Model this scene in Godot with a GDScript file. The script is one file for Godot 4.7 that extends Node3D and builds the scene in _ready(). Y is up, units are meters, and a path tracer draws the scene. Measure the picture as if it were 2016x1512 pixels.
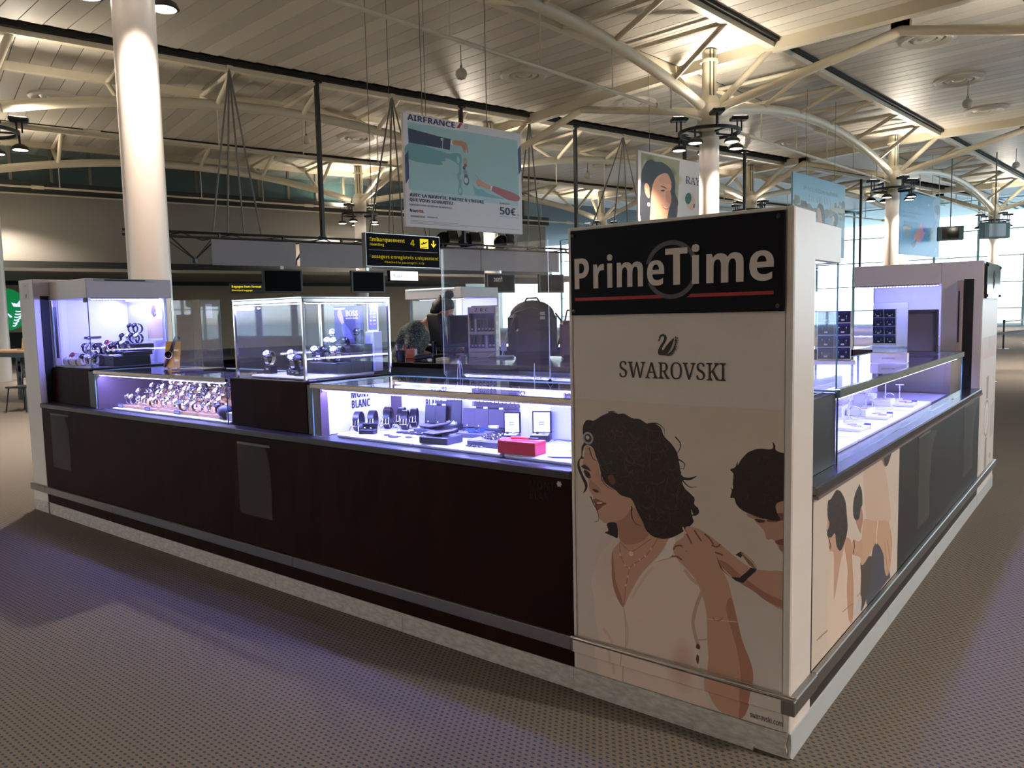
extends Node3D
# An airport hall with a watch and jewellery kiosk. World axes: the kiosk's front face lies on z = 0, its right face on x = 0, y is up, metres.

class MB:
	var v := PackedVector3Array()
	var n := PackedVector3Array()
	var t := PackedVector2Array()
	var ix := PackedInt32Array()

	func quad(a: Vector3, b: Vector3, c: Vector3, d: Vector3, uvs := [Vector2(0, 1), Vector2(1, 1), Vector2(1, 0), Vector2(0, 0)]) -> MB:
		var k := v.size()
		var nn := (b - a).cross(d - a)
		if nn.length_squared() < 1e-16:
			nn = (c - b).cross(d - b)
		nn = nn.normalized()
		for p in [a, b, c, d]:
			v.append(p)
			n.append(nn)
		for p in uvs:
			t.append(p)
		ix.append_array([k, k + 2, k + 1, k, k + 3, k + 2])
		return self

	func tri(a: Vector3, b: Vector3, c: Vector3) -> MB:
		var k := v.size()
		var nn := (b - a).cross(c - a).normalized()
		for p in [a, b, c]:
			v.append(p)
			n.append(nn)
			t.append(Vector2(0, 0))
		ix.append_array([k, k + 2, k + 1])
		return self

	# a box with chamfered edges, centre c, size s
	func box(c: Vector3, s: Vector3, bev := 0.0, xf := Transform3D()) -> MB:
		var h := s * 0.5
		if bev <= 0.0:
			for ax in 3:
				for sg in [-1.0, 1.0]:
					var a := Vector3()
					a[ax] = sg * h[ax]
					var e1 := Vector3()
					e1[(ax + 1) % 3] = h[(ax + 1) % 3]
					var e2 := Vector3()
					e2[(ax + 2) % 3] = h[(ax + 2) % 3] * sg
					quad(xf * (c + a - e1 - e2), xf * (c + a + e1 - e2), xf * (c + a + e1 + e2), xf * (c + a - e1 + e2))
			return self
		var b := minf(bev, minf(h.x, minf(h.y, h.z)) * 0.98)
		for ax in 3:
			var i := (ax + 1) % 3
			var j := (ax + 2) % 3
			for sg in [-1.0, 1.0]:
				var a := Vector3()
				a[ax] = sg * h[ax]
				var e1 := Vector3()
				e1[i] = h[i] - b
				var e2 := Vector3()
				e2[j] = (h[j] - b) * sg
				quad(xf * (c + a - e1 - e2), xf * (c + a + e1 - e2), xf * (c + a + e1 + e2), xf * (c + a - e1 + e2))
			for si in [-1.0, 1.0]:
				for sj in [-1.0, 1.0]:
					var p := Vector3()
					p[i] = si * h[i]
					p[j] = sj * (h[j] - b)
					var q := Vector3()
					q[i] = si * (h[i] - b)
					q[j] = sj * h[j]
					var e := Vector3()
					e[ax] = h[ax] - b
					_out(xf, c, p - e, p + e, q + e, q - e)
		for sx in [-1.0, 1.0]:
			for sy in [-1.0, 1.0]:
				for sz in [-1.0, 1.0]:
					var a := Vector3(sx * h.x, sy * (h.y - b), sz * (h.z - b))
					var d := Vector3(sx * (h.x - b), sy * h.y, sz * (h.z - b))
					var e := Vector3(sx * (h.x - b), sy * (h.y - b), sz * h.z)
					if sx * sy * sz > 0.0:
						tri(xf * (c + a), xf * (c + d), xf * (c + e))
					else:
						tri(xf * (c + a), xf * (c + e), xf * (c + d))
		return self

	func _out(xf: Transform3D, c: Vector3, p: Vector3, q: Vector3, r: Vector3, s: Vector3) -> void:
		if (q - p).cross(s - p).dot(p + r) >= 0.0:
			quad(xf * (c + p), xf * (c + q), xf * (c + r), xf * (c + s))
		else:
			quad(xf * (c + p), xf * (c + s), xf * (c + r), xf * (c + q))

	# box between two corners
	func bb(a: Vector3, b: Vector3, bev := 0.0) -> MB:
		return box((a + b) * 0.5, (b - a).abs(), bev)

	func tube(pts: Array, r, sides := 8, caps := true, closed := false) -> MB:
		var m := pts.size()
		var k0 := v.size()
		var up := Vector3.UP
		for i in m:
			var d: Vector3
			if closed:
				d = pts[(i + 1) % m] - pts[(i + m - 1) % m]
			else:
				d = pts[mini(i + 1, m - 1)] - pts[maxi(i - 1, 0)]
			d = d.normalized()
			if absf(d.dot(up)) > 0.98:
				up = Vector3.RIGHT if absf(d.x) < 0.9 else Vector3.BACK
			var sx := d.cross(up).normalized()
			var sy := sx.cross(d)
			up = sy
			var rr: float = r[i] if r is Array else r
			for j in sides + 1:
				var a := TAU * j / sides
				var nn := sx * cos(a) + sy * sin(a)
				v.append(pts[i] + nn * rr)
				n.append(nn)
				t.append(Vector2(float(j) / sides, float(i)))
		var rings := m if closed else m - 1
		for i in rings:
			for j in sides:
				var a := k0 + i * (sides + 1) + j
				var b := k0 + ((i + 1) % m) * (sides + 1) + j
				ix.append_array([a, a + 1, b, a + 1, b + 1, b])
		if caps and not closed:
			for e in [0, m - 1]:
				var k := v.size()
				var nn: Vector3 = (pts[0] - pts[1]).normalized() if e == 0 else (pts[m - 1] - pts[m - 2]).normalized()
				v.append(pts[e])
				n.append(nn)
				t.append(Vector2.ZERO)
				for j in sides + 1:
					v.append(v[k0 + e * (sides + 1) + j])
					n.append(nn)
					t.append(Vector2.ZERO)
				for j in sides:
					if e == 0:
						ix.append_array([k, k + 2 + j, k + 1 + j])
					else:
						ix.append_array([k, k + 1 + j, k + 2 + j])
		return self

	# profile of (radius, height) turned about the y axis of xf; smooth = false gives flat facets between profile points
	func lathe(pr: Array, segs := 24, xf := Transform3D(), squash := 1.0) -> MB:
		for i in pr.size() - 1:
			var p: Vector2 = pr[i]
			var q: Vector2 = pr[i + 1]
			var d := (q - p)
			if d.length() < 1e-9:
				continue
			var nr := Vector2(d.y, -d.x).normalized()
			var k := v.size()
			for j in segs + 1:
				var a := TAU * j / segs
				var cs := cos(a)
				var sn := sin(a)
				for w in [p, q]:
					v.append(xf * Vector3(w.x * cs, w.y, w.x * sn * squash))
					n.append((xf.basis * Vector3(nr.x * cs, nr.y, nr.x * sn)).normalized())
					t.append(Vector2(float(j) / segs, w.y))
			for j in segs:
				var b := k + j * 2
				ix.append_array([b, b + 2, b + 1, b + 1, b + 2, b + 3])
		return self

	func ball(c: Vector3, r: Vector3, rows := 10, segs := 14) -> MB:
		var k := v.size()
		for i in rows + 1:
			var th := PI * i / rows
			for j in segs + 1:
				var a := TAU * j / segs
				var u := Vector3(sin(th) * cos(a), cos(th), sin(th) * sin(a))
				v.append(c + u * r)
				n.append((u / r).normalized())
				t.append(Vector2(float(j) / segs, float(i) / rows))
		for i in rows:
			for j in segs:
				var a := k + i * (segs + 1) + j
				var b := a + segs + 1
				ix.append_array([a, b, a + 1, a + 1, b, b + 1])
		return self

	# polygon in the xy plane of xf, from z0 to z1 (front face at z1)
	func prism(poly: PackedVector2Array, z0: float, z1: float, xf := Transform3D(), sides := true) -> MB:
		var pg := poly
		var ar := 0.0
		for i in pg.size():
			ar += pg[i].cross(pg[(i + 1) % pg.size()])
		if ar < 0.0:
			pg = pg.duplicate()
			pg.reverse()
		var tr := Geometry2D.triangulate_polygon(pg)
		var box2 := Rect2(pg[0], Vector2.ZERO)
		for p in pg:
			box2 = box2.expand(p)
		for z in [z1, z0]:
			var k := v.size()
			var nn := (xf.basis * Vector3(0, 0, 1.0 if z == z1 else -1.0)).normalized()
			for p in pg:
				v.append(xf * Vector3(p.x, p.y, z))
				n.append(nn)
				t.append(Vector2((p.x - box2.position.x) / maxf(box2.size.x, 1e-6), 1.0 - (p.y - box2.position.y) / maxf(box2.size.y, 1e-6)))
			for i in range(0, tr.size(), 3):
				var a := tr[i]
				var b := tr[i + 1]
				var c := tr[i + 2]
				var ccw := (pg[b] - pg[a]).cross(pg[c] - pg[a]) > 0.0
				if ccw == (z == z1):
					ix.append_array([k + a, k + c, k + b])
				else:
					ix.append_array([k + a, k + b, k + c])
			if not sides:
				break
		if sides:
			for i in pg.size():
				var p := pg[i]
				var q := pg[(i + 1) % pg.size()]
				quad(xf * Vector3(p.x, p.y, z0), xf * Vector3(q.x, q.y, z0), xf * Vector3(q.x, q.y, z1), xf * Vector3(p.x, p.y, z1))
		return self

	func mesh() -> ArrayMesh:
		var a := []
		a.resize(Mesh.ARRAY_MAX)
		a[Mesh.ARRAY_VERTEX] = v
		a[Mesh.ARRAY_NORMAL] = n
		a[Mesh.ARRAY_TEX_UV] = t
		a[Mesh.ARRAY_INDEX] = ix
		var m := ArrayMesh.new()
		m.add_surface_from_arrays(Mesh.PRIMITIVE_TRIANGLES, a)
		return m


# A print: flat shapes painted into an Image. Coordinates run 0..1000 across and 0..1000 down.
class Paint:
	var im: Image
	var w: int
	var h: int

	func _init(w_: int, h_: int, c: Color) -> void:
		w = w_
		h = h_
		im = Image.create(w, h, false, Image.FORMAT_RGBA8)
		im.fill(c)

	func pt(a: Array, i: int) -> Vector2:
		return Vector2(a[i * 2] * 0.001 * w, a[i * 2 + 1] * 0.001 * h)

	func span(x0: float, x1: float, y: int, c: Color) -> void:
		var a := maxi(0, int(round(x0)))
		var b := mini(w, int(round(x1)))
		if b <= a or y < 0 or y >= h:
			return
		if c.a >= 0.99:
			im.fill_rect(Rect2i(a, y, b - a, 1), c)
		else:
			for x in range(a, b):
				im.set_pixel(x, y, im.get_pixel(x, y).lerp(Color(c.r, c.g, c.b, 1), c.a))

	func raster(p: PackedVector2Array, c: Color) -> void:
		var y0 := 1e9
		var y1 := -1e9
		for q in p:
			y0 = minf(y0, q.y)
			y1 = maxf(y1, q.y)
		for y in range(maxi(0, int(floor(y0))), mini(h, int(ceil(y1)) + 1)):
			var xs := []
			var fy := y + 0.5
			for i in p.size():
				var a := p[i]
				var b := p[(i + 1) % p.size()]
				if (a.y <= fy) != (b.y <= fy):
					xs.append(a.x + (fy - a.y) / (b.y - a.y) * (b.x - a.x))
			xs.sort()
			for k in range(0, xs.size() - 1, 2):
				span(xs[k], xs[k + 1], y, c)

	# closed outline through the points, rounded when smooth
	func poly(a: Array, c: Color, smooth := true) -> void:
		var m := a.size() / 2
		var p := PackedVector2Array()
		for i in m:
			if not smooth:
				p.append(pt(a, i))
				continue
			var p0 := pt(a, (i + m - 1) % m)
			var p1 := pt(a, i)
			var p2 := pt(a, (i + 1) % m)
			var p3 := pt(a, (i + 2) % m)
			for k in 4:
				p.append(p1.cubic_interpolate(p2, p0, p3, k / 4.0))
		raster(p, c)

	func line(a: Array, wd: float, c: Color, taper := false) -> void:
		var m := a.size() / 2
		var p := []
		for i in m:
			var p1 := pt(a, i)
			p.append(p1)
			if i < m - 1:
				var p0 := pt(a, maxi(i - 1, 0))
				var p2 := pt(a, i + 1)
				var p3 := pt(a, mini(i + 2, m - 1))
				for k in [0.2, 0.4, 0.6, 0.8]:
					p.append(p1.cubic_interpolate(p2, p0, p3, k))
		var l := PackedVector2Array()
		var r := PackedVector2Array()
		for i in p.size():
			var d: Vector2 = (p[mini(i + 1, p.size() - 1)] - p[maxi(i - 1, 0)]).normalized().orthogonal()
			var f := wd * 0.001 * w * 0.5
			if taper:
				f *= 1.05 - float(i) / p.size()
			f = maxf(f, 0.55)
			l.append(p[i] + d * f)
			r.append(p[i] - d * f)
		r.reverse()
		l.append_array(r)
		raster(l, c)

	func dot(x: float, y: float, rx: float, ry: float, c: Color, rot := 0.0) -> void:
		var p := PackedVector2Array()
		for i in 22:
			var a := TAU * i / 22
			p.append(Vector2(x * 0.001 * w, y * 0.001 * h) + Vector2(cos(a) * rx * 0.001 * w, sin(a) * ry * 0.001 * w).rotated(rot))
		raster(p, c)

	# soft patch of ink: rings of growing weight
	func soft(x: float, y: float, rx: float, ry: float, c: Color, rot := 0.0, rings := 7) -> void:
		for i in rings:
			var f := 1.0 - float(i) / rings
			dot(x, y, rx * f, ry * f, Color(c.r, c.g, c.b, c.a / rings), rot)

	func tex() -> ImageTexture:
		return ImageTexture.create_from_image(im)


const LED := 0.38
var M := {}
var taken := {}
var shapes := {}
var rng := RandomNumberGenerator.new()
var fonts := {}

func hexc(s: String) -> Color:
	return Color.html(s)

func mt(key: String, col := "", rough := 0.6, metal := 0.0, more := {}) -> StandardMaterial3D:
	if M.has(key):
		return M[key]
	var m := StandardMaterial3D.new()
	m.resource_name = key
	m.albedo_color = hexc(col)
	m.roughness = rough
	m.metallic = metal
	for k in more:
		if k == "emit":
			m.emission_enabled = true
			m.emission = hexc(more[k][0])
			m.emission_energy_multiplier = more[k][1]
		elif k == "alpha":
			m.transparency = BaseMaterial3D.TRANSPARENCY_ALPHA
			m.albedo_color.a = more[k]
		else:
			m.set(k, more[k])
	M[key] = m
	return m

func numbered(called: String) -> String:
	if not taken.has(called):
		taken[called] = 0
		return called
	taken[called] += 1
	return "%s_%03d" % [called, taken[called]]

func tag(o: Node, label: String, category: String, group := "", kind := "") -> Node:
	if label:
		o.set_meta("label", label)
	if category:
		o.set_meta("category", category)
	if group:
		o.set_meta("group", group)
	if kind:
		o.set_meta("kind", kind)
	return o

func thing(called: String, label: String, category: String, at := Vector3.ZERO, turn := 0.0, group := "") -> Node3D:
	var o := Node3D.new()
	o.name = numbered(called)
	add_child(o)
	o.position = at
	o.rotation.y = turn
	tag(o, label, category, group)
	return o

func obj(called: String, mb, m: Material, parent: Node = null, at := Transform3D()) -> MeshInstance3D:
	var o := MeshInstance3D.new()
	o.mesh = mb.mesh() if mb is MB else mb
	o.material_override = m
	o.transform = at
	o.cast_shadow = GeometryInstance3D.SHADOW_CASTING_SETTING_ON
	if parent == null or parent == self:
		o.name = numbered(called)
		add_child(o)
	else:
		o.name = called
		parent.add_child(o, true)
	return o

func struct(called: String, mb, m: Material, parent: Node = null) -> MeshInstance3D:
	var o := obj(called, mb, m, parent)
	if parent == null or parent == self:
		o.set_meta("kind", "structure")
	return o

func copy(o: Node3D, at: Vector3, turn := 0.0, label := "", group := "") -> Node3D:
	var base := String(o.name)
	var cut := base.rfind("_")
	if cut > 0 and base.substr(cut + 1).is_valid_int():
		base = base.substr(0, cut)
	var c: Node3D = o.duplicate()
	c.name = numbered(base)
	add_child(c)
	c.position = at
	c.rotation = Vector3(0, turn, 0)
	if label:
		c.set_meta("label", label)
	if group:
		c.set_meta("group", group)
	return c

# a shared box mesh
func bxm(s: Vector3, bev := 0.0) -> ArrayMesh:
	var k := "b%.4f_%.4f_%.4f_%.4f" % [s.x, s.y, s.z, bev]
	if not shapes.has(k):
		shapes[k] = MB.new().box(Vector3.ZERO, s, bev).mesh()
	return shapes[k]

func part_box(called: String, c: Vector3, s: Vector3, m: Material, parent: Node, bev := 0.0, turn := 0.0) -> MeshInstance3D:
	return obj(called, bxm(s, bev), m, parent, Transform3D(Basis(Vector3.UP, turn), c))

func font(kind: String) -> Font:
	if not fonts.has(kind):
		var f := SystemFont.new()
		f.font_names = PackedStringArray(["Droid Serif"] if kind.begins_with("serif") else ["Droid Sans"])
		if kind.ends_with("bold"):
			f.font_weight = 700
		fonts[kind] = f
	return fonts[kind]

# flat lettering: lower left corner at the origin of xf, fitted to width w and height h (0 = keep proportion)
func letters(called: String, s: String, w: float, h: float, m: Material, parent: Node, xf: Transform3D, kind := "sans", depth := 0.0015) -> MeshInstance3D:
	var t := TextMesh.new()
	t.text = s
	t.font = font(kind)
	t.font_size = 48
	t.pixel_size = 0.01
	t.depth = 0.01
	t.curve_step = 1.0
	var bx := t.get_aabb()
	var sx := w / bx.size.x
	var sy := h / bx.size.y if h > 0.0 else sx
	if w <= 0.0:
		sx = sy
	var sz := depth / 0.01
	var o := obj(called, t, m, parent)
	o.transform = xf * Transform3D(Basis.from_scale(Vector3(sx, sy, sz)), Vector3(-bx.position.x * sx, -bx.position.y * sy, depth * 0.5))
	return o

# a frame of axes standing upright: x axis along turn, facing its own +z
func up_frame(p: Vector3, turn: float) -> Transform3D:
	return Transform3D(Basis(Vector3.UP, turn), p)

# a glass sheet: one clear face, its four narrow edges a part of their own
func pane(called: String, a: Vector3, b: Vector3, c: Vector3, d: Vector3, parent: Node, m: Material = null, th := 0.008, edge := true) -> MeshInstance3D:
	var o := obj(called, MB.new().quad(a, b, c, d), m if m else M.glass, parent)
	if edge:
		var nn := (b - a).cross(d - a).normalized() * th * 0.5
		var e := MB.new()
		for q in [[a, b], [b, c], [c, d], [d, a]]:
			e.quad(q[0] - nn, q[1] - nn, q[1] + nn, q[0] + nn)
		obj("glass_edge", e, M.glass_edge, o)
	return o

func ring(r_out: float, r_in: float, y0: float, y1: float, segs := 28, squash := 1.0) -> MB:
	return MB.new().lathe([Vector2(r_out, y0), Vector2(r_out, y1), Vector2(r_in, y1), Vector2(r_in, y0), Vector2(r_out, y0)], segs, Transform3D(), squash)

func tex_mat(key: String, tx: Texture2D, rough := 0.5, spec := 0.5) -> StandardMaterial3D:
	var m := mt(key, "ffffff", rough)
	m.albedo_texture = tx
	m.metallic_specular = spec
	return m

func _ready() -> void:
	rng.seed = 7
	# ---- camera, sky, exposure
	var cam := Camera3D.new()
	cam.name = "camera"
	cam.fov = rad_to_deg(2.0 * atan(756.0 / 1530.0))
	cam.near = 0.05
	cam.far = 400.0
	cam.transform = Transform3D(Basis(Vector3.UP, 0.669) * Basis(Vector3.RIGHT, -0.0881) * Basis(Vector3.BACK, -0.0219), Vector3(0.855, 1.55, 2.5716))
	add_child(cam)
	cam.current = true
	var we := WorldEnvironment.new()
	we.name = "surroundings"
	var e := Environment.new()
	e.background_mode = Environment.BG_SKY
	var sk := ProceduralSkyMaterial.new()
	sk.sky_top_color = Color(0.66, 0.80, 0.90)
	sk.sky_horizon_color = Color(0.90, 0.97, 1.0)
	sk.ground_bottom_color = Color(0.45, 0.47, 0.48)
	sk.ground_horizon_color = Color(0.70, 0.78, 0.80)
	sk.sky_energy_multiplier = 1.9
	sk.ground_energy_multiplier = 1.2
	var sky := Sky.new()
	sky.sky_material = sk
	e.sky = sky
	e.tonemap_mode = Environment.TONE_MAPPER_LINEAR
	e.tonemap_exposure = 2.35
	e.sdfgi_enabled = true
	e.ssao_enabled = true
	e.ssil_enabled = true
	we.environment = e
	add_child(we)

	materials()
	hall()
	roof()
	hall_columns()
	kiosk()
	hangings()
	goods()
	staff()
	far_things()

func materials() -> void:
	mt("glass", "cfe6e2", 0.02, 0.0, {"alpha": 0.03})
	mt("glass_edge", "6f9a90", 0.15)
	mt("facade_glass", "9fd6d8", 0.03, 0.0, {"alpha": 0.10})
	mt("plexi", "dfe3ea", 0.02, 0.0, {"alpha": 0.04})
	mt("white_panel", "d9d4cf", 0.38)
	mt("white_gloss", "d2d0d0", 0.22)
	mt("plinth_white", "cfccc8", 0.5)
	mt("wood", "2c1512", 0.55, 0.0, {"metallic_specular": 0.18})
	mt("wood_side", "332624", 0.35)
	mt("ledge", "3a3536", 0.35)
	mt("jamb", "54434a", 0.35)
	mt("chrome", "c9c6c4", 0.10, 1.0)
	mt("steel", "a9a8a6", 0.28, 1.0)
	mt("rail", "9b9a97", 0.30, 0.9)
	mt("black", "0b0c10", 0.35)
	mt("black_gloss", "07070a", 0.06)
	mt("black_rubber", "121518", 0.7)
	mt("sign_black", "0a0b14", 0.5, 0.0, {"metallic_specular": 0.25})
	mt("letter_white", "cfc6c2", 0.5)
	mt("letter_grey", "4c4c52", 0.5)
	mt("letter_red", "a3161b", 0.5)
	mt("print_black", "17100f", 0.5)
	mt("lilac", "b9b6cc", 0.45)
	mt("tray", "d6d6de", 0.4)
	mt("steel_white", "c7bda6", 0.42)
	mt("column_white", "d8cfc6", 0.35)
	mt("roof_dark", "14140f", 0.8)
	mt("plank", "b7b2a6", 0.5, 0.0)
	mt("wall_grey", "7d7b74", 0.62)
	mt("wall_dark", "181d1c", 0.6)
	mt("lamp_black", "0d0f11", 0.4)
	mt("cable", "6c6a62", 0.5, 0.4)
	mt("navy", "1a1d44", 0.5)
	mt("lens_on", "ffffff", 0.4, 0.0, {"emit": ["fff2e4", 6.0]})
	mt("led", "ffffff", 0.4, 0.0, {"emit": ["cfd0ff", 7.0]})
	# carpet: beige loops with staggered slate-blue tufts
	var im := Image.create(256, 256, false, Image.FORMAT_RGBA8)
	var r := RandomNumberGenerator.new()
	r.seed = 3
	for y in 256:
		for x in 256:
			var g := 0.93 + r.randf() * 0.14
			im.set_pixel(x, y, Color(0.46 * g, 0.435 * g, 0.40 * g))
	for cy in 10:
		for cx in 8:
			var ox := (cx + (0.5 if cy % 2 else 0.0)) * 32.0
			var oy := cy * 25.6 + 8.0
			for y in range(-9, 10):
				for x in range(-13, 14):
					var dd := pow(x / 9.0, 2) + pow(y / 5.6, 2) + (r.randf() - 0.5) * 0.7
					if dd < 1.0:
						var g := 0.85 + r.randf() * 0.3
						im.set_pixel(posmod(int(ox) + x, 256), posmod(int(oy) + y, 256), Color(0.26 * g, 0.29 * g, 0.33 * g))
			im.fill_rect(Rect2i(posmod(int(ox) + 15, 255), posmod(int(oy) + 12, 255), 2, 2), Color(0.2, 0.18, 0.17))
	var c := mt("carpet", "ffffff", 0.95)
	c.albedo_texture = ImageTexture.create_from_image(im)
	c.uv1_triplanar = true
	c.uv1_world_triplanar = true
	c.uv1_scale = Vector3.ONE * (1.0 / 0.224)
	c.metallic_specular = 0.15
	# grain for the brown laminate
	var fn := FastNoiseLite.new()
	fn.seed = 5
	fn.frequency = 0.02
	fn.fractal_octaves = 4
	var nt := NoiseTexture2D.new()
	nt.noise = fn
	nt.width = 256
	nt.height = 256
	nt.seamless = true
	var gr := Gradient.new()
	gr.set_color(0, Color(0.78, 0.78, 0.78))
	gr.set_color(1, Color(1, 1, 1))
	nt.color_ramp = gr
	for k in ["wood", "wood_side", "plinth_white"]:
		var m: StandardMaterial3D = M[k]
		m.albedo_texture = nt
		m.uv1_triplanar = true
		m.uv1_world_triplanar = true
		m.uv1_scale = Vector3(1.2, 0.35, 1.2) if k != "plinth_white" else Vector3(3, 9, 3)

const WALL_P := Vector3(-32.2, 0, -25.2)
const WALL_D := Vector3(0.2756, 0, -0.9613)
const WALL_N := Vector3(-0.9613, 0, -0.2756)

# point on the long left wall: t metres along it, o metres behind its face, height y
func wp(t: float, o: float, y: float) -> Vector3:
	return WALL_P + WALL_D * t + WALL_N * o + Vector3(0, y, 0)

# slab between two plan points a and b, from height y0 to y1, thickness th to the side of side
func slab(mb: MB, a: Vector3, b: Vector3, y0: float, y1: float, th: float) -> void:
	var d := (b - a)
	d.y = 0
	var l := d.length()
	d = d.normalized()
	var nn := d.cross(Vector3.UP)
	var xf := Transform3D(Basis(d, Vector3.UP, nn), Vector3(a.x, 0, a.z) + d * l * 0.5 + nn * th * 0.5)
	mb.box(Vector3(0, (y0 + y1) * 0.5, 0), Vector3(l, y1 - y0, absf(th)), 0.0, xf)

func hall() -> void:
	struct("floor", MB.new().bb(Vector3(-62, -0.3, -75), Vector3(24, 0, 30)), M.carpet)
	struct("ground", MB.new().bb(Vector3(-300, -0.6, -330), Vector3(300, -0.32, 300)), mt("tarmac", "b9bcbc", 0.9))
	# long left wall: grey fascia, dark gutter above, dark band below
	var m := MB.new()
	slab(m, wp(-50, 0, 0), wp(13.4, 0, 0), 4.3, 7.15, 0.25)
	var wl := struct("wall_left", m, M.wall_grey)
	m = MB.new()
	slab(m, wp(-50, -0.12, 0), wp(13.4, -0.12, 0), 7.15, 7.62, 0.5)
	obj("gutter_band", m, M.wall_dark, wl)
	m = MB.new()
	slab(m, wp(-50, -0.05, 0), wp(13.4, -0.05, 0), 3.62, 4.3, 0.4)
	obj("lower_band", m, M.wall_dark, wl)
	m = MB.new()
	slab(m, wp(-50, -0.16, 0), wp(13.4, -0.16, 0), 7.1, 7.16, 0.2)
	obj("white_bead", m, M.steel_white, wl)
	# panel joints of the fascia
	for i in 16:
		m = MB.new()
		slab(m, wp(-32 + i * 2.9, -0.012, 0), wp(-31.985 + i * 2.9, -0.012, 0), 4.32, 7.1, 0.02)
		obj("panel_joint", m, mt("joint_grey", "6d6b64", 0.7), wl)
	# soffit over the shops and the shop rear wall
	m = MB.new()
	slab(m, wp(-50, 0.3, 0), wp(13.4, 0.3, 0), 3.5, 3.62, 7.0)
	obj("soffit", m, mt("soffit_grey", "8f8b82", 0.7), wl)
	m = MB.new()
	slab(m, wp(-50, 7.0, 0), wp(13.4, 7.0, 0), 0.0, 3.6, 0.3)
	struct("wall_shops", m, mt("shop_beige", "97826a", 0.7))
	# clerestory windows: one thing per bay of glass
	var k := 0
	var t := -22.6
	while t < 13.0:
		var w := Node3D.new()
		w.name = "window_%d" % (k + 1)
		w.set_meta("kind", "structure")
		add_child(w)
		w.position = wp(t, 0, 0)
		var bs := Basis(WALL_D, Vector3.UP, -WALL_N)
		w.basis = bs
		var pn := obj("pane", MB.new().quad(Vector3(0.05, 7.66, 0), Vector3(1.45, 7.66, 0), Vector3(1.45, 9.25, 0), Vector3(0.05, 9.25, 0)), M.facade_glass, w)
		pn.set_meta("kind", "structure")
		part_box("mullion", Vector3(0, 8.45, 0), Vector3(0.11, 1.6, 0.14), mt("mullion", "6d6656", 0.5), w)
		part_box("top_frame", Vector3(0.75, 9.28, 0), Vector3(1.4, 0.1, 0.14), M.mullion, w)
		t += 1.5
		k += 1
	# roof beyond the clerestory: a pale canopy and a dark parapet
	m = MB.new()
	slab(m, wp(-40, 1.2, 0), wp(13, 1.2, 0), 9.85, 10.05, 8.0)
	struct("canopy_outside", m, mt("canopy", "e4ecea", 0.6))
	m = MB.new()
	slab(m, wp(-40, 9.0, 0), wp(13, 9.0, 0), 3.62, 7.6, 0.3)
	struct("parapet_outside", m, mt("parapet", "1d2a28", 0.7))
	# glazed end of the hall: each pane with its own frame bars
	glazing("window_end", Vector3(24, 0, -63.5), Vector3(-1, 0, -0.02).normalized(), 24, 2.9, [0.0, 1.3, 3.2, 5.1, 7.0, 9.2])
	# glazed right-hand side of the hall, beyond the frame
	glazing("window_side", Vector3(24, 0, -21), Vector3(0, 0, -1), 14, 3.0, [0.0, 2.6, 5.2, 9.2])
	m = MB.new()
	slab(m, Vector3(24, 0, -21), Vector3(24, 0, 28), 0, 9.6, 0.3)
	struct("wall_right", m, M.wall_grey)
	# rear of the hall, behind the camera: a cafe front with tall windows at its left, plain wall at its right
	m = MB.new()
	slab(m, Vector3(-8, 0, 16), Vector3(-62, 0, 16), 0, 0.9, -0.3)
	slab(m, Vector3(-8, 0, 16), Vector3(-62, 0, 16), 4.8, 9.6, -0.3)
	slab(m, Vector3(-8, 0, 16), Vector3(-17.6, 0, 16), 0.9, 4.8, -0.3)
	slab(m, Vector3(-36.8, 0, 16), Vector3(-62, 0, 16), 0.9, 4.8, -0.3)
	struct("wall_rear", m, M.wall_grey)
	glazing("window_rear", Vector3(-36.8, 0, 16), Vector3(1, 0, 0), 8, 2.4, [0.9, 2.4, 4.8])
	m = MB.new()
	slab(m, Vector3(24, 0, 28), Vector3(-8, 0, 28), 0, 9.6, 0.3)
	slab(m, Vector3(-8, 0, 28), Vector3(-8, 0, 16), 0, 9.6, 0.3)
	struct("wall_rear_right", m, M.wall_grey)
	# far left closing wall and the solid band over the exit doors at the far end
	m = MB.new()
	slab(m, Vector3(-62, 0, 30), Vector3(-62, 0, -75), 0, 9.6, 0.3)
	struct("wall_far_left", m, M.wall_grey)
	m = MB.new()
	slab(m, Vector3(-1.2, 0, -50), Vector3(20, 0, -50), 3.05, 4.45, 0.5)
	var hd := struct("wall_exit_header", m, M.wall_dark)
	m = MB.new()
	slab(m, Vector3(-1.2, 0, -50.02), Vector3(20, 0, -50.02), 2.65, 3.05, 0.46)
	obj("pale_soffit", m, mt("exit_pale", "b9c4c4", 0.5), hd)
	for x in [-1.1, 6.0, 13.0, 19.8]:
		part_box("post", Vector3(x, 1.33, -50.2), Vector3(0.2, 2.66, 0.3), M.wall_dark, hd)

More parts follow.
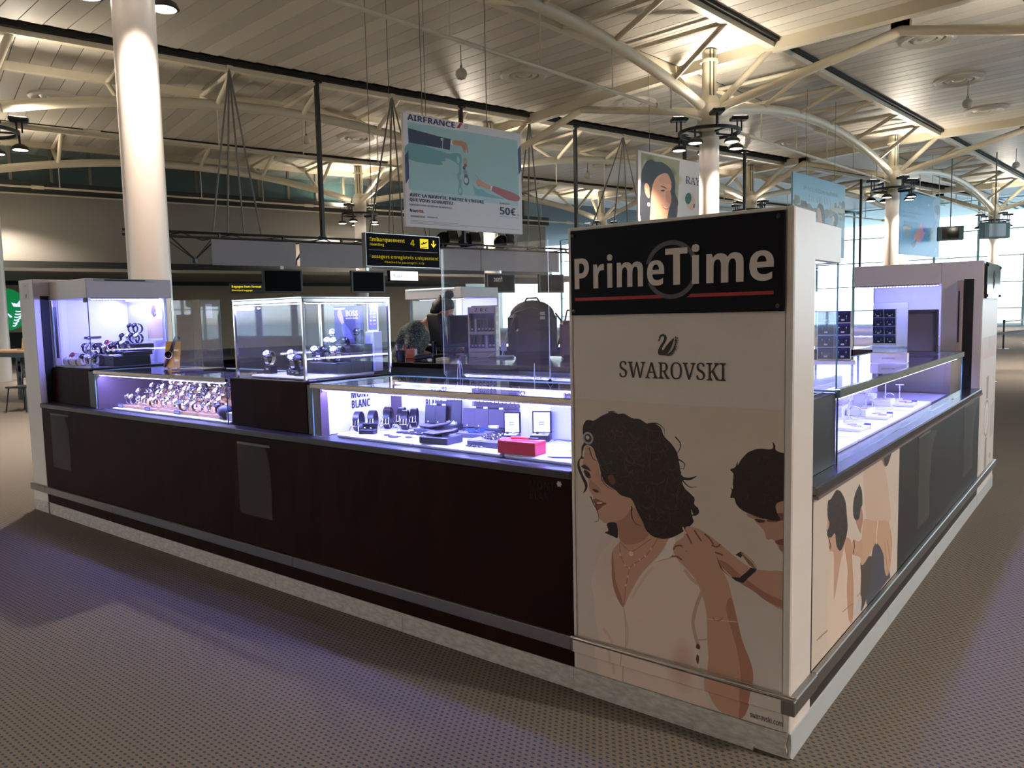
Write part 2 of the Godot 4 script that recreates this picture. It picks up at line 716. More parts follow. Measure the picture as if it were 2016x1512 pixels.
func glazing(called: String, p: Vector3, d: Vector3, cols: int, step: float, rows: Array) -> void:
	var w := Node3D.new()
	w.name = called
	w.set_meta("kind", "structure")
	add_child(w)
	w.position = p
	w.basis = Basis(d, Vector3.UP, d.cross(Vector3.UP))
	var bar := mt("glazing_bar", "8fb4ba", 0.4)
	var y0: float = rows[0]
	var y1: float = rows[-1]
	for i in cols + 1:
		part_box("mullion", Vector3(i * step, (y0 + y1) * 0.5, 0), Vector3(0.16, y1 - y0, 0.22), bar, w)
	for r in rows:
		part_box("transom", Vector3(cols * step * 0.5, r, 0), Vector3(cols * step, 0.08, 0.12), bar, w)
	for i in cols:
		for j in rows.size() - 1:
			var x0 := i * step + 0.08
			var x1 := (i + 1) * step - 0.08
			obj("pane", MB.new().quad(Vector3(x0, rows[j], 0), Vector3(x1, rows[j], 0), Vector3(x1, rows[j + 1], 0), Vector3(x0, rows[j + 1], 0)), M.facade_glass, w)

# ---- roof: rows of columns, flat plank ceiling, paired purlins over each row
const ROWS := [
	{"p": Vector2(-9.25, -20.07), "a": 5.0, "at": [-16.8, 0.0, 16.8, 36.6]},
	{"p": Vector2(-19.75, -22.3), "a": 14.4, "at": [-17.2, 0.0, 17.4, 34.5]},
	{"p": Vector2(-30.5, -24.7), "a": 16.0, "at": [-17.0, 0.0, 16.8]},
	{"p": Vector2(0.2, -19.25), "a": 5.0, "at": [0.0, 17.0, 36.6, -34.0]},  # last column unseen, added behind the camera to light the kiosk fronts
	{"p": Vector2(9.7, -18.4), "a": 5.0, "at": [0.0, -17.0, -34.0]},  # unseen row added for its lamps, which brighten the right-hand floor
	{"p": Vector2(-9.25, -20.07), "a": 5.0, "at": [-33.6]},  # unseen column added behind the camera as front light
	{"p": Vector2(-19.75, -22.3), "a": 14.4, "at": [-34.4]},  # another unseen column, added for light from behind the camera
]
const HUB := 7.5
const ROOF := 9.3

func rdir(k: int) -> Vector2:
	var a: float = deg_to_rad(ROWS[k].a)
	return Vector2(sin(a), -cos(a))

# point in the frame of a row: s along it, o to its left, height y
func rp(k: int, s: float, o: float, y: float) -> Vector3:
	var d := rdir(k)
	var l := Vector2(d.y, -d.x)
	var q: Vector2 = ROWS[k].p + d * s + l * o
	return Vector3(q.x, y, q.y)

func beam(mb: MB, a: Vector3, b: Vector3, w: float, h: float) -> void:
	var d := (b - a).normalized()
	var sx := d.cross(Vector3.UP).normalized()
	mb.box(Vector3.ZERO, Vector3(w, h, (b - a).length()), 0.0, Transform3D(Basis(sx, sx.cross(d), -d), (a + b) * 0.5))

func roof() -> void:
	var c := struct("ceiling", MB.new().bb(Vector3(-62, 9.75, -75), Vector3(24, 10.0, 30)), mt("slab", "6b675d", 0.8))
	# planks across the bays, thin gaps between them; shared unit plank scaled to length
	var unit := MB.new().box(Vector3.ZERO, Vector3.ONE, 0.0).mesh()
	var tones := []
	for i in 4:
		var pm: StandardMaterial3D = M.plank.duplicate()
		pm.resource_name = "plank_%d" % i
		var g: float = [0.94, 1.0, 0.97, 1.04][i]
		pm.albedo_color = Color(M.plank.albedo_color.r * g, M.plank.albedo_color.g * g, M.plank.albedo_color.b * g)
		tones.append(pm)
	var count := 0
	var rest := MB.new()
	var pitch := 0.55
	for bay in 4:
		# 0: right of row 0, 1: strip over row 0, 2: between rows 0 and 1, 3: strip and bay left of row 1
		var row := 1 if bay == 3 else 0
		var s := -46.0
		while s < 54.0:
			var o0 := 0.0
			var o1 := 0.0
			if bay == 0:
				o0 = -36.0
				o1 = -1.86
			elif bay == 1:
				o0 = -1.48
				o1 = 1.48
			elif bay == 2:
				o0 = 1.86
				o1 = maxf(2.1, 11.36 - 0.171 * (s + 15.46) - 0.2)
			else:
				o0 = -1.48
				o1 = 16.0
			var a := rp(row, s + pitch * 0.5, o0, ROOF + 0.06)
			var b := rp(row, s + pitch * 0.5, o1, ROOF + 0.06)
			var seen := s > -15.0 and s < 16.0 and bay < 3 or bay == 3 and s > -17.0 and s < 6.0
			var d := (b - a)
			var xf := Transform3D(Basis(d, Vector3.UP * 0.03, d.normalized().cross(Vector3.UP) * (pitch - 0.022)), (a + b) * 0.5)
			if seen and count < 296:
				obj("plank", unit, tones[(count * 7 + bay) % 4], c, xf)
				count += 1
			else:
				rest.box(Vector3.ZERO, Vector3.ONE, 0.0, xf)
			s += pitch
	var so := obj("far_planks", rest, tones[1], c)
	so.set_meta("kind", "stuff")
	# purlins: a pale beam with a dark shadow gap beside it
	for k in 5:
		for side in [-1.0, 1.0]:
			var p := MB.new()
			beam(p, rp(k, -30, side * 1.67, ROOF - 0.06), rp(k, 44, side * 1.67, ROOF - 0.06), 0.22, 0.26)
			obj("purlin", p, M.steel_white, c)
			p = MB.new()
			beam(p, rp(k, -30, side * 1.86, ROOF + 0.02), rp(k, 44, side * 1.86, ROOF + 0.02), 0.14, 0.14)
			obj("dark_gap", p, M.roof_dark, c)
	# cross beams through the column lines
	for i in 3:
		var p := MB.new()
		var sh := 0.7
		var a := rp(3, ROWS[3].at[i] + sh, -14, ROOF - 0.1)
		var b := rp(0, ROWS[0].at[i + 1] + sh, 0, ROOF - 0.1)
		var d := rp(1, ROWS[1].at[i + 1] + sh, 0, ROOF - 0.1)
		beam(p, a, b, 0.3, 0.34)
		obj("cross_beam", p, M.steel_white, c)
		p = MB.new()
		beam(p, b, d, 0.3, 0.34)
		obj("cross_beam", p, M.steel_white, c)
		if i < 2:
			p = MB.new()
			beam(p, d, rp(2, ROWS[2].at[i + 1] + sh, 1.5, ROOF - 0.1), 0.3, 0.34)
			obj("cross_beam", p, M.steel_white, c)
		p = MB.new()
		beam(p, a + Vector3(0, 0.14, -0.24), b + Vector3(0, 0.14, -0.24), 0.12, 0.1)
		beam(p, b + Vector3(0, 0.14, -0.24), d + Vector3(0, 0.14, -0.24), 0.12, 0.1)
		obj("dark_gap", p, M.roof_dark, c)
	# arches with their struts, hangers and tie rods
	var names := {
		"0_0": "curved white steel arch rising from the lamp column towards the top edge of the picture",
		"0_1": "curved white steel arch between the two lamp columns behind the tower sign",
		"0_2": "far curved steel arch running towards the bright end windows",
		"1_0": "white steel arch passing behind the big round column at left",
		"1_1": "white steel arch behind the hanging airline poster and the jewellery poster",
		"1_2": "most distant white arch of the second row, seen over the tower",
		"2_0": "white steel arch in front of the clerestory windows at left",
		"2_1": "white steel arch beyond the airline poster, above the grey wall end",
	}
	for k in 3:
		for i in ROWS[k].at.size() - 1:
			arch(k, ROWS[k].at[i], ROWS[k].at[i + 1], names["%d_%d" % [k, i]])
	# inverted V of long tubes between neighbouring rows
	var lab := [
		["long straight white tube climbing from the lamp column hub to the roof at upper right", "long white tube running from the roof node towards the right edge"],
		["white tube from the lamp column hub to the roof node beside the airline poster", "white tube from the roof node down behind the airline poster"],
	]
	for i in 3:
		var h0 := rp(0, ROWS[0].at[i + 1], 0, HUB)
		var hr := rp(3, ROWS[3].at[i], 0, HUB)
		var h1 := rp(1, ROWS[1].at[i + 1], 0, HUB)
		var nr := rp(0, ROWS[0].at[i + 1] + 1.7, -4.85, ROOF - 0.25)
		var nl := rp(0, ROWS[0].at[i + 1] + 1.5, 6.0 - i * 1.2, ROOF - 0.3)
		var far := " in the farther bay" if i == 1 else " near the end windows"
		brace(h0, nr, lab[0][0] if i == 0 else "straight roof tube right of the second lamp column" + far)
		brace(nr, hr, lab[0][1] if i == 0 else "straight roof tube leaving the roof node rightwards" + far)
		brace(h0, nl, lab[1][0] if i == 0 else "straight roof tube left of the second lamp column" + far)
		brace(nl, h1, lab[1][1] if i == 0 else "straight roof tube dropping to the second row" + far)
		if i < 2:
			var h2 := rp(2, ROWS[2].at[i + 1], 0, HUB)
			var nm := (h1 + h2) * 0.5
			nm.y = ROOF - 0.3
			brace(h1, nm, "straight roof tube between second and third rows" + (far if i else ", near half"))
			brace(nm, h2, "straight roof tube reaching the column by the grey wall" + (far if i else ", near half"))

func brace(a: Vector3, b: Vector3, label: String) -> void:
	var o := thing("roof_tube", label, "roof tube", (a + b) * 0.5, 0, "long roof tubes between rows")
	obj("tube", MB.new().tube([a - o.position, b - o.position], 0.13, 10), M.steel_white, o)
	var top := b if b.y > a.y else a
	obj("node_plate", MB.new().box(top - o.position + Vector3(0, 0.1, 0), Vector3(0.5, 0.34, 0.12), 0.02), M.steel_white, o)

func arch(k: int, s0: float, s1: float, label: String) -> void:
	var l := s1 - s0
	var o := thing("roof_arch", label, "arch", rp(k, s0 + l * 0.5, 0, HUB), 0, "curved roof arches")
	var q := o.position
	var rise := 1.08
	var pts := []
	for i in 25:
		var f := 0.03 + 0.94 * i / 24.0
		pts.append(rp(k, s0 + l * f, 0, HUB + rise * 4.0 * f * (1.0 - f)) - q)
	obj("arch_tube", MB.new().tube(pts, 0.16, 10), M.steel_white, o)
	obj("tie_rod", MB.new().tube([rp(k, s0 + 0.5, 0, 7.2) - q, rp(k, s1 - 0.5, 0, 7.2) - q], 0.045, 6), M.steel_white, o)
	for f in [0.16, 0.84]:
		obj("tie_sleeve", MB.new().tube([rp(k, s0 + l * f - 0.22, 0, 7.2) - q, rp(k, s0 + l * f + 0.22, 0, 7.2) - q], 0.075, 8), M.steel_white, o)
	for i in 5:
		var f := (i + 1) / 6.0 + 0.04
		var top := rp(k, s0 + l * f, 0, HUB + rise * 4.0 * f * (1.0 - f))
		var a := rp(k, s0 + l * f, -1.67, ROOF - 0.14)
		var b := rp(k, s0 + l * f, 1.67, ROOF - 0.14)
		obj("strut", MB.new().tube([top - q, a - q], 0.075, 8), M.steel_white, o)
		obj("strut", MB.new().tube([top - q, b - q], 0.075, 8), M.steel_white, o)
		obj("cross_tube", MB.new().tube([a - q, b - q], 0.07, 8), M.steel_white, o)
		obj("hanger", MB.new().tube([top - q, rp(k, s0 + l * f, 0, 7.2) - q], 0.02, 5), M.steel_white, o)

func spot(parent: Node3D, at: Vector3, to: Vector3, col: Color, energy: float, angle: float, size := 0.1) -> void:
	var l := SpotLight3D.new()
	l.name = "spot"
	parent.add_child(l, true)
	l.look_at_from_position(parent.global_position + at, parent.global_position + to, Vector3.UP if absf((to - at).normalized().y) < 0.98 else Vector3.RIGHT)
	l.light_color = col
	l.light_energy = energy
	l.spot_angle = angle
	l.spot_angle_attenuation = 0.6
	l.spot_range = 90.0
	l.spot_attenuation = 2.0
	l.light_size = size
	l.shadow_enabled = true

func hall_columns() -> void:
	var labels := {
		"0_0": "big round white column at left, nearest the kiosk",
		"0_1": "round white column with lamp ring directly behind the tower sign",
		"0_2": "round white column with lamp ring beside the blue fish poster",
		"0_3": "farthest column before the bright end windows, television beside it",
		"1_0": "column at the left picture edge, only its lamps showing",
		"1_1": "pale column mostly hidden by the hanging airline poster",
		"1_2": "slim distant column with branching tubes right of the lamp column",
		"1_3": "very distant column in front of the glazed end, second row",
		"2_0": "column beyond the left picture edge by the grey wall",
		"2_1": "column in front of the grey wall left of the airline poster",
		"2_2": "distant column with branching tubes left of the tower sign",
	}
	var shaft := MB.new().lathe([Vector2(0.3, 0), Vector2(0.295, 6.75)], 40).mesh()
	var post := MB.new().lathe([Vector2(0.21, 6.75), Vector2(0.21, 9.3)], 24).mesh()
	var slot := MB.new().box(Vector3(0, 8.3, 0.205), Vector3(0.03, 2.0, 0.02)).mesh()
	var hub := MB.new().lathe([Vector2(0.3, 6.9), Vector2(0.36, 7.2), Vector2(0.36, 7.7), Vector2(0.24, 7.95), Vector2(0.2, 7.95)], 20).mesh()
	var collar := ring(0.27, 0.2, 8.95, 9.02, 24).mesh()
	var rg := ring(0.93, 0.84, 6.86, 6.95, 40).mesh()
	var spoke := MB.new()
	for i in 4:
		var a := TAU * i / 4 + 0.5
		spoke.tube([Vector3(cos(a) * 0.28, 6.9, sin(a) * 0.28), Vector3(cos(a) * 0.88, 6.9, sin(a) * 0.88)], 0.03, 6)
	var spokes := spoke.mesh()
	# lamp heads: a shallow square housing; lens on its lower face
	var head := MB.new().lathe([Vector2(0, 0.12), Vector2(0.1, 0.12), Vector2(0.2, 0.05), Vector2(0.23, -0.03), Vector2(0.2, -0.04)], 20).mesh()
	var lens_m := MB.new().lathe([Vector2(0.185, -0.04), Vector2(0.0, -0.045)], 20).mesh()
	var stem := MB.new().tube([Vector3(0, 0.1, 0), Vector3(0, 0.4, 0)], 0.03, 6).mesh()
	var flood := MB.new().box(Vector3(0, 0.36, 0), Vector3(0.5, 0.12, 0.36), 0.03).mesh()
	var flood_arm := MB.new().tube([Vector3(-0.05, 0, 0), Vector3(-0.05, 0.32, 0)], 0.025, 6).tube([Vector3(0.08, 0, 0), Vector3(0.08, 0.32, 0)], 0.025, 6).mesh()
	var flood_lens := MB.new().quad(Vector3(-0.2, 0.425, 0.14), Vector3(0.2, 0.425, 0.14), Vector3(0.2, 0.425, -0.14), Vector3(-0.2, 0.425, -0.14)).mesh()
	for k in 7:
		for i in ROWS[k].at.size():
			var key := "%d_%d" % [k, i]
			var p := rp(k, ROWS[k].at[i], 0, 0)
			var o := thing("lamp_column", labels.get(key, "unseen round lamp column outside the picture, row %d, number %d" % [k + 1, i + 1]), "column", p, 0, "round roof columns")
			obj("shaft", shaft, M.column_white, o)
			obj("upper_post", post, M.steel_white, o)
			for q in 2:
				obj("cable_slot", slot, M.roof_dark, o, Transform3D(Basis(Vector3.UP, 0.55 + q * 0.55), Vector3.ZERO))
			obj("hub", hub, M.steel_white, o)
			obj("collar", collar, M.steel_white, o)
			var lr := obj("lamp_ring", rg, M.lamp_black, o)
			obj("spokes", spokes, M.lamp_black, lr)
			# branches up to the purlins
			for side in [-1.0, 1.0]:
				obj("branch", MB.new().tube([Vector3(0, 7.45, 0), rp(k, ROWS[k].at[i] + 0.7, side * 1.67, ROOF - 0.14) - p], 0.1, 8), M.steel_white, o)
			var warm := Color(1.0, 0.92, 0.85)
			for j in 5:
				var a := TAU * j / 5 + 0.35 + k
				var q := Vector3(cos(a) * 0.9, 6.5, sin(a) * 0.9)
				var s := obj("spot_lamp", head, M.lamp_black, o, Transform3D(Basis(), q))
				obj("stem", stem, M.lamp_black, s)
				obj("lens_light", lens_m, M.lens_on, s)
				if j == 0 or j == 2 or k == 4 and i == 1 or k >= 5 or k == 3 and i == 3:  # added unseen columns use all five lamps to brighten fronts and floor
					spot(o, q + Vector3(0, -0.07, 0), q + Vector3(cos(a) * 1.6, -6, sin(a) * 1.6), warm, LAMP_DOWN, 58.0, 0.12)
			for j in 4:
				var a := TAU * j / 4 + 0.9 + k
				var q := Vector3(cos(a) * 0.9, 6.95, sin(a) * 0.9)
				var s := obj("flood_lamp", flood, M.lamp_black, o, Transform3D(Basis(Vector3.UP, -a), q))
				obj("bracket", flood_arm, M.lamp_black, s)
				obj("flood_light", flood_lens, M.lens_on, s)
				if j == 0 or j == 2 and k < 3 and i < 2:
					spot(o, q + Vector3(0, 0.45, 0), q + Vector3(cos(a) * 1.4, 3, sin(a) * 1.4), Color(1.0, 0.95, 0.87), LAMP_UP, 74.0, 0.15)

const LAMP_DOWN := 28.0
const LAMP_UP := 10.0

# box part between two world corners, under a thing that is not turned
func B(parent: Node3D, called: String, a: Vector3, b: Vector3, m: Material, bev := 0.0) -> MeshInstance3D:
	return part_box(called, (a + b) * 0.5 - parent.position, (b - a).abs(), m, parent, bev)

func V(x: float, y: float, z: float) -> Vector3:
	return Vector3(x, y, z)

# upright sheet of a print between x0..x1 and y0..y1 in a frame, its uv the part v0..v1 of the picture
func sheet(called: String, w: float, y0: float, y1: float, v0: float, v1: float, m: Material, parent: Node, xf: Transform3D) -> MeshInstance3D:
	return obj(called, MB.new().quad(V(0, y0, 0), V(w, y0, 0), V(w, y1, 0), V(0, y1, 0), [Vector2(0, v1), Vector2(1, v1), Vector2(1, v0), Vector2(0, v0)]), m, parent, xf)

func led_strip(parent: Node3D, a: Vector3, b: Vector3, energy: float, face: Vector3, wide := 0.03) -> void:
	# diodes on a slim carrier, and the light they give
	var l := (b - a).length()
	var d := (b - a) / l
	var mb := MB.new()
	var nb := int(l / 0.022)
	var sd := d.cross(face).normalized()
	for i in nb:
		var p := a + d * (i + 0.5) * l / nb - parent.position
		mb.box(Vector3.ZERO, V(0.012, 0.006, 0.012), 0.0, Transform3D(Basis(d, -face, d.cross(-face)), p))
	var car := MB.new()
	car.box(Vector3.ZERO, V(l, 0.004, 0.016), 0.0, Transform3D(Basis(d, -face, d.cross(-face)), (a + b) * 0.5 - face * 0.006 - parent.position))
	var s := obj("led_strip", car, M.tray, parent)
	var di := obj("led_diodes", mb, M.led, s)
	di.set_meta("kind", "stuff")
	var ar := AreaLight3D.new()
	ar.name = "led_glow"
	parent.add_child(ar, true)
	ar.area_size = Vector2(l, wide)
	ar.light_color = Color(0.53, 0.55, 1.0)
	ar.light_energy = energy * LED
	ar.area_range = 12.0
	ar.area_attenuation = 2.0
	ar.shadow_enabled = true
	var z := -face
	ar.global_transform = Transform3D(Basis(d, z.cross(d), z), (a + b) * 0.5 + face * 0.012)

func kiosk() -> void:
	tower()
	front_counter()
	left_corner()
	right_counter()
	far_corner()
	interior()

func tower() -> void:
	var o := thing("sign_tower", "tall white kiosk corner tower with black sign and jewellery poster", "sign tower", V(-0.441, 0, -0.112))
	B(o, "body", V(-0.882, 0.0, -0.225), V(0, 1.885, -0.008), M.white_panel, 0.004)
	B(o, "stile", V(-0.882, 0.1, -0.008), V(-0.868, 1.885, 0.0), M.white_panel, 0.002)
	B(o, "stile", V(-0.024, 0.1, -0.008), V(0, 1.885, 0.0), M.white_panel, 0.002)
	B(o, "top_stile", V(-0.868, 1.872, -0.008), V(-0.024, 1.885, 0.0), M.white_panel, 0.002)
	# header print with the swan
	B(o, "logo_panel", V(-0.865, 1.213, -0.008), V(-0.027, 1.545, -0.003), mt("poster_white", "d6cdc8", 0.45), 0.001)
	var f := Transform3D(Basis(), -o.position)
	letters("lettering", "SWAROVSKI", 0.424, 0.062, M.print_black, o, f * Transform3D(Basis(), V(-0.656, 1.306, -0.002)), "serif", 0.0012)
	swan(o, f)
	# black name board
	var s := B(o, "sign_panel", V(-0.862, 1.545, 0.0), V(-0.027, 1.871, 0.014), M.sign_black, 0.002)
	s.set_meta("label", "black name board with white lettering and red rule")
	var sf := Transform3D(Basis(), -s.position)
	sf = f * Transform3D(Basis(), V(0, 0, 0.0145))
	var sp := Transform3D(s.transform.basis, s.position).affine_inverse() * sf
	# a grey ring behind the lettering, drawn in arcs where the letters leave it
	for arc in [[-0.43, 1.70, 20.0, 165.0], [-0.43, 1.70, -155.0, -18.0], [-0.43, 1.70, -16.0, 14.0]]:
		var p := PackedVector2Array()
		var n := 20
		for i in n + 1:
			var a := deg_to_rad(lerpf(arc[2], arc[3], float(i) / n))
			p.append(Vector2(arc[0] + cos(a) * 0.104, arc[1] + sin(a) * 0.104))
		for i in n + 1:
			var a := deg_to_rad(lerpf(arc[3], arc[2], float(i) / n))
			p.append(Vector2(arc[0] + cos(a) * 0.088, arc[1] + sin(a) * 0.088))
		obj("ring", MB.new().prism(p, 0.0, 0.0006, sp), M.letter_grey, s)
	letters("lettering", "Prime", 0.385, 0.125, M.letter_white, s, sp * Transform3D(Basis(), V(-0.842, 1.646, 0.001)), "sans_bold", 0.0014)
	letters("lettering", "Time", 0.392, 0.137, M.letter_white, s, sp * Transform3D(Basis(), V(-0.452, 1.646, 0.001)), "sans_bold", 0.0014)
	obj("red_rule", MB.new().prism(PackedVector2Array([Vector2(-0.843, 1.6), Vector2(-0.463, 1.6), Vector2(-0.478, 1.612), Vector2(-0.843, 1.612)]), 0, 0.001, sp), M.letter_red, s)
	obj("red_rule", MB.new().prism(PackedVector2Array([Vector2(-0.37, 1.6), Vector2(-0.061, 1.6), Vector2(-0.061, 1.612), Vector2(-0.355, 1.612)]), 0, 0.001, sp), M.letter_red, s)
	for x in [-0.848, -0.046]:
		for y in [1.562, 1.853]:
			obj("screw", MB.new().lathe([Vector2(0.008, 0), Vector2(0.007, 0.003), Vector2(0, 0.004)], 12, sp * Transform3D(Basis(Vector3.RIGHT, PI / 2), V(x, y, 0))), M.black, s)
	# the photograph poster runs over the bumper and down to the plinth
	var pm := tex_mat("poster_print", poster_main(), 0.42)
	var W := 0.838
	var vv := func(y): return (1.213 - y) / 1.113
	var base := f * Transform3D(Basis(), V(-0.866, 0, -0.0045))
	var po := sheet("poster", W, 0.238, 1.213, vv.call(1.213), vv.call(0.238), pm, o, base)
	po.set_meta("label", "poster of a curly-haired woman in a white shirt, a man behind her")
	sheet("poster_strip", W + 0.012, 0.178, 0.226, vv.call(0.226), vv.call(0.178), pm, o, f * Transform3D(Basis(), V(-0.87, 0, 0.0272)))
	sheet("poster_foot", W + 0.008, 0.1, 0.176, vv.call(0.176), vv.call(0.1), pm, o, f * Transform3D(Basis(), V(-0.87, 0, 0.0012)))
	letters("web_address", "swarovski.com", 0.115, 0.021, M.print_black, o, f * Transform3D(Basis(), V(-0.137, 0.118, 0.0018)), "sans", 0.0006)
	B(o, "poster_backing", V(-0.872, 0.1, -0.008), V(-0.02, 0.178, 0.0), M.white_panel)
	# bumper bar
	B(o, "bumper", V(-0.882, 0.175, 0.0), V(0.026, 0.228, 0.026), M.rail, 0.003)
	obj("bumper_cap", MB.new().tube([V(-0.882, 0.231, 0.016) - o.position, V(0.02, 0.231, 0.016) - o.position], 0.0105, 10), M.chrome, o)
	B(o, "bumper", V(0.0, 0.175, -0.225), V(0.026, 0.232, 0.0), M.rail, 0.004)
	# plinth with its chipped corner
	var pl := PackedVector2Array([Vector2(-0.882, 0.0), Vector2(-0.125, 0.0), Vector2(-0.122, 0.014), Vector2(-0.012, 0.016), Vector2(-0.006, 0.03), Vector2(-0.012, 0.055), Vector2(-0.003, 0.098), Vector2(-0.882, 0.098)])
	obj("plinth", MB.new().prism(pl, -0.02, 0.005, f), M.plinth_white, o)
	var pr := PackedVector2Array([Vector2(-0.004, 0.016), Vector2(0.02, 0.0), Vector2(0.225, 0.004), Vector2(0.225, 0.098), Vector2(0.0, 0.098), Vector2(0.006, 0.05)])
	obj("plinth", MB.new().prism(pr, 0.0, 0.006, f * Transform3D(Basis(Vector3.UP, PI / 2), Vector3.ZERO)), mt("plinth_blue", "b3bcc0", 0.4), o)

func swan(o: Node3D, f: Transform3D) -> void:
	# bird emblem: neck, body and a wing that breaks into grains
	var g := f * Transform3D(Basis(), V(-0.493, 1.393, -0.0024))
	var neck := PackedVector2Array()
	var pts := [[0.004, 0.05], [0.001, 0.053], [0.006, 0.061], [0.005, 0.066], [0.011, 0.074], [0.022, 0.077], [0.033, 0.072], [0.036, 0.062], [0.032, 0.05], [0.024, 0.038], [0.016, 0.026], [0.017, 0.017], [0.024, 0.02], [0.034, 0.034], [0.046, 0.047], [0.058, 0.058], [0.066, 0.064], [0.062, 0.05], [0.056, 0.034], [0.048, 0.018], [0.038, 0.005], [0.028, 0.0], [0.006, 0.0], [0.0, 0.006], [0.001, 0.018], [0.008, 0.032], [0.018, 0.046], [0.025, 0.058], [0.025, 0.067], [0.02, 0.07], [0.013, 0.067], [0.01, 0.06], [0.008, 0.055]]
	for p in pts:
		neck.append(Vector2(p[0], p[1]))
	obj("swan_emblem", MB.new().prism(neck, 0, 0.0008, g), M.print_black, o)
	var r := RandomNumberGenerator.new()
	r.seed = 11
	var mb := MB.new()
	for i in 420:
		var u := r.randf()
		var w := pow(r.randf(), 1.9)
		var edge := Vector2(0.03, 0.0).lerp(Vector2(0.07, 0.068), u) + Vector2(0.012, -0.012) * sin(u * PI)
		var q := edge + Vector2(0.016, -0.006) * w
		var s := 0.0009 * (1.15 - w * 0.7)
		mb.quad(g * V(q.x - s, q.y - s, 0.0004), g * V(q.x + s, q.y - s, 0.0004), g * V(q.x + s, q.y + s, 0.0004), g * V(q.x - s, q.y + s, 0.0004))
	obj("wing_grains", mb, M.print_black, o).set_meta("kind", "stuff")

func front_counter() -> void:
	var o := thing("front_counter", "long dark brown front counter with two lit glass display cases", "counter", V(-3.49, 0, -0.31))
	B(o, "panel", V(-6.09, 0.097, -0.6), V(-0.882, 0.88, 0.0), M.wood, 0.002)
	for q in [[-6.06, -4.55], [-4.548, -2.95], [-2.948, -1.9], [-1.898, -0.884]]:
		B(o, "plinth_board", V(q[0], 0.0, -0.06), V(q[1], 0.097, 0.003), M.plinth_white, 0.0015)
	B(o, "plinth_core", V(-6.05, 0.0, -0.58), V(-0.9, 0.095, -0.08), M.wood)
	for q in [[-6.085, -4.9], [-4.898, -2.75], [-2.748, -0.884]]:
		B(o, "bumper", V(q[0], 0.176, 0.0), V(q[1], 0.234, 0.024), M.rail, 0.004)
	B(o, "ledge", V(-6.09, 0.882, -0.13), V(-0.882, 0.918, 0.012), M.ledge, 0.004)
	B(o, "deck", V(-6.09, 0.88, -0.62), V(-0.882, 0.916, -0.1), mt("deck_lilac", "8f8c9c", 0.2))
	# dark boxes between the glass cases
	B(o, "dark_box", V(-6.09, 0.918, -0.62), V(-5.40, 1.205, -0.10), M.wood, 0.002)
	B(o, "box_side", V(-5.40, 0.918, -0.60), V(-5.225, 1.19, -0.09), M.wood_side)
	B(o, "dark_box", V(-3.45, 0.918, -0.66), V(-2.70, 1.205, -0.085), M.wood, 0.002)
	B(o, "box_side", V(-2.70, 0.918, -0.62), V(-2.60, 1.19, -0.09), mt("box_grey", "4d4a52", 0.4))
	# glass case A
	B(o, "inner_wall", V(-5.225, 0.918, -0.6), V(-5.215, 1.18, -0.07), M.jamb)
	B(o, "rear_wall", V(-5.215, 0.918, -0.63), V(-3.45, 1.18, -0.6), M.jamb)
	pane("front_pane", V(-5.22, 0.918, -0.06), V(-3.45, 0.918, -0.06), V(-3.45, 1.182, -0.06), V(-5.22, 1.182, -0.06), o).position = -o.position
	pane("top_pane", V(-5.22, 1.203, -0.06), V(-3.45, 1.203, -0.06), V(-3.45, 1.203, -0.66), V(-5.22, 1.203, -0.66), o, mt("top_glass", "2a2c38", 0.03, 0.0, {"alpha": 0.32})).position = -o.position
	B(o, "trim", V(-5.23, 1.18, -0.072), V(-3.45, 1.206, -0.05), M.chrome, 0.003)
	led_strip(o, V(-5.2, 1.172, -0.085), V(-3.5, 1.172, -0.085), 3.2, V(0, -0.82, -0.57).normalized())
	# glass case B
	B(o, "inner_post", V(-2.60, 0.918, -0.12), V(-2.56, 1.18, -0.07), M.jamb)
	var wp_ := mt("display_white", "dadae2", 0.5)
	B(o, "side_panel", V(-2.565, 0.92, -0.6), V(-2.555, 1.17, -0.12), wp_)
	B(o, "rear_post", V(-2.555, 0.918, -0.62), V(-2.47, 1.18, -0.58), M.jamb)
	for q in [[-2.47, -1.92], [-1.87, -1.32], [-1.27, -0.9]]:
		B(o, "rear_panel", V(q[0], 0.92, -0.6), V(q[1], 1.17, -0.585), wp_)
	B(o, "rear_wall", V(-2.56, 0.918, -0.63), V(-0.882, 1.18, -0.6), M.jamb)
	B(o, "end_wall", V(-0.884, 0.918, -0.6), V(-0.880, 1.18, -0.07), wp_)
	pane("front_pane", V(-2.6, 0.918, -0.05), V(-0.884, 0.918, -0.05), V(-0.884, 1.182, -0.05), V(-2.6, 1.182, -0.05), o).position = -o.position
	pane("top_pane", V(-2.6, 1.203, -0.05), V(-0.884, 1.203, -0.05), V(-0.884, 1.203, -0.66), V(-2.6, 1.203, -0.66), o).position = -o.position
	B(o, "trim", V(-2.61, 1.18, -0.062), V(-0.884, 1.206, -0.04), M.chrome, 0.003)
	led_strip(o, V(-2.55, 1.172, -0.078), V(-0.92, 1.172, -0.078), 3.4, V(0, -0.8, -0.6).normalized())
	led_strip(o, V(-2.5, 1.168, -0.57), V(-0.92, 1.168, -0.57), 1.2, V(0, -0.94, 0.34).normalized())
	# brand lettering inside the case
	var ink := mt("ink_navy", "14162e", 0.6)
	var f := Transform3D(Basis(), -o.position)
	letters("lettering", "MONT", 0.13, 0.047, ink, o, f * Transform3D(Basis(Vector3.UP, PI / 2), V(-2.553, 1.105, -0.28)), "sans_bold", 0.001)
	letters("lettering", "BLANC", 0.135, 0.045, ink, o, f * Transform3D(Basis(Vector3.UP, PI / 2), V(-2.553, 1.047, -0.28)), "sans_bold", 0.001)
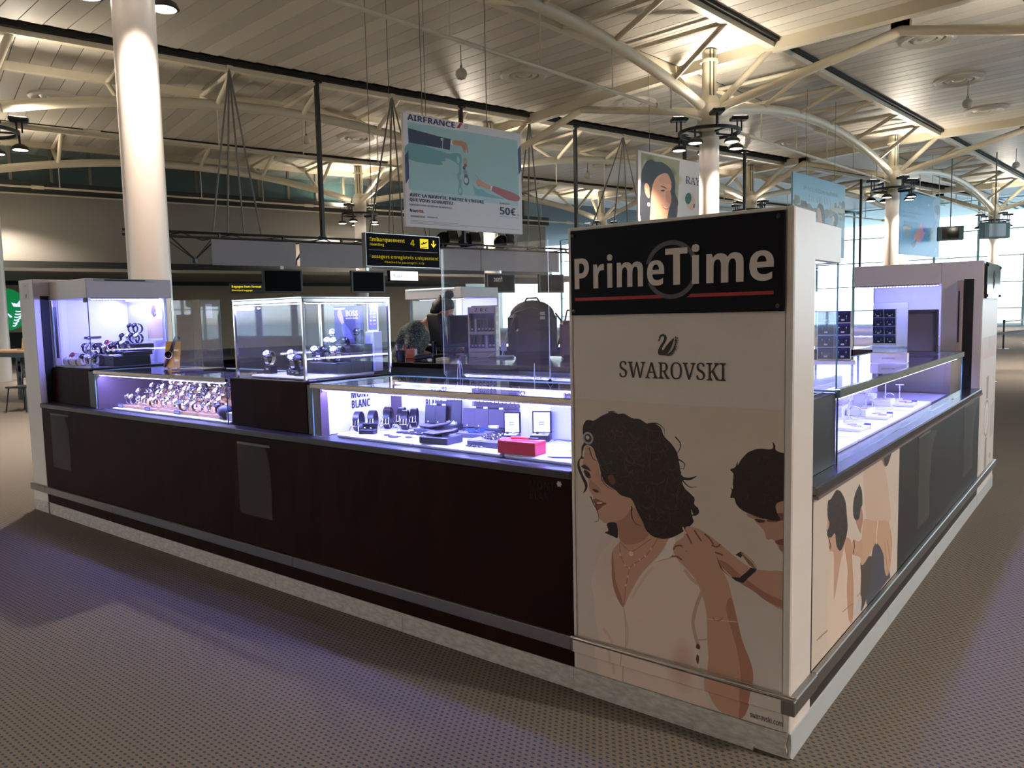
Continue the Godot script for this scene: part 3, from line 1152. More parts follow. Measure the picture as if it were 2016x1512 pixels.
	obj("star_outline", ring(0.014, 0.010, 0, 0.001, 6), ink, o, f * Transform3D(Basis(Vector3.UP, PI / 2) * Basis(Vector3.RIGHT, PI / 2), V(-2.553, 1.155, -0.44)))
	for x in [-2.27, -1.72]:
		letters("lettering", "BLANC", 0.13, 0.045, ink, o, f * Transform3D(Basis(), V(x, 1.04, -0.584)), "sans_bold", 0.001)
		letters("lettering", "MONT", 0.125, 0.045, ink, o, f * Transform3D(Basis(), V(x, 1.098, -0.584)), "sans_bold", 0.001)
		obj("star_outline", ring(0.016, 0.012, 0, 0.001, 6), ink, o, f * Transform3D(Basis(Vector3.RIGHT, PI / 2), V(x + 0.15, 1.15, -0.583)))
	# dim lettering and pale star on the outer panel
	var dim := mt("ink_dim", "060405", 0.25)
	letters("lettering", "MONT", 0.13, 0.035, dim, o, f * Transform3D(Basis(), V(-1.095, 0.825, 0.0005)), "sans_bold", 0.001)
	letters("lettering", "BLANC", 0.13, 0.035, dim, o, f * Transform3D(Basis(), V(-1.095, 0.778, 0.0005)), "sans_bold", 0.001)
	var st := PackedVector2Array()
	for i in 12:
		var a := TAU * i / 12 + PI / 6
		st.append(Vector2(cos(a), sin(a)) * (0.0135 if i % 2 else 0.0095))
	obj("star", MB.new().prism(st, 0, 0.0015, f * Transform3D(Basis(), V(-0.943, 0.858, 0.0005))), M.letter_white, o)
	# taped clear sleeves on the panels
	var sl := mt("sleeve_plastic", "8d8f90", 0.3, 0.0, {"alpha": 0.16})
	sleeve(V(-5.913, 0.412, 0.004), 0.33, 0.44, 0.0, "clear plastic sleeve taped to the brown panel near the left end", sl)
	sleeve(V(-3.264, 0.411, 0.004), 0.325, 0.432, 0.0, "clear plastic sleeve taped to the middle of the brown front panel", sl)

func sleeve(p: Vector3, w: float, h: float, turn: float, label: String, m: Material) -> void:
	var o := thing("plastic_sleeve", label, "plastic sleeve", p, turn, "clear plastic sleeves")
	var mb := MB.new()
	var nx := 6
	var ny := 8
	var P := func(i, j): return V(w * i / nx, h * j / ny, 0.001 + 0.0035 * absf(sin(i * 1.7 + j * 0.9)) + (0.03 * pow(maxf(0.0, float(i) / nx + float(j) / ny - 1.55) / 0.45, 2.0)))
	for i in nx:
		for j in ny:
			mb.quad(P.call(i, j), P.call(i + 1, j), P.call(i + 1, j + 1), P.call(i, j + 1))
	obj("film", mb, m, o)
	obj("tape_edge", MB.new().box(V(w * 0.5, h - 0.008, 0.001), V(w, 0.014, 0.001)), mt("sleeve_tape", "a7a5a2", 0.35, 0.0, {"alpha": 0.22}), o)

func left_corner() -> void:
	var o := thing("end_post", "narrow white end post at the kiosk's left corner", "post", V(-6.23, 0, -0.44))
	B(o, "body", V(-6.37, 0.0, -0.88), V(-6.09, 1.925, 0.0), M.white_panel, 0.004)
	B(o, "plinth", V(-6.372, 0.0, -0.88), V(-6.088, 0.094, 0.004), M.plinth_white, 0.001)
	B(o, "bumper", V(-6.378, 0.176, 0.0), V(-6.087, 0.234, 0.024), M.rail, 0.004)
	B(o, "black_channel", V(-6.09, 0.92, -0.112), V(-6.083, 1.79, -0.05), M.black_rubber)
	B(o, "inner_stile", V(-6.089, 1.21, -0.168), V(-6.064, 1.752, -0.128), mt("stile_mauve", "a79a98", 0.45), 0.003)
	B(o, "stile_slot", V(-6.0635, 1.28, -0.155), V(-6.062, 1.7, -0.135), M.black)
	var lb := B(o, "small_label", V(-6.29, 1.76, 0.0), V(-6.17, 1.9, 0.0008), mt("label_pale", "cfc9c6", 0.5))
	letters("label_text", "ici", 0.03, 0.014, M.print_black, lb, Transform3D(Basis(), V(-0.015, 0.04, 0.0006)), "sans", 0.0004)
	obj("pictogram", MB.new().prism(PackedVector2Array([Vector2(-0.012, -0.05), Vector2(0.004, -0.052), Vector2(0.014, -0.02), Vector2(0.0, -0.022)]), 0.0004, 0.0012), M.print_black, lb)
	# glass cabinet with white header
	var c := thing("corner_cabinet", "lit glass cabinet of watches under a white header at the left end", "display cabinet", V(-5.75, 1.205, -0.43))
	B(c, "header", V(-6.088, 1.755, -0.80), V(-5.41, 1.905, -0.12), M.white_panel, 0.004)
	B(c, "hinge_bar", V(-5.409, 1.885, -0.66), V(-5.404, 1.903, -0.18), M.steel, 0.001)
	B(c, "hinge_slot", V(-5.4045, 1.888, -0.58), V(-5.402, 1.899, -0.26), M.black)
	B(c, "rear_panel", V(-6.08, 1.207, -0.76), V(-5.43, 1.755, -0.74), mt("cabinet_white", "d6d5de", 0.45))
	B(c, "left_panel", V(-6.085, 1.207, -0.74), V(-6.07, 1.753, -0.172), M.cabinet_white)
	B(c, "base_board", V(-6.08, 1.207, -0.74), V(-5.42, 1.216, -0.125), mt("board_grey", "6a6870", 0.35))
	B(c, "glass_clip", V(-5.47, 1.72, -0.13), V(-5.41, 1.755, -0.118), M.chrome, 0.002)
	pane("front_pane", V(-6.06, 1.217, -0.1235), V(-5.41, 1.215, -0.125), V(-5.41, 1.755, -0.125), V(-6.06, 1.755, -0.125), c).position = -c.position
	pane("side_pane", V(-5.41, 1.215, -0.125), V(-5.41, 1.215, -0.74), V(-5.41, 1.755, -0.74), V(-5.41, 1.755, -0.125), c).position = -c.position
	led_strip(c, V(-5.44, 1.748, -0.70), V(-5.44, 1.748, -0.16), 1.6, V(-0.55, -0.83, 0).normalized())
	led_strip(c, V(-6.0, 1.748, -0.70), V(-5.5, 1.748, -0.70), 0.6, V(0, -0.9, 0.43).normalized())

func right_counter() -> void:
	var o := thing("side_counter", "dark right-hand counter with steel sill and lit jewellery case", "counter", V(-0.31, 0, -2.24))
	B(o, "panel", V(-0.6, 0.097, -4.25), V(0.0, 0.88, -0.226), mt("side_wood", "25211f", 0.36), 0.002)
	for q in [[-4.25, -2.6], [-2.598, -1.4], [-1.398, -0.227]]:
		B(o, "plinth_board", V(-0.05, 0.0, q[0]), V(0.003, 0.097, q[1]), M.plinth_blue, 0.0015)
	for q in [[-4.245, -2.9], [-2.898, -0.226]]:
		B(o, "bumper", V(0.0, 0.176, q[0]), V(0.024, 0.234, q[1]), M.rail, 0.004)
	var sill := mt("sill_steel", "6e6d70", 0.22, 0.85)
	B(o, "sill", V(-0.14, 0.882, -4.25), V(0.014, 0.918, -0.226), sill, 0.006)
	B(o, "sill_bead", V(0.0, 0.872, -4.25), V(0.02, 0.884, -0.226), mt("bead_mauve", "6d6060", 0.4))
	B(o, "deck", V(-0.62, 0.88, -4.2), V(-0.1, 0.917, -0.226), mt("deck_pale", "b5b2c4", 0.2))
	B(o, "dark_box", V(-0.6, 0.918, -0.69), V(-0.055, 1.208, -0.227), M.side_wood, 0.002)
	B(o, "inner_wall", V(-0.62, 0.918, -4.1), V(-0.6, 1.18, -0.69), M.display_white)
	B(o, "end_box", V(-0.62, 0.918, -4.2), V(-0.12, 1.205, -3.72), M.jamb)
	B(o, "mirror_panel", V(-0.6, 0.93, -3.715), V(-0.16, 1.18, -3.71), M.box_grey)
	pane("front_pane", V(-0.05, 0.918, -0.69), V(-0.05, 0.918, -3.72), V(-0.05, 1.19, -3.72), V(-0.05, 1.19, -0.69), o).position = -o.position
	pane("top_pane", V(-0.05, 1.215, -0.69), V(-0.05, 1.215, -3.72), V(-0.62, 1.215, -3.72), V(-0.62, 1.215, -0.69), o, M.top_glass).position = -o.position
	B(o, "trim", V(-0.062, 1.188, -3.74), V(-0.038, 1.224, -0.692), mt("trim_green", "8f9c94", 0.22, 0.7), 0.003)
	led_strip(o, V(-0.075, 1.18, -0.74), V(-0.075, 1.18, -3.66), 4.0, V(-0.6, -0.8, 0).normalized())
	# picture print on the outer panel
	var pr := tex_mat("side_poster_print", poster_side(), 0.42)
	obj("poster", MB.new().quad(V(0.0015, 0.236, -0.228), V(0.0015, 0.236, -1.575), V(0.0015, 0.879, -1.575), V(0.0015, 0.879, -0.228)), pr, o).position = -o.position
	var sl: Material = M.sleeve_plastic
	sleeve(V(0.004, 0.345, -2.02), 0.31, 0.51, PI / 2, "clear plastic sleeve on the dark right-hand panel beside the poster", sl)
	sleeve(V(0.004, 0.362, -3.5), 0.42, 0.5, PI / 2, "clear plastic sleeve on the right-hand panel next to the far post", sl)
	# glass cabinet behind the tower
	var c := thing("tower_cabinet", "glass cabinet with navy earring cards behind the sign tower", "display cabinet", V(-0.36, 1.208, -0.54))
	B(c, "header", V(-0.62, 1.735, -0.86), V(-0.09, 1.885, -0.226), M.white_panel, 0.004)
	pane("side_pane", V(-0.10, 1.212, -0.235), V(-0.10, 1.212, -0.85), V(-0.10, 1.735, -0.85), V(-0.10, 1.735, -0.23), c).position = -c.position
	pane("far_pane", V(-0.10, 1.21, -0.85), V(-0.61, 1.21, -0.85), V(-0.61, 1.735, -0.85), V(-0.10, 1.735, -0.85), c).position = -c.position
	pane("inner_pane", V(-0.61, 1.21, -0.85), V(-0.61, 1.21, -0.23), V(-0.61, 1.735, -0.23), V(-0.61, 1.735, -0.85), c).position = -c.position
	led_strip(c, V(-0.2, 1.73, -0.82), V(-0.2, 1.73, -0.26), 0.7, V(0, -1, 0))

func far_corner() -> void:
	var o := thing("far_post", "white far post of the right side with small glass sign", "post", V(-0.14, 0, -4.69))
	B(o, "body", V(-0.28, 0, -5.13), V(0, 1.885, -4.25), M.white_panel, 0.004)
	B(o, "plinth", V(-0.28, 0, -5.13), V(0.004, 0.097, -4.246), M.plinth_blue, 0.001)
	B(o, "bumper", V(0.0, 0.176, -5.14), V(0.024, 0.234, -4.247), M.rail, 0.004)
	B(o, "black_channel", V(-0.125, 0.9, -4.25), V(-0.06, 1.75, -4.243), M.black_rubber)
	B(o, "inner_stile", V(-0.165, 1.2, -4.25), V(-0.13, 1.74, -4.21), M.stile_mauve, 0.003)
	B(o, "stile_slot", V(-0.156, 1.27, -4.21), V(-0.146, 1.66, -4.208), M.black)
	var g := B(o, "glass_sign", V(0.012, 1.6, -5.08), V(0.02, 1.872, -4.29), mt("sign_aqua", "a9c4cb", 0.08), 0.001)
	obj("sign_edge", MB.new().box(V(0, 0, 0.3955), V(0.012, 0.272, 0.01)), M.black, g)
	for y in [-0.115, 0.115]:
		for z in [-0.37, 0.375]:
			obj("stud", MB.new().lathe([Vector2(0.012, -0.012), Vector2(0.012, 0.008), Vector2(0, 0.009)], 12, Transform3D(Basis(Vector3.BACK, -PI / 2), V(0.004, y, z))), M.black, g)
	obj("watch_outline", MB.new().tube([V(0.006, -0.06, 0.02), V(0.006, 0.05, 0.06), V(0.006, 0.085, 0.02), V(0.006, 0.05, -0.02), V(0.006, -0.06, 0.02)], 0.003, 5), M.letter_grey, g)
	# faint watch print low on the outer face
	obj("print", MB.new().quad(V(0.0015, 0.24, -4.3), V(0.0015, 0.24, -5.1), V(0.0015, 1.3, -5.1), V(0.0015, 1.3, -4.3)), tex_mat("far_print", poster_far(), 0.45), o).position = -o.position
	var c := thing("far_cabinet", "glass cabinet under a white header at the far right corner", "display cabinet", V(-0.6, 0, -4.57))
	B(c, "header", V(-0.92, 1.72, -4.92), V(-0.28, 1.885, -4.25), M.white_panel, 0.004)
	B(c, "base", V(-0.92, 0, -4.92), V(-0.28, 1.205, -4.252), M.jamb, 0.002)
	B(c, "rear_panel", V(-0.92, 1.21, -4.92), V(-0.28, 1.72, -4.9), M.cabinet_white)
	pane("front_pane", V(-0.92, 1.21, -4.26), V(-0.285, 1.21, -4.26), V(-0.285, 1.72, -4.26), V(-0.92, 1.72, -4.26), c).position = -c.position
	pane("side_pane", V(-0.92, 1.21, -4.9), V(-0.92, 1.21, -4.26), V(-0.92, 1.72, -4.26), V(-0.92, 1.72, -4.9), c).position = -c.position
	led_strip(c, V(-0.88, 1.714, -4.28), V(-0.3, 1.714, -4.28), 1.2, V(0, -0.8, -0.6).normalized())
	# rear left cabinet
	var r := thing("rear_cabinet", "lit cabinet with white header behind the saleswoman", "display cabinet", V(-5.9, 0, -4.75))
	B(r, "header", V(-6.36, 1.775, -5.1), V(-5.4, 1.905, -4.4), M.white_panel, 0.004)
	B(r, "hinge_bar", V(-6.3, 1.885, -4.398), V(-5.5, 1.9, -4.394), M.steel, 0.001)
	B(r, "base", V(-6.36, 0, -5.1), V(-5.4, 1.2, -4.42), M.wood, 0.002)
	B(r, "rear_panel", V(-6.1, 1.2, -5.1), V(-5.4, 1.775, -5.07), M.cabinet_white)
	pane("front_pane", V(-6.3, 1.2, -4.43), V(-5.42, 1.2, -4.43), V(-5.42, 1.775, -4.43), V(-6.3, 1.775, -4.43), r).position = -r.position
	led_strip(r, V(-6.2, 1.768, -4.5), V(-5.45, 1.768, -4.5), 2.4, V(0, -0.7, -0.7).normalized())
	var b := thing("rear_counter", "dark rear counter between the far cabinets", "counter", V(-3.2, 0, -4.85))
	B(b, "body", V(-5.4, 0, -5.1), V(-0.92, 1.15, -4.55), M.wood, 0.002)
	B(b, "top", V(-5.4, 1.15, -5.12), V(-0.92, 1.19, -4.53), M.black_gloss, 0.003)
	var l := thing("left_counter", "dark counter along the kiosk's left side", "counter", V(-6.1, 0, -2.65))
	B(l, "body", V(-6.36, 0, -4.4), V(-5.85, 1.15, -0.9), M.wood, 0.002)
	B(l, "top", V(-6.37, 1.15, -4.4), V(-5.83, 1.19, -0.9), M.black_gloss, 0.003)

func interior() -> void:
	var o := thing("service_desk", "black glossy service desk in the middle of the kiosk", "desk", V(-2.65, 0, -2.3))
	B(o, "body", V(-4.28, 0, -2.75), V(-1.0, 1.16, -1.72), M.black, 0.003)
	B(o, "top", V(-4.3, 1.16, -2.77), V(-0.98, 1.2, -1.69), M.black_gloss, 0.004)
	B(o, "front_groove", V(-4.28, 1.02, -1.722), V(-1.0, 1.03, -1.716), mt("groove_grey", "25252c", 0.4))
	# glass case standing on the front counter
	var c := thing("watch_case", "square glass case of dark wristwatches with chrome corner posts", "display case", V(-3.05, 1.205, -0.41))
	var x0 := -3.385
	var x1 := -2.72
	var z0 := -0.735
	var z1 := -0.10
	var y0 := 1.208
	var y1 := 1.668
	pane("front_pane", V(x0, y0, z1), V(x1, y0, z1), V(x1, y1, z1), V(x0, y1, z1), c).position = -c.position
	pane("right_pane", V(x1, y0, z1), V(x1, y0, z0), V(x1, y1, z0), V(x1, y1, z1), c).position = -c.position
	pane("left_pane", V(x0, y0, z0), V(x0, y0, z1), V(x0, y1, z1), V(x0, y1, z0), c).position = -c.position
	pane("rear_pane", V(x1, y0, z0), V(x0, y0, z0), V(x0, y1, z0), V(x1, y1, z0), c).position = -c.position
	for q in [[x0, z1], [x1, z1], [x1, z0], [x0, z0]]:
		B(c, "corner_post", V(q[0] - 0.008, y0, q[1] - 0.008), V(q[0] + 0.008, y1, q[1] + 0.008), M.chrome, 0.002)
	B(c, "top_board", V(x0 - 0.01, y1, z0 - 0.01), V(x1 + 0.01, y1 + 0.012, z1 + 0.01), mt("case_top", "8d8f94", 0.15, 0.8), 0.002)
	B(c, "top_rail", V(x0 - 0.006, y1 - 0.02, z1 - 0.004), V(x1 + 0.008, y1, z1 + 0.008), M.chrome, 0.002)
	B(c, "top_rail", V(x1 - 0.004, y1 - 0.02, z0), V(x1 + 0.008, y1, z1 - 0.004), M.chrome, 0.002)
	led_strip(c, V(x0 + 0.02, y1 - 0.024, z1 - 0.02), V(x1 - 0.02, y1 - 0.024, z1 - 0.02), 1.0, V(0, -0.8, -0.6).normalized())
	led_strip(c, V(x1 - 0.02, y1 - 0.024, z1 - 0.03), V(x1 - 0.02, y1 - 0.024, z0 + 0.03), 1.0, V(-0.6, -0.8, 0).normalized())
	# clear screens on the counter's rear edge
	screen(V(-2.19, 1.207, -0.66), 0.74, 0.72, "clear plastic sneeze screen with arched slot in front of the desk", true)
	screen(V(-1.44, 1.207, -0.645), 0.55, 0.66, "clear plastic sneeze screen next to the sign tower", false)

func screen(p: Vector3, w: float, h: float, label: String, whole: bool) -> void:
	var o := thing("sneeze_screen", label, "plastic screen", p, 0.0, "clear sneeze screens")
	var pg := PackedVector2Array([Vector2(0, 0.02), Vector2(0.02, 0.0), Vector2(w - 0.02, 0.0), Vector2(w, 0.02), Vector2(w, h), Vector2(0, h)])
	obj("sheet", MB.new().prism(pg, 0, 0, Transform3D(), false), M.plexi, o)
	var e := MB.new()
	for i in pg.size():
		var q := pg[(i + 1) % pg.size()]
		e.quad(V(pg[i].x, pg[i].y, -0.003), V(q.x, q.y, -0.003), V(q.x, q.y, 0.003), V(pg[i].x, pg[i].y, 0.003))
	obj("sheet_edge", e, mt("plexi_edge", "a9b0bd", 0.2), o)
	# arched foot at right angles to the sheet
	for x in ([0.12, w - 0.1] if whole else [0.3]):
		var a := []
		for i in 13:
			var t := PI * i / 12
			a.append(V(x + 0.08 * cos(t), 0.002 + 0.09 * sin(t), 0.11 * cos(t)))
		obj("arched_foot", MB.new().tube(a, 0.0022, 5), M.plexi_edge, o)
		obj("foot_rib", MB.new().tube([V(x, 0.002, 0), V(x, 0.092, 0)], 0.0022, 5), M.plexi_edge, o)



func curls(p: Paint, n: int, inside: Array, cols: Array, sd: int, wd := 5.0, len_ := 60.0) -> void:
	# loose strands of hair scattered inside an outline
	var r := RandomNumberGenerator.new()
	r.seed = sd
	var pg := PackedVector2Array()
	var lo := Vector2(1e9, 1e9)
	var hi := -lo
	for i in inside.size() / 2:
		var q := Vector2(inside[i * 2], inside[i * 2 + 1])
		pg.append(q)
		lo = lo.min(q)
		hi = hi.max(q)
	for i in n:
		var q := Vector2(r.randf_range(lo.x, hi.x), r.randf_range(lo.y, hi.y))
		if not Geometry2D.is_point_in_polygon(q, pg):
			continue
		var a := r.randf_range(0.6, 2.2)
		var bend := r.randf_range(-0.9, 0.9)
		var pts := [q.x, q.y]
		for k in 5:
			a += bend
			bend *= 0.86
			q += Vector2(cos(a), sin(a) * 0.75) * len_ * 0.2
			if not Geometry2D.is_point_in_polygon(q, pg):
				break
			pts.append_array([q.x, q.y])
		if pts.size() > 4:
			p.line(pts, wd * r.randf_range(0.4, 1.0), cols[r.randi() % cols.size()], true)

func poster_main() -> Texture2D:
	var p := Paint.new(820, 1090, hexc("d3c6bb"))
	p.soft(880, 850, 420, 420, Color(0.86, 0.83, 0.82, 0.7))
	p.soft(60, 560, 260, 420, Color(0.86, 0.82, 0.80, 0.6))
	var skin := hexc("c79c86")
	var skin_d := hexc("a87864")
	var hair := hexc("241818")
	# man
	p.poly([850, 327, 855, 339, 878, 344, 890, 355, 912, 367, 924, 380, 929, 396, 938, 402, 954, 397, 970, 406, 981, 421, 995, 434, 1020, 435, 1018, 269, 969, 281, 906, 324], hexc("b98f7b"))
	p.poly([883, 344, 899, 341, 925, 343, 920, 349, 899, 352], hexc("4a2c26"))
	p.poly([931, 343, 969, 343, 988, 336, 1019, 330, 1019, 311, 969, 317], hexc("7a4f42"))
	p.soft(985, 225, 60, 90, Color(0.55, 0.38, 0.32, 0.5))
	p.poly([967, 403, 998, 391, 1023, 389, 1023, 404, 983, 412], hexc("7c4340"))
	p.poly([981, 419, 1001, 409, 1026, 406, 1026, 434, 1002, 433], hexc("8d6c5d"))
	p.poly([1022, 126, 998, 128, 967, 121, 964, 106, 953, 96, 956, 113, 942, 120, 897, 121, 872, 128, 849, 138, 823, 161, 810, 179, 808, 169, 797, 187, 776, 196, 790, 208, 788, 237, 787, 257, 763, 245, 783, 260, 777, 285, 794, 286, 804, 305, 827, 320, 854, 327, 899, 336, 938, 338, 963, 339, 988, 334, 975, 316, 969, 288, 1000, 273, 1024, 271], hair)
	curls(p, 90, [998, 132, 897, 127, 823, 166, 790, 237, 824, 308, 938, 330, 969, 288, 1000, 266], [hexc("37261f"), hexc("191112"), hexc("2c1e1c")], 4, 7.0, 40.0)
	# shirt behind, sleeve
	p.poly([621, 577, 668, 544, 759, 531, 782, 578, 810, 656, 804, 706, 760, 832, 714, 884, 668, 868, 632, 824, 615, 775], hexc("d9c8be"))
	# man's forearm
	p.poly([668, 419, 725, 437, 803, 476, 869, 501, 932, 500, 1015, 500, 1016, 609, 933, 596, 880, 574, 815, 554, 759, 527, 714, 496], hexc("c29884"))
	p.poly([714, 496, 759, 527, 815, 554, 880, 574, 933, 596, 1016, 609, 1016, 589, 922, 568, 825, 530, 759, 498], skin_d)
	# shirt
	p.poly([202, 507, 164, 525, 131, 562, 103, 612, 83, 666, 96, 714, 102, 786, 115, 838, 125, 891, 118, 965, 133, 1072, 158, 1177, 327, 1226, 686, 1133, 668, 953, 638, 869, 633, 794, 617, 757, 608, 715, 622, 656, 654, 605, 622, 571, 567, 546, 535, 521, 525, 479, 521, 450, 512, 431, 492, 456, 464, 497, 420, 540, 355, 593, 314, 645, 282, 691, 257, 731, 230, 703, 204, 658, 197, 602, 196, 546], hexc("e2cdc1"))
	p.soft(430, 640, 260, 200, Color(0.93, 0.83, 0.77, 0.7))
	p.soft(170, 560, 110, 200, Color(0.83, 0.76, 0.73, 0.7))
	# skin of neck and chest
	p.poly([219, 393, 234, 468, 244, 491, 201, 535, 196, 599, 202, 655, 225, 701, 257, 729, 282, 690, 314, 645, 355, 593, 420, 536, 464, 493, 488, 457, 512, 431, 435, 453, 386, 429, 367, 363], skin)
	p.poly([224, 406, 244, 466, 285, 489, 336, 469, 396, 441, 367, 411, 307, 390], hexc("b58872"))
	p.poly([201, 535, 196, 599, 202, 655, 225, 701, 257, 729, 246, 690, 220, 645, 212, 597], skin_d)
	# placket, folds, collar
	p.line([258, 730, 268, 775, 270, 827, 266, 899, 258, 972, 256, 1117], 6, hexc("c2a99c"))
	p.line([276, 777, 280, 825, 275, 866], 9, Color(0.75, 0.64, 0.58, 0.5))
	p.line([424, 541, 463, 529, 502, 515, 518, 490], 6, hexc("c3a99b"))
	p.poly([424, 541, 463, 499, 492, 458, 512, 431, 523, 449, 521, 486, 497, 516, 458, 529], hexc("e9dcd4"))
	p.line([145, 825, 180, 851, 201, 887, 210, 982], 14, Color(0.78, 0.67, 0.61, 0.5))
	p.line([654, 605, 627, 656, 608, 715, 615, 757, 631, 794], 16, Color(0.66, 0.52, 0.46, 0.6))
	p.line([567, 549, 599, 574, 631, 589], 16, Color(0.66, 0.52, 0.46, 0.45))
	p.line([414, 561, 364, 609, 303, 688], 12, Color(0.80, 0.69, 0.63, 0.5))
	for q in [[627, 791, 640, 796, 638, 809, 622, 806], [627, 828, 636, 836, 631, 861, 622, 846]]:
		p.poly(q, hexc("5b352e"))
	p.line([622, 779, 663, 771, 677, 762], 5, hexc("b89d91"))
	# woman's face
	p.poly([63, 166, 51, 203, 44, 232, 50, 253, 71, 280, 74, 304, 76, 323, 87, 336, 100, 349, 96, 364, 109, 375, 113, 390, 121, 409, 139, 428, 166, 437, 208, 431, 224, 429, 234, 456, 244, 490, 295, 500, 386, 462, 376, 412, 337, 375, 307, 338, 267, 321, 226, 308, 173, 299, 142, 274, 132, 232, 127, 198, 101, 175], hexc("c59b87"))
	p.poly([208, 431, 224, 429, 234, 456, 244, 490, 295, 500, 386, 462, 376, 412, 337, 375, 307, 368, 266, 407], hexc("b0836e"))
	p.soft(150, 268, 45, 60, Color(0.72, 0.44, 0.38, 0.45))
	p.poly([77, 286, 98, 295, 130, 310, 141, 326, 125, 333, 103, 324, 82, 321], hexc("b38773"))
	p.poly([95, 322, 117, 321, 130, 327, 114, 332], hexc("5b352e"))
	p.poly([34, 242, 56, 237, 78, 247, 86, 257, 67, 253, 45, 250], hexc("3a2622"))
	p.poly([47, 257, 66, 257, 83, 268, 85, 282, 69, 283, 55, 274], hexc("3d2926"))
	p.poly([61, 264, 77, 268, 80, 277, 69, 278], hexc("171012"))
	p.poly([97, 359, 122, 355, 146, 361, 171, 366, 148, 379, 129, 393, 115, 393, 109, 376], hexc("96544f"))
	p.poly([119, 367, 146, 364, 145, 371, 124, 373], hexc("d9c2b8"))
	p.line([109, 376, 129, 374, 171, 366], 4, hexc("5a2d2c"))
	# hair behind the neck, then the mass of curls
	p.poly([174, 438, 224, 431, 231, 481, 207, 480, 181, 476, 162, 471, 181, 462], hair)
	var mass: Array = [108, 74, 151, 55, 188, 43, 209, 38, 240, 44, 271, 42, 311, 55, 351, 57, 390, 71, 428, 69, 457, 82, 471, 108, 504, 129, 532, 156, 541, 181, 548, 210, 555, 232, 582, 239, 627, 229, 596, 245, 559, 249, 568, 273, 596, 290, 616, 304, 614, 323, 632, 335, 636, 350, 614, 362, 600, 341, 605, 367, 611, 382, 591, 401, 554, 425, 511, 446, 464, 457, 415, 455, 381, 438, 362, 410, 337, 379, 307, 338, 277, 332, 246, 327, 220, 312, 184, 301, 158, 286, 142, 253, 132, 225, 116, 199, 101, 172, 68, 163, 52, 172, 40, 204, 51, 214, 29, 219, 25, 241, 44, 275, 66, 301, 65, 323, 43, 341, 54, 316, 33, 283, 14, 252, 15, 227, 35, 205, 38, 173, 52, 154, 45, 123, 48, 95, 65, 76, 87, 73]
	p.poly(mass, hair)
	curls(p, 900, mass, [hexc("35241f"), hexc("150f11"), hexc("2b1c1a"), hexc("452f27"), hexc("1c1314")], 9, 7.0, 95.0)
	for q in [[390, 71, 438, 67, 471, 85, 473, 111], [525, 106, 550, 129, 536, 159, 494, 175], [541, 181, 568, 192, 566, 208, 550, 210], [559, 249, 591, 268, 627, 264], [307, 362, 306, 396, 326, 421, 356, 424], [148, 245, 147, 280, 178, 305, 220, 312], [257, 291, 272, 310, 313, 312, 348, 296], [188, 41, 214, 36, 235, 42], [79, 173, 100, 210, 132, 218], [340, 106, 369, 150, 398, 165], [84, 349, 102, 376, 121, 395, 128, 429, 101, 440]]:
		p.line(q, 6, hexc("2a1b19"), true)
	p.poly([182, 267, 206, 261, 221, 281, 210, 295, 189, 287], hexc("6d4338"))
	p.dot([74, 139][0], [74, 139][1], 30, 30, hexc("a9a6a2"))
	p.dot([74, 139][0], [74, 139][1], 20, 20, hexc("3b3230"))
	p.dot([72, 137][0], [72, 137][1], 10, 10, hexc("cfccc8"))
	# necklaces
	var gold := hexc("8e6a52")
	p.line([244, 496, 272, 512, 305, 521, 356, 494, 405, 464], 3, gold)
	p.line([241, 498, 245, 543, 268, 575, 290, 582, 315, 565, 375, 529, 405, 499, 437, 460], 3, gold)
	p.line([290, 582, 283, 614, 272, 647, 266, 687, 259, 720], 3, gold)
	p.dot([301, 530][0], [301, 530][1], 12, 12, hexc("e0cbbd"))
	for q in [[243, 541], [268, 576], [291, 582], [319, 567], [345, 545], [374, 529], [403, 500], [283, 614], [272, 647]]:
		p.dot(q[0], q[1], 5, 6, hexc("d9c0ae"))
	# her hand and forearm over the collar
	p.poly([513, 489, 525, 462, 562, 440, 574, 405, 598, 400, 645, 405, 685, 429, 725, 503, 765, 555, 787, 610, 810, 680, 832, 743, 876, 825, 874, 892, 850, 973, 817, 999, 726, 993, 674, 927, 679, 831, 674, 764, 670, 679, 650, 623, 621, 577, 573, 541, 537, 520], hexc("c69a84"))
	p.poly([782, 611, 810, 680, 832, 743, 876, 825, 874, 892, 850, 973, 817, 999, 828, 902, 816, 804, 788, 726, 759, 648], hexc("ae7c66"))
	p.soft(560, 880, 70, 130, Color(0.72, 0.50, 0.41, 0.5))
	for q in [[614, 410, 630, 426, 648, 442], [569, 413, 585, 434, 602, 456], [514, 488, 527, 474, 556, 470, 577, 485], [505, 513, 531, 509, 556, 518], [662, 416, 686, 430, 702, 446], [694, 450, 718, 452, 734, 442], [710, 471, 745, 476]]:
		p.line(q, 7, hexc("7d5244"))
	p.poly([718, 484, 742, 521, 780, 542, 765, 537, 734, 519], hexc("5b3a30"))
	p.line([560, 406, 569, 419, 577, 426], 8, hexc("d8cbc2"))
	p.line([577, 444, 560, 464, 575, 484], 8, hexc("b9a094"))
	p.line([672, 698, 718, 695, 808, 685], 4, hexc("e0bba5"))
	p.line([700, 688, 710, 698, 734, 692, 744, 682], 4, hexc("9a6b56"))
	# his watch
	p.poly([781, 542, 819, 539, 856, 510, 865, 500, 892, 499, 886, 510, 856, 534, 834, 554, 803, 552], hexc("2a2524"), false)
	p.poly([801, 467, 822, 454, 835, 457, 824, 474], hexc("2a1e1d"), false)
	p.poly([822, 459, 833, 455, 878, 479, 892, 494, 886, 502, 860, 493], hexc("8d6b4c"), false)
	p.line([833, 459, 874, 482, 889, 497], 5, hexc("d0b086"))
	return p.tex()

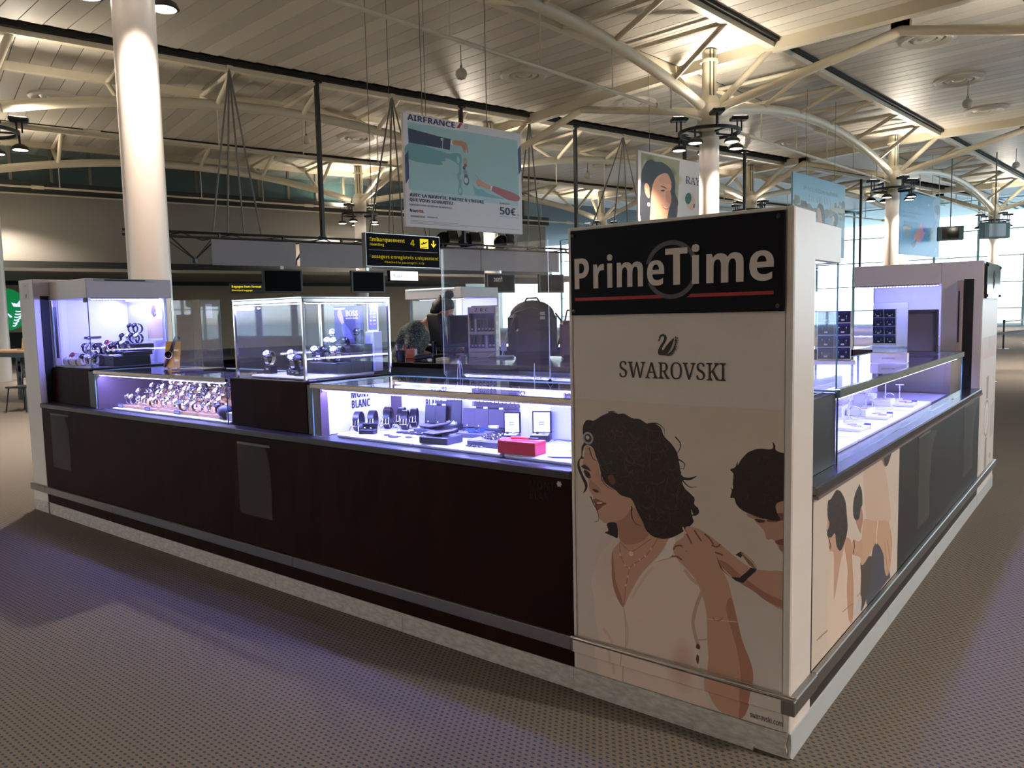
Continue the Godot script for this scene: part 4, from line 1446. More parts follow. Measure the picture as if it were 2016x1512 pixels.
func poster_side() -> Texture2D:
	var p := Paint.new(900, 440, hexc("d0c4b7"))
	var skin := hexc("bf997f")
	# standing figure at right, cut by the top edge
	p.poly([507, 9, 699, 8, 778, 104, 846, 324, 876, 545, 698, 481, 570, 391, 533, 289], hexc("cbb3a1"))
	p.poly([717, 4, 853, 8, 875, 25, 827, 101, 778, 99, 747, 54], hexc("8a6552"))
	p.poly([765, 10, 874, 4, 879, 31, 827, 91, 788, 98], hexc("2f2622"))
	p.poly([631, 645, 702, 603, 802, 716, 894, 977, 853, 985, 591, 1003, 578, 887], hexc("4a4a55"))
	p.poly([494, 637, 632, 685, 619, 815, 571, 941, 497, 979, 494, 740], hexc("4f463c"))
	# large forearm with bracelet
	p.poly([519, 367, 642, 435, 835, 525, 879, 609, 914, 712, 900, 874, 852, 952, 809, 886, 784, 747, 684, 613, 613, 645, 495, 666, 497, 460], hexc("c4a283"))
	for q in [[841, 674, 889, 868], [801, 674, 850, 909], [879, 609, 910, 763]]:
		p.line(q, 5, hexc("8f6a50"))
	p.line([697, 461, 690, 517, 682, 563, 685, 624], 9, hexc("e2cfc3"))
	# man
	p.poly([421, 322, 438, 375, 480, 442, 487, 418, 505, 352, 483, 267, 451, 271], hexc("a8826a"))
	p.poly([453, 99, 446, 114, 415, 138, 389, 199, 392, 281, 421, 326, 460, 331, 475, 273, 495, 254, 489, 168, 470, 128], hexc("33302a"))
	p.poly([393, 444, 457, 486, 498, 498, 502, 613, 444, 576, 388, 528], skin)
	p.line([403, 449, 410, 499, 393, 535], 8, hexc("2d2622"))
	# woman
	p.poly([186, 439, 144, 617, 142, 783, 152, 960, 277, 1054, 378, 982, 344, 832, 338, 603, 310, 402, 263, 516, 206, 707], hexc("d9c7b7"))
	p.poly([135, 180, 130, 243, 147, 285, 141, 331, 152, 387, 193, 430, 198, 650, 206, 707, 263, 516, 296, 412, 257, 254], skin)
	p.poly([296, 412, 332, 395, 378, 455, 390, 588, 411, 783, 408, 966, 386, 988, 354, 920, 334, 735, 338, 603], hexc("bd957a"))
	p.poly([204, 44, 158, 75, 130, 79, 128, 168, 148, 219, 124, 273, 164, 310, 203, 304, 219, 389, 261, 442, 303, 407, 331, 341, 320, 240, 304, 154, 266, 86, 238, 57], hexc("322a26"))
	curls(p, 120, [204, 44, 130, 79, 148, 219, 219, 389, 303, 407, 331, 341, 304, 154], [hexc("45382f"), hexc("241d1b")], 3, 5.0, 40.0)
	p.line([123, 240, 140, 298, 162, 359], 6, hexc("322a26"))
	p.poly([149, 352, 167, 360, 165, 377, 152, 375], hexc("8d544d"))
	p.line([293, 852, 345, 859, 406, 872], 3, hexc("8f7460"))
	p.line([43, 854, 86, 857, 143, 865], 5, hexc("8a7b70"))
	p.line([449, 854, 488, 850], 5, hexc("9a8d85"))
	p.poly([408, 957, 493, 872, 501, 973], hexc("c3bfc2"))
	return p.tex()

func poster_far() -> Texture2D:
	var p := Paint.new(300, 400, hexc("cfc9c6"))
	p.poly([80, 0, 920, 0, 920, 160, 80, 160], hexc("c9b3b1"), false)
	p.poly([420, 0, 560, 0, 560, 90, 420, 90], hexc("a9b4b0"), false)
	p.dot(430, 620, 190, 190, hexc("8f8884"))
	p.dot(430, 620, 165, 165, hexc("d8d3d0"))
	p.line([430, 620, 480, 560], 14, hexc("6b6461"))
	p.line([430, 620, 400, 680], 12, hexc("6b6461"))
	p.poly([350, 300, 510, 300, 490, 470, 370, 470], hexc("8b8480"), false)
	p.poly([370, 770, 490, 770, 510, 1000, 350, 1000], hexc("8b8480"), false)
	p.poly([700, 540, 960, 520, 960, 780, 700, 800], hexc("bdb4b2"), false)
	p.dot(760, 940, 60, 30, hexc("b49a4a"))
	return p.tex()

func poster_airline() -> Texture2D:
	var p := Paint.new(900, 640, hexc("e9e4ea"))
	p.poly([35, 79, 967, 69, 971, 669, 29, 670], hexc("a9cdcd"), false)
	for i in 12:
		var f := i / 12.0
		p.poly([45, lerpf(500, 700, f), 960, lerpf(500, 700, f), 960, 718, 45, 718], Color(0.70, 0.86, 0.89, 0.10), false)
	# cast shapes printed in the picture
	p.poly([37, 265, 296, 290, 340, 304, 438, 285, 460, 328, 455, 387, 435, 398, 398, 370, 328, 347, 327, 376, 290, 385, 285, 418, 34, 404], hexc("6ea6ad"))
	p.line([443, 389, 445, 464, 430, 483, 433, 525, 444, 540, 439, 600], 22, hexc("7cb2b8"))
	p.dot([442, 633][0], [442, 633][1], 20, 32, hexc("7cb2b8"))
	p.dot([442, 632][0], [442, 632][1], 11, 20, hexc("a9cfd2"))
	p.dot([431, 349][0], [431, 349][1], 12, 24, hexc("a9cdcd"))
	p.poly([552, 558, 579, 593, 635, 596, 683, 626, 832, 666, 674, 662, 578, 658, 563, 629], hexc("7fb6c0"))
	# dark sleeve and hand
	p.poly([36, 132, 299, 163, 373, 166, 364, 269, 304, 264, 39, 259], hexc("23264d"), false)
	p.line([311, 163, 301, 264], 4, hexc("dfe3ea"))
	p.dot([298, 182][0], [298, 182][1], 8, 10, hexc("cfd3da"))
	p.poly([372, 180, 395, 176, 392, 218, 369, 217], hexc("f0eef0"), false)
	p.poly([393, 176, 478, 168, 509, 191, 519, 261, 511, 270, 500, 222, 492, 273, 480, 267, 466, 227, 447, 213, 393, 213], hexc("c98d6c"))
	p.line([481, 208, 496, 247], 4, hexc("8f5a42"))
	# hanging chain of small links
	for q in [[770, 580, 22, 30, "b9a59c"], [770, 622, 14, 12, "9c2f2c"], [755, 652, 12, 14, "37342f"], [765, 700, 20, 22, "8f9da3"], [772, 740, 18, 16, "5b5750"], [778, 775, 16, 16, "c3c8cc"]]:
		var z: Array = []
		z = fpt(q[0], q[1])
		p.dot(z[0], z[1], q[2] * 0.9, q[3] * 0.9, hexc(q[4]))
	p.dot([496, 532][0], [496, 532][1], 24, 30, hexc("4b5258"))
	p.dot([494, 529][0], [494, 529][1], 17, 20, hexc("cdd6da"))
	# pointing hand, red sleeve
	p.poly([725, 551, 841, 574, 968, 615, 969, 669, 874, 669, 790, 633, 712, 592], hexc("b03a45"))
	p.poly([709, 553, 727, 553, 716, 594, 700, 589], hexc("efe6e6"), false)
	p.poly([567, 453, 589, 476, 620, 511, 676, 539, 710, 553, 702, 585, 663, 580, 619, 567, 599, 570, 580, 537, 589, 506, 601, 501, 581, 477], hexc("d59a76"))
	# blue end tabs
	p.poly([5, 376, 34, 329, 32, 575, 5, 624], hexc("262a66"), false)
	p.poly([970, 159, 998, 112, 1000, 361, 972, 412], hexc("262a66"), false)
	return p.tex()

func fpt(x: float, y: float) -> Array:
	# place on the airline print, left column of links
	return [lerpf(486, 492, (y - 580.0) / 300.0) + (x - 765.0) * 0.75, lerpf(353, 520, (y - 580.0) / 195.0)]

func poster_rayn() -> Texture2D:
	var p := Paint.new(800, 560, hexc("cfcac8"))
	p.poly([36, 29, 519, 28, 483, 854, 469, 972, 26, 990], hexc("8d8a70"), false)
	for q in [[150, 130, 70, "4d5436"], [260, 160, 60, "5c6440"], [330, 190, 50, "c9c2a9"], [420, 230, 60, "454b31"], [500, 300, 60, "a39a68"], [90, 160, 40, "c3bda6"], [560, 330, 40, "d0cab8"], [575, 560, 40, "c6c0b2"]]:
		p.soft(q[0], q[1], q[2], q[2], hexc(q[3]))
	var hair := hexc("24262b")
	p.poly([29, 990, 34, 377, 63, 219, 106, 129, 168, 95, 205, 115, 293, 105, 382, 154, 434, 242, 460, 371, 459, 518, 498, 639, 477, 773, 470, 869, 391, 902, 262, 980], hair)
	p.poly([150, 985, 145, 787, 165, 489, 216, 341, 292, 267, 356, 252, 394, 320, 410, 435, 393, 509, 406, 603, 392, 699, 372, 780, 358, 875, 325, 978], hexc("d39a7a"))
	p.poly([341, 507, 393, 502, 409, 603, 398, 684, 366, 664, 341, 637], hexc("c2856a"))
	p.poly([292, 275, 356, 252, 394, 320, 404, 392, 291, 404, 241, 381], hexc("c79278"))
	p.poly([74, 470, 98, 436, 129, 471, 134, 534, 134, 633, 109, 635, 79, 568], hexc("c58d70"))
	p.poly([265, 446, 316, 445, 354, 473, 310, 463], hexc("4a332b"))
	p.poly([268, 511, 303, 493, 329, 501, 296, 522], hexc("2d211f"))
	p.poly([283, 707, 340, 739, 379, 729, 365, 766, 320, 769], hexc("b5665a"))
	p.poly([292, 720, 340, 742, 372, 735, 340, 753], hexc("efe4de"))
	p.poly([432, 549, 471, 605, 490, 750, 470, 862, 444, 753, 412, 683, 406, 610], hexc("3b2d29"))
	p.dot([122, 733][0], [122, 733][1], 16, 20, hexc("b9b4ad"))
	p.dot([122, 736][0], [122, 736][1], 9, 12, hexc("54534f"))
	# ring jewel
	p.poly([628, 487, 683, 481, 725, 568, 731, 659, 695, 722, 661, 728, 599, 646], hexc("d2b3a0"))
	p.dot([634, 561][0], [634, 561][1], 42, 60, hexc("1f5a55"), 0.25)
	p.line([614, 518, 648, 605], 4, hexc("49908a"))
	p.poly([706, 638, 724, 629, 720, 690, 704, 691], hexc("3a302d"), false)
	p.dot([795, 654][0], [795, 654][1], 22, 50, hexc("a88d7b"))
	return p.tex()

func poster_welcome() -> Texture2D:
	var p := Paint.new(600, 380, hexc("6f9fb8"))
	for i in 10:
		p.poly([0, i * 40, 1000, i * 40, 1000, 460, 0, 460], Color(0.66, 0.80, 0.85, 0.10), false)
	p.poly([0, 480, 1000, 440, 1000, 1000, 0, 1000], hexc("6f99a5"), false)
	var g := [hexc("5d5f4b"), hexc("6c6e52"), hexc("4f5343"), hexc("7d7a5e")]
	var r := RandomNumberGenerator.new()
	r.seed = 21
	for i in 150:
		var x := r.randf() * 1000
		var top := 260.0 + 150.0 * sin(x / 1000.0 * PI) - (60.0 if x > 800 else 0.0)
		p.dot(x, r.randf_range(top, 480), 26, 20, g[r.randi() % 4])
	p.poly([685, 341, 969, 330, 982, 377, 754, 384], hexc("a89f87"))
	p.poly([146, 404, 167, 346, 228, 329, 259, 393], hexc("3a3633"))
	p.poly([433, 424, 461, 334, 516, 321, 571, 375, 588, 503, 582, 601, 504, 602, 449, 580], hexc("33302f"))
	p.poly([439, 394, 483, 382, 515, 437, 526, 504, 543, 586, 460, 587, 444, 483], hexc("c08d7a"))
	p.poly([754, 446, 789, 414, 848, 420, 860, 498, 824, 584, 789, 654, 765, 538], hexc("2d3436"))
	p.poly([742, 454, 771, 453, 783, 507, 754, 553, 742, 638, 638, 608, 673, 562, 736, 546], hexc("d0a48f"))
	p.poly([700, 820, 860, 700, 1000, 760, 1000, 1000, 680, 1000], hexc("4f6f86"))
	return p.tex()

func poster_fish() -> Texture2D:
	var p := Paint.new(520, 400, hexc("3f8fc0"))
	for i in 12:
		p.poly([0, i * 30, 1000, i * 30, 1000, 0, 0, 0], Color(0.36, 0.55, 0.62, 0.07), false)
	p.soft(450, 650, 420, 300, Color(0.30, 0.66, 0.86, 0.8))
	p.poly([335, 713, 493, 516, 540, 482, 588, 502, 686, 526, 594, 662, 549, 741, 455, 806, 419, 777], hexc("c58fb0"))
	p.poly([335, 713, 425, 595, 497, 629, 477, 744, 431, 784], hexc("cf8f86"))
	p.poly([540, 482, 686, 526, 616, 614, 567, 587], hexc("6f83c4"))
	p.poly([406, 747, 385, 825, 334, 888, 269, 814, 337, 789], hexc("3b4f70"))
	p.poly([118, 613, 264, 608, 267, 743, 114, 750], hexc("6f8ea3"), false)
	p.poly([84, 572, 252, 576, 264, 608, 118, 617, 102, 688], hexc("b49f86"))
	p.poly([790, 117, 885, 32, 1012, 65, 1012, 295, 980, 406, 877, 375, 819, 204], hexc("7f9fb8"))
	p.poly([854, 163, 966, 145, 985, 266, 924, 302, 845, 240], hexc("4a6c8a"))
	p.line([880, 428, 812, 588, 692, 680], 18, hexc("2f5f80"))
	for q in [[672, 187, 695, 156, 720, 190], [888, 852, 928, 883, 879, 917]]:
		p.line(q, 14, hexc("8fc3da"))
	return p.tex()

func T(s: float, y: float) -> Vector3:
	return Vector3(-21.2 + 0.2487 * s, y, -9.6 - 0.9686 * s)

# a flat board hung upright: left end a, right end b (plan), y0..y1; its parts are placed in its own axes
func board(called: String, label: String, category: String, a: Vector3, b: Vector3, y0: float, y1: float, face: Material, edge: Material, th := 0.06, group := "") -> Node3D:
	var d := b - a
	d.y = 0
	var w := d.length()
	var o := thing(called, label, category, Vector3((a.x + b.x) * 0.5, y0, (a.z + b.z) * 0.5), atan2(-d.z, d.x), group)
	part_box("panel", V(0, (y1 - y0) * 0.5, -th * 0.5), V(w, y1 - y0, th), edge, o, 0.004)
	if face:
		sheet("print", w - 0.01, 0.005, y1 - y0 - 0.005, 0.0, 1.0, face, o, Transform3D(Basis(), V(-w * 0.5 + 0.005, 0, 0.002)))
	return o

# lettering on a board: x,y are shares of its width and height from its upper left corner
func on(o: Node3D, w: float, h: float, s: String, x: float, y: float, wd: float, hg: float, m: Material, kind := "sans", called := "lettering") -> void:
	letters(called, s, wd * w, hg * h, m, o, Transform3D(Basis(), V((x - 0.5) * w, (1.0 - y) * h, 0.004)), kind, 0.004)

func cables(o: Node3D, xs: Array, y: float, top: float) -> void:
	for x in xs:
		obj("cable", MB.new().tube([V(x, y, -0.03), V(x, top - o.position.y, -0.03)], 0.008, 5), M.cable, o)

func hangings() -> void:
	var ink := mt("ink_blue", "232655", 0.5)
	var grey := mt("ink_grey", "9b97a3", 0.5)
	var white := mt("board_white", "cdc7c6", 0.45)
	var red := mt("ink_red", "c4282c", 0.5)
	# airline poster
	var o := board("hanging_poster", "hanging airline poster with two arms and a price of fifty euros", "poster", V(-9.17, 0, -7.20), V(-8.68, 0, -9.94), 3.15, 5.12, tex_mat("airline_print", poster_airline(), 0.4), white, 0.06, "hanging posters")
	var w := 2.783
	var h := 1.97
	on(o, w, h, "AIRFRANCE", 0.035, 0.062, 0.375, 0.05, ink, "sans_bold")
	obj("red_slash", MB.new().prism(PackedVector2Array([Vector2(-0.074 * w, 0.945 * h), Vector2(-0.052 * w, 0.945 * h), Vector2(-0.026 * w, 0.994 * h), Vector2(-0.048 * w, 0.994 * h)]), 0.003, 0.005), red, o)
	obj("round_emblem", ring(0.045, 0.036, 0, 0.002, 18), grey, o, Transform3D(Basis(Vector3.RIGHT, PI / 2), V(0.004 * w, 0.972 * h, 0.003)))
	obj("emblem_mark", MB.new().tube([V(0.004 * w - 0.02, 0.965 * h, 0.004), V(0.004 * w, 0.98 * h, 0.004), V(0.004 * w + 0.02, 0.968 * h, 0.004)], 0.006, 5), grey, o)
	on(o, w, h, "AVEC LA NAVETTE, PARTEZ À L’HEURE", 0.033, 0.735, 0.61, 0.042, ink, "sans_bold")
	on(o, w, h, "QUE VOUS SOUHAITEZ", 0.033, 0.777, 0.345, 0.034, ink, "sans_bold")
	on(o, w, h, "REJOIGNEZ PARIS AU DÉPART DE MARSEILLE", 0.031, 0.812, 0.338, 0.022, grey)
	on(o, w, h, "Nav", 0.032, 0.868, 0.05, 0.026, ink, "sans_bold")
	on(o, w, h, "ette.", 0.083, 0.868, 0.058, 0.026, red, "sans_bold")
	on(o, w, h, "AIRFRANCEKLM", 0.035, 0.912, 0.11, 0.016, grey, "sans_bold")
	on(o, w, h, "AIRFRANCE.FR", 0.165, 0.908, 0.082, 0.012, grey)
	on(o, w, h, "50€", 0.786, 0.817, 0.148, 0.072, ink, "sans_bold")
	on(o, w, h, "TTC", 0.94, 0.818, 0.032, 0.014, grey)
	on(o, w, h, "À PARTIR DE", 0.785, 0.718, 0.093, 0.02, grey)
	for q in [[0.034, 0.942, 0.38], [0.034, 0.954, 0.93], [0.034, 0.966, 0.46], [0.786, 0.836, 0.18]]:
		part_box("small_print", V((q[0] + q[2] * 0.5 - 0.5) * w, (1 - q[1]) * h, 0.003), V(q[2] * w, 0.009, 0.002), mt("small_print", "b9b3bd", 0.5), o)
	cables(o, [-0.95, 0.55], h, 9.3)
	# jewellery poster behind the lamp column
	o = board("hanging_poster", "hanging jewellery poster with a smiling dark-haired woman behind the lamp column", "poster", V(-11.64, 0, -20.0), V(-11.03, 0, -24.48), 4.45, 6.75, tex_mat("rayn_print", poster_rayn(), 0.4), white, 0.08, "hanging posters")
	on(o, 4.52, 2.3, "RAYN", 0.60, 0.345, 0.27, 0.11, mt("ink_soft", "3d3a3c", 0.5), "serif")
	cables(o, [-1.6, 1.6], 2.3, 9.3)
	# welcome poster and fish poster at right
	o = board("hanging_poster", "blue welcome poster with bathers above the far side of the kiosk", "poster", V(-8.39, 0, -25.04), V(-7.95, 0, -29.79), 3.5, 6.3, tex_mat("welcome_print", poster_welcome(), 0.4), mt("board_blue", "7aa0b5", 0.5), 0.06, "hanging posters")
	on(o, 4.77, 2.8, "BIENVENUE", 0.29, 0.32, 0.44, 0.085, mt("ink_pale", "b4cdd9", 0.5), "sans_bold")
	on(o, 4.77, 2.8, "@OneTerreProvenceDuSud", 0.19, 0.2, 0.66, 0.075, M.ink_pale, "sans")
	cables(o, [-1.2, 1.4], 2.8, 9.3)
	o = board("hanging_poster", "blue underwater poster with a pink fish beside the far lamp column", "poster", V(-7.91, 0, -38.95), V(-7.07, 0, -44.15), 4.1, 7.25, tex_mat("fish_print", poster_fish(), 0.4), M.board_blue, 0.06, "hanging posters")
	for q in [[0.08, 0.25, 0.34], [0.08, 0.34, 0.42], [0.08, 0.41, 0.32], [0.1, 0.5, 0.34], [0.1, 0.55, 0.2]]:
		part_box("text_line", V((q[0] + q[2] * 0.5 - 0.5) * 5.26, (1 - q[1]) * 3.15, 0.005), V(q[2] * 5.26, 0.1, 0.004), mt("ink_mist", "7fa6bb", 0.5), o)
	cables(o, [-1.5, 1.5], 3.15, 9.3)
	# boarding sign, black with yellow writing
	var yel := mt("sign_yellow", "f2dc1e", 0.5, 0.0, {"emit": ["e8d000", 0.35]})
	var sb := mt("sign_face", "11131f", 0.6, 0.0, {"metallic_specular": 0.2})
	o = board("boarding_sign", "black hanging boarding sign with yellow writing and a plane symbol", "sign", V(-12.27, 0, -8.98), V(-11.95, 0, -10.98), 2.69, 3.43, null, M.steel, 0.16)
	w = 2.025
	h = 0.74
	part_box("face", V(0, h * 0.5, 0.004), V(w - 0.03, h - 0.03, 0.008), sb, o)
	on(o, w, h, "Embarquement", 0.047, 0.285, 0.46, 0.155, yel, "sans_bold")
	on(o, w, h, "Boarding", 0.047, 0.40, 0.185, 0.1, yel, "sans_bold")
	on(o, w, h, "4", 0.585, 0.335, 0.06, 0.195, yel, "sans_bold")
	on(o, w, h, "Passagers enregistrés uniquement", 0.036, 0.78, 0.94, 0.14, yel, "sans_bold")
	on(o, w, h, "Checked-in passengers only", 0.232, 0.905, 0.54, 0.085, yel, "sans_bold")
	part_box("white_rule", V(0, 0.493 * h, 0.01), V(0.934 * w, 0.008, 0.003), M.letter_white, o)
	var sq := part_box("pictogram", V(0.276 * w, 0.754 * h, 0.011), V(0.117 * w, 0.293 * h, 0.004), yel, o)
	obj("plane_mark", MB.new().prism(PackedVector2Array([Vector2(-0.08, -0.03), Vector2(0.02, -0.005), Vector2(0.075, 0.03), Vector2(0.085, 0.045), Vector2(0.06, 0.042), Vector2(0.0, 0.02), Vector2(-0.03, 0.05), Vector2(-0.045, 0.048), Vector2(-0.03, 0.01), Vector2(-0.06, 0.0), Vector2(-0.075, 0.012), Vector2(-0.088, 0.008)]), 0.002, 0.004), sb, sq)
	part_box("runway_mark", V(0, -0.08, 0.003), V(0.17, 0.012, 0.002), sb, sq)
	obj("arrow", MB.new().prism(PackedVector2Array([Vector2(0, -0.085), Vector2(0.075, 0.0), Vector2(0.05, 0.012), Vector2(0.018, -0.03), Vector2(0.018, 0.085), Vector2(-0.018, 0.085), Vector2(-0.018, -0.03), Vector2(-0.05, 0.012), Vector2(-0.075, 0.0)]), 0, 0.004), yel, o, Transform3D(Basis(), V(0.41 * w, 0.754 * h, 0.009)))
	cables(o, [-0.8, -0.25, 0.75], h, 9.3)
	o = board("shuttle_sign", "small white backlit shuttle sign below the boarding sign", "sign", V(-12.18, 0, -9.57), V(-12.05, 0, -10.35), 2.38, 2.62, null, M.sign_face, 0.1)
	part_box("sign_light_face", V(0, 0.12, 0.004), V(0.75, 0.205, 0.008), mt("sign_lit", "e8f2f2", 0.4, 0.0, {"emit": ["dff2f4", 0.75]}), o)
	on(o, 0.79, 0.24, "Nav", 0.13, 0.7, 0.24, 0.36, mt("ink_violet", "5a63b5", 0.5), "sans_bold")
	on(o, 0.79, 0.24, "ette", 0.37, 0.7, 0.27, 0.33, mt("ink_rose", "cf6f9a", 0.5), "sans_bold")
	on(o, 0.79, 0.24, ".", 0.655, 0.7, 0.025, 0.07, red, "sans_bold")
	for q in [0.0, 0.04]:
		obj("slash_mark", MB.new().prism(PackedVector2Array([Vector2(0.15 + q, 0.1 + q), Vector2(0.165 + q, 0.1 + q), Vector2(0.2 + q * 1.3, 0.13 + q), Vector2(0.185 + q * 1.3, 0.13 + q)]), 0.008, 0.011), red, o)
	cables(o, [-0.3, 0.3], 0.24, 2.7)
	truss()
	ceiling_fittings()
	check_in()

func truss() -> void:
	var o := thing("hanging_truss", "dark suspended cable truss above the check-in panels", "truss", T(7.5, 4.15))
	var q := o.position
	var br := mt("truss_brown", "3a332d", 0.5, 0.3)
	for k in 2:
		obj("chord", MB.new().tube([T(-1.5, 4.22 - k * 0.14) - q, T(16.5, 4.22 - k * 0.14) - q], 0.04, 6), M.black if k == 0 else br, o)
	for i in 12:
		var s := -1.4 + i * 1.5
		obj("web_rod", MB.new().tube([T(s, 4.2) - q, T(s + 0.75, 4.05) + V(-0.5, 0, -0.1) - q, T(s + 1.5, 4.2) - q], 0.022, 5), br, o)
	for i in 9:
		obj("ladder_rung", MB.new().box(T(-0.8 + i * 2.0, 4.15) - q, V(0.06, 0.16, 0.06)), M.black, o)
	# inverted pyramids of rods hanging at the left end and behind the panels
	for s in [0.45, 3.55]:
		for e in [-0.75, 0.75]:
			obj("drop_rod", MB.new().tube([T(s + e, 4.15) - q, T(s, 3.42) - q], 0.025, 5), M.black, o)
			obj("drop_rod", MB.new().tube([T(s + e, 4.15) + V(-0.7, 0, -0.2) - q, T(s, 3.42) - q], 0.02, 5), br, o)
		obj("drop_joint", MB.new().box(T(s, 3.38) - q, V(0.12, 0.16, 0.12), 0.02), M.black, o)
	# cable fans up to the roof
	for f in [[1.75, [1.0, 1.45, 1.95, 2.5]], [7.3, [6.2, 7.0, 7.6, 8.6]], [13.4, [12.5, 13.2, 13.9]], [18.6, [16.2, 17.8, 18.9, 20.2]]]:
		for b in f[1]:
			obj("stay_cable", MB.new().tube([T(f[0], 9.2) - q, T(b, 4.2) - q], 0.03, 5), M.cable, o)
		obj("stay_head", MB.new().box(T(f[0], 9.22) - q, V(0.2, 0.12, 0.2), 0.02), M.steel_white, o)
	# black drop posts
	var lab := ["black hanging post in front of the clerestory, left of the airline poster", "black hanging post passing behind the airline poster", "black hanging post just left of the tower sign", "black hanging post right of the lamp column", "black hanging post between welcome and fish posters", "black hanging post behind the smiling woman poster"]
	var tops := [T(4.55, 9.3), T(10.15, 9.3), T(15.8, 9.3), V(-14.03, 9.2, -34.9), V(-11.76, 9.2, -47.1), V(-14.6, 9.2, -29.5)]
	for i in 6:
		var p := thing("drop_post", lab[i], "post", V(tops[i].x, 4.29 if i < 3 else 3.3, tops[i].z), 0, "black drop posts")
		var hh: float = 9.2 - p.position.y
		part_box("post", V(0, hh * 0.5, 0), V(0.13, hh, 0.13), M.black, p, 0.01)
		part_box("top_plate", V(0, hh + 0.01, 0), V(0.26, 0.04, 0.26), M.black, p)
		part_box("foot_plate", V(0, -0.015, 0), V(0.2, 0.03, 0.2), M.black, p)

func ceiling_fittings() -> void:
	var dl := ["round ceiling diffuser right of the hanging speaker, above the airline poster", "large round ceiling diffuser at the top right of the picture", "round ceiling diffuser at right, middle of the receding three", "round ceiling diffuser at right, farthest of the receding three", "round ceiling diffuser left of the airline poster's left cables", "round ceiling diffuser at far left over the arch", "round ceiling diffuser just left of the lamp column hub", "round ceiling diffuser below the arch right of the lamp column", "small round ceiling diffuser over the airline poster's right edge"]
	var dp := [V(-14.8, 0, -18.2), V(-4.0, 0, -23.4), V(-4.0, 0, -28.8), V(-3.9, 0, -34.3), V(-25.5, 0, -20.3), V(-28.2, 0, -9.3), V(-13.8, 0, -23.7), V(-11.8, 0, -34.9), V(-21.0, 0, -33.0)]
	var rim := MB.new().lathe([Vector2(0.78, 0.06), Vector2(0.78, -0.02), Vector2(0.68, -0.07), Vector2(0.5, -0.02), Vector2(0.46, 0.06)], 32).mesh()
	var mid := MB.new().lathe([Vector2(0.44, 0.02), Vector2(0.36, -0.05), Vector2(0.28, -0.02), Vector2(0.25, 0.05)], 28).mesh()
	var core := MB.new().lathe([Vector2(0.24, 0.02), Vector2(0.15, -0.04), Vector2(0, -0.05)], 24).mesh()
	var back := MB.new().lathe([Vector2(0.47, 0.05), Vector2(0, 0.055)], 28).mesh()
	for i in dp.size():
		var o := thing("ceiling_diffuser", dl[i], "air vent", V(dp[i].x, ROOF, dp[i].z), 0, "round ceiling diffusers")
		obj("rim", rim, M.plank, o)
		obj("inner_cone", mid, M.plank, o)
		obj("core", core, M.plank, o)
		obj("dark_throat", back, M.roof_dark, o)
	var sl := ["ball-shaped ceiling speaker above the airline poster", "ball-shaped ceiling speaker left of the black hanging post", "ball-shaped ceiling speaker at the right between diffusers", "ball-shaped ceiling speaker over the tower's left edge", "ball-shaped ceiling speaker at the right picture edge"]
	var sp := [V(-14.45, 8.5, -14.75), V(-24.42, 8.5, -16.85), V(-3.74, 8.5, -28.98), V(-20.82, 8.5, -31.38), V(-3.78, 8.5, -44.39)]
	var bl := MB.new().ball(Vector3.ZERO, V(0.17, 0.17, 0.17), 12, 18).mesh()
	for i in 5:
		var o := thing("hanging_speaker", sl[i], "speaker", sp[i], 0, "ball speakers")
		obj("ball", bl, mt("speaker_grey", "a9a59a", 0.4), o)
		obj("grille", MB.new().lathe([Vector2(0.0, -0.176), Vector2(0.11, -0.135)], 18), mt("speaker_dark", "4d4a44", 0.6), o)
		obj("cord", MB.new().tube([V(0, 0.15, 0), V(0, ROOF - sp[i].y, 0)], 0.012, 5), M.cable, o)
		obj("hook", MB.new().tube([V(-0.03, 0.16, 0), V(-0.03, 0.24, 0), V(0.03, 0.24, 0), V(0.03, 0.16, 0)], 0.01, 5), M.black, o)

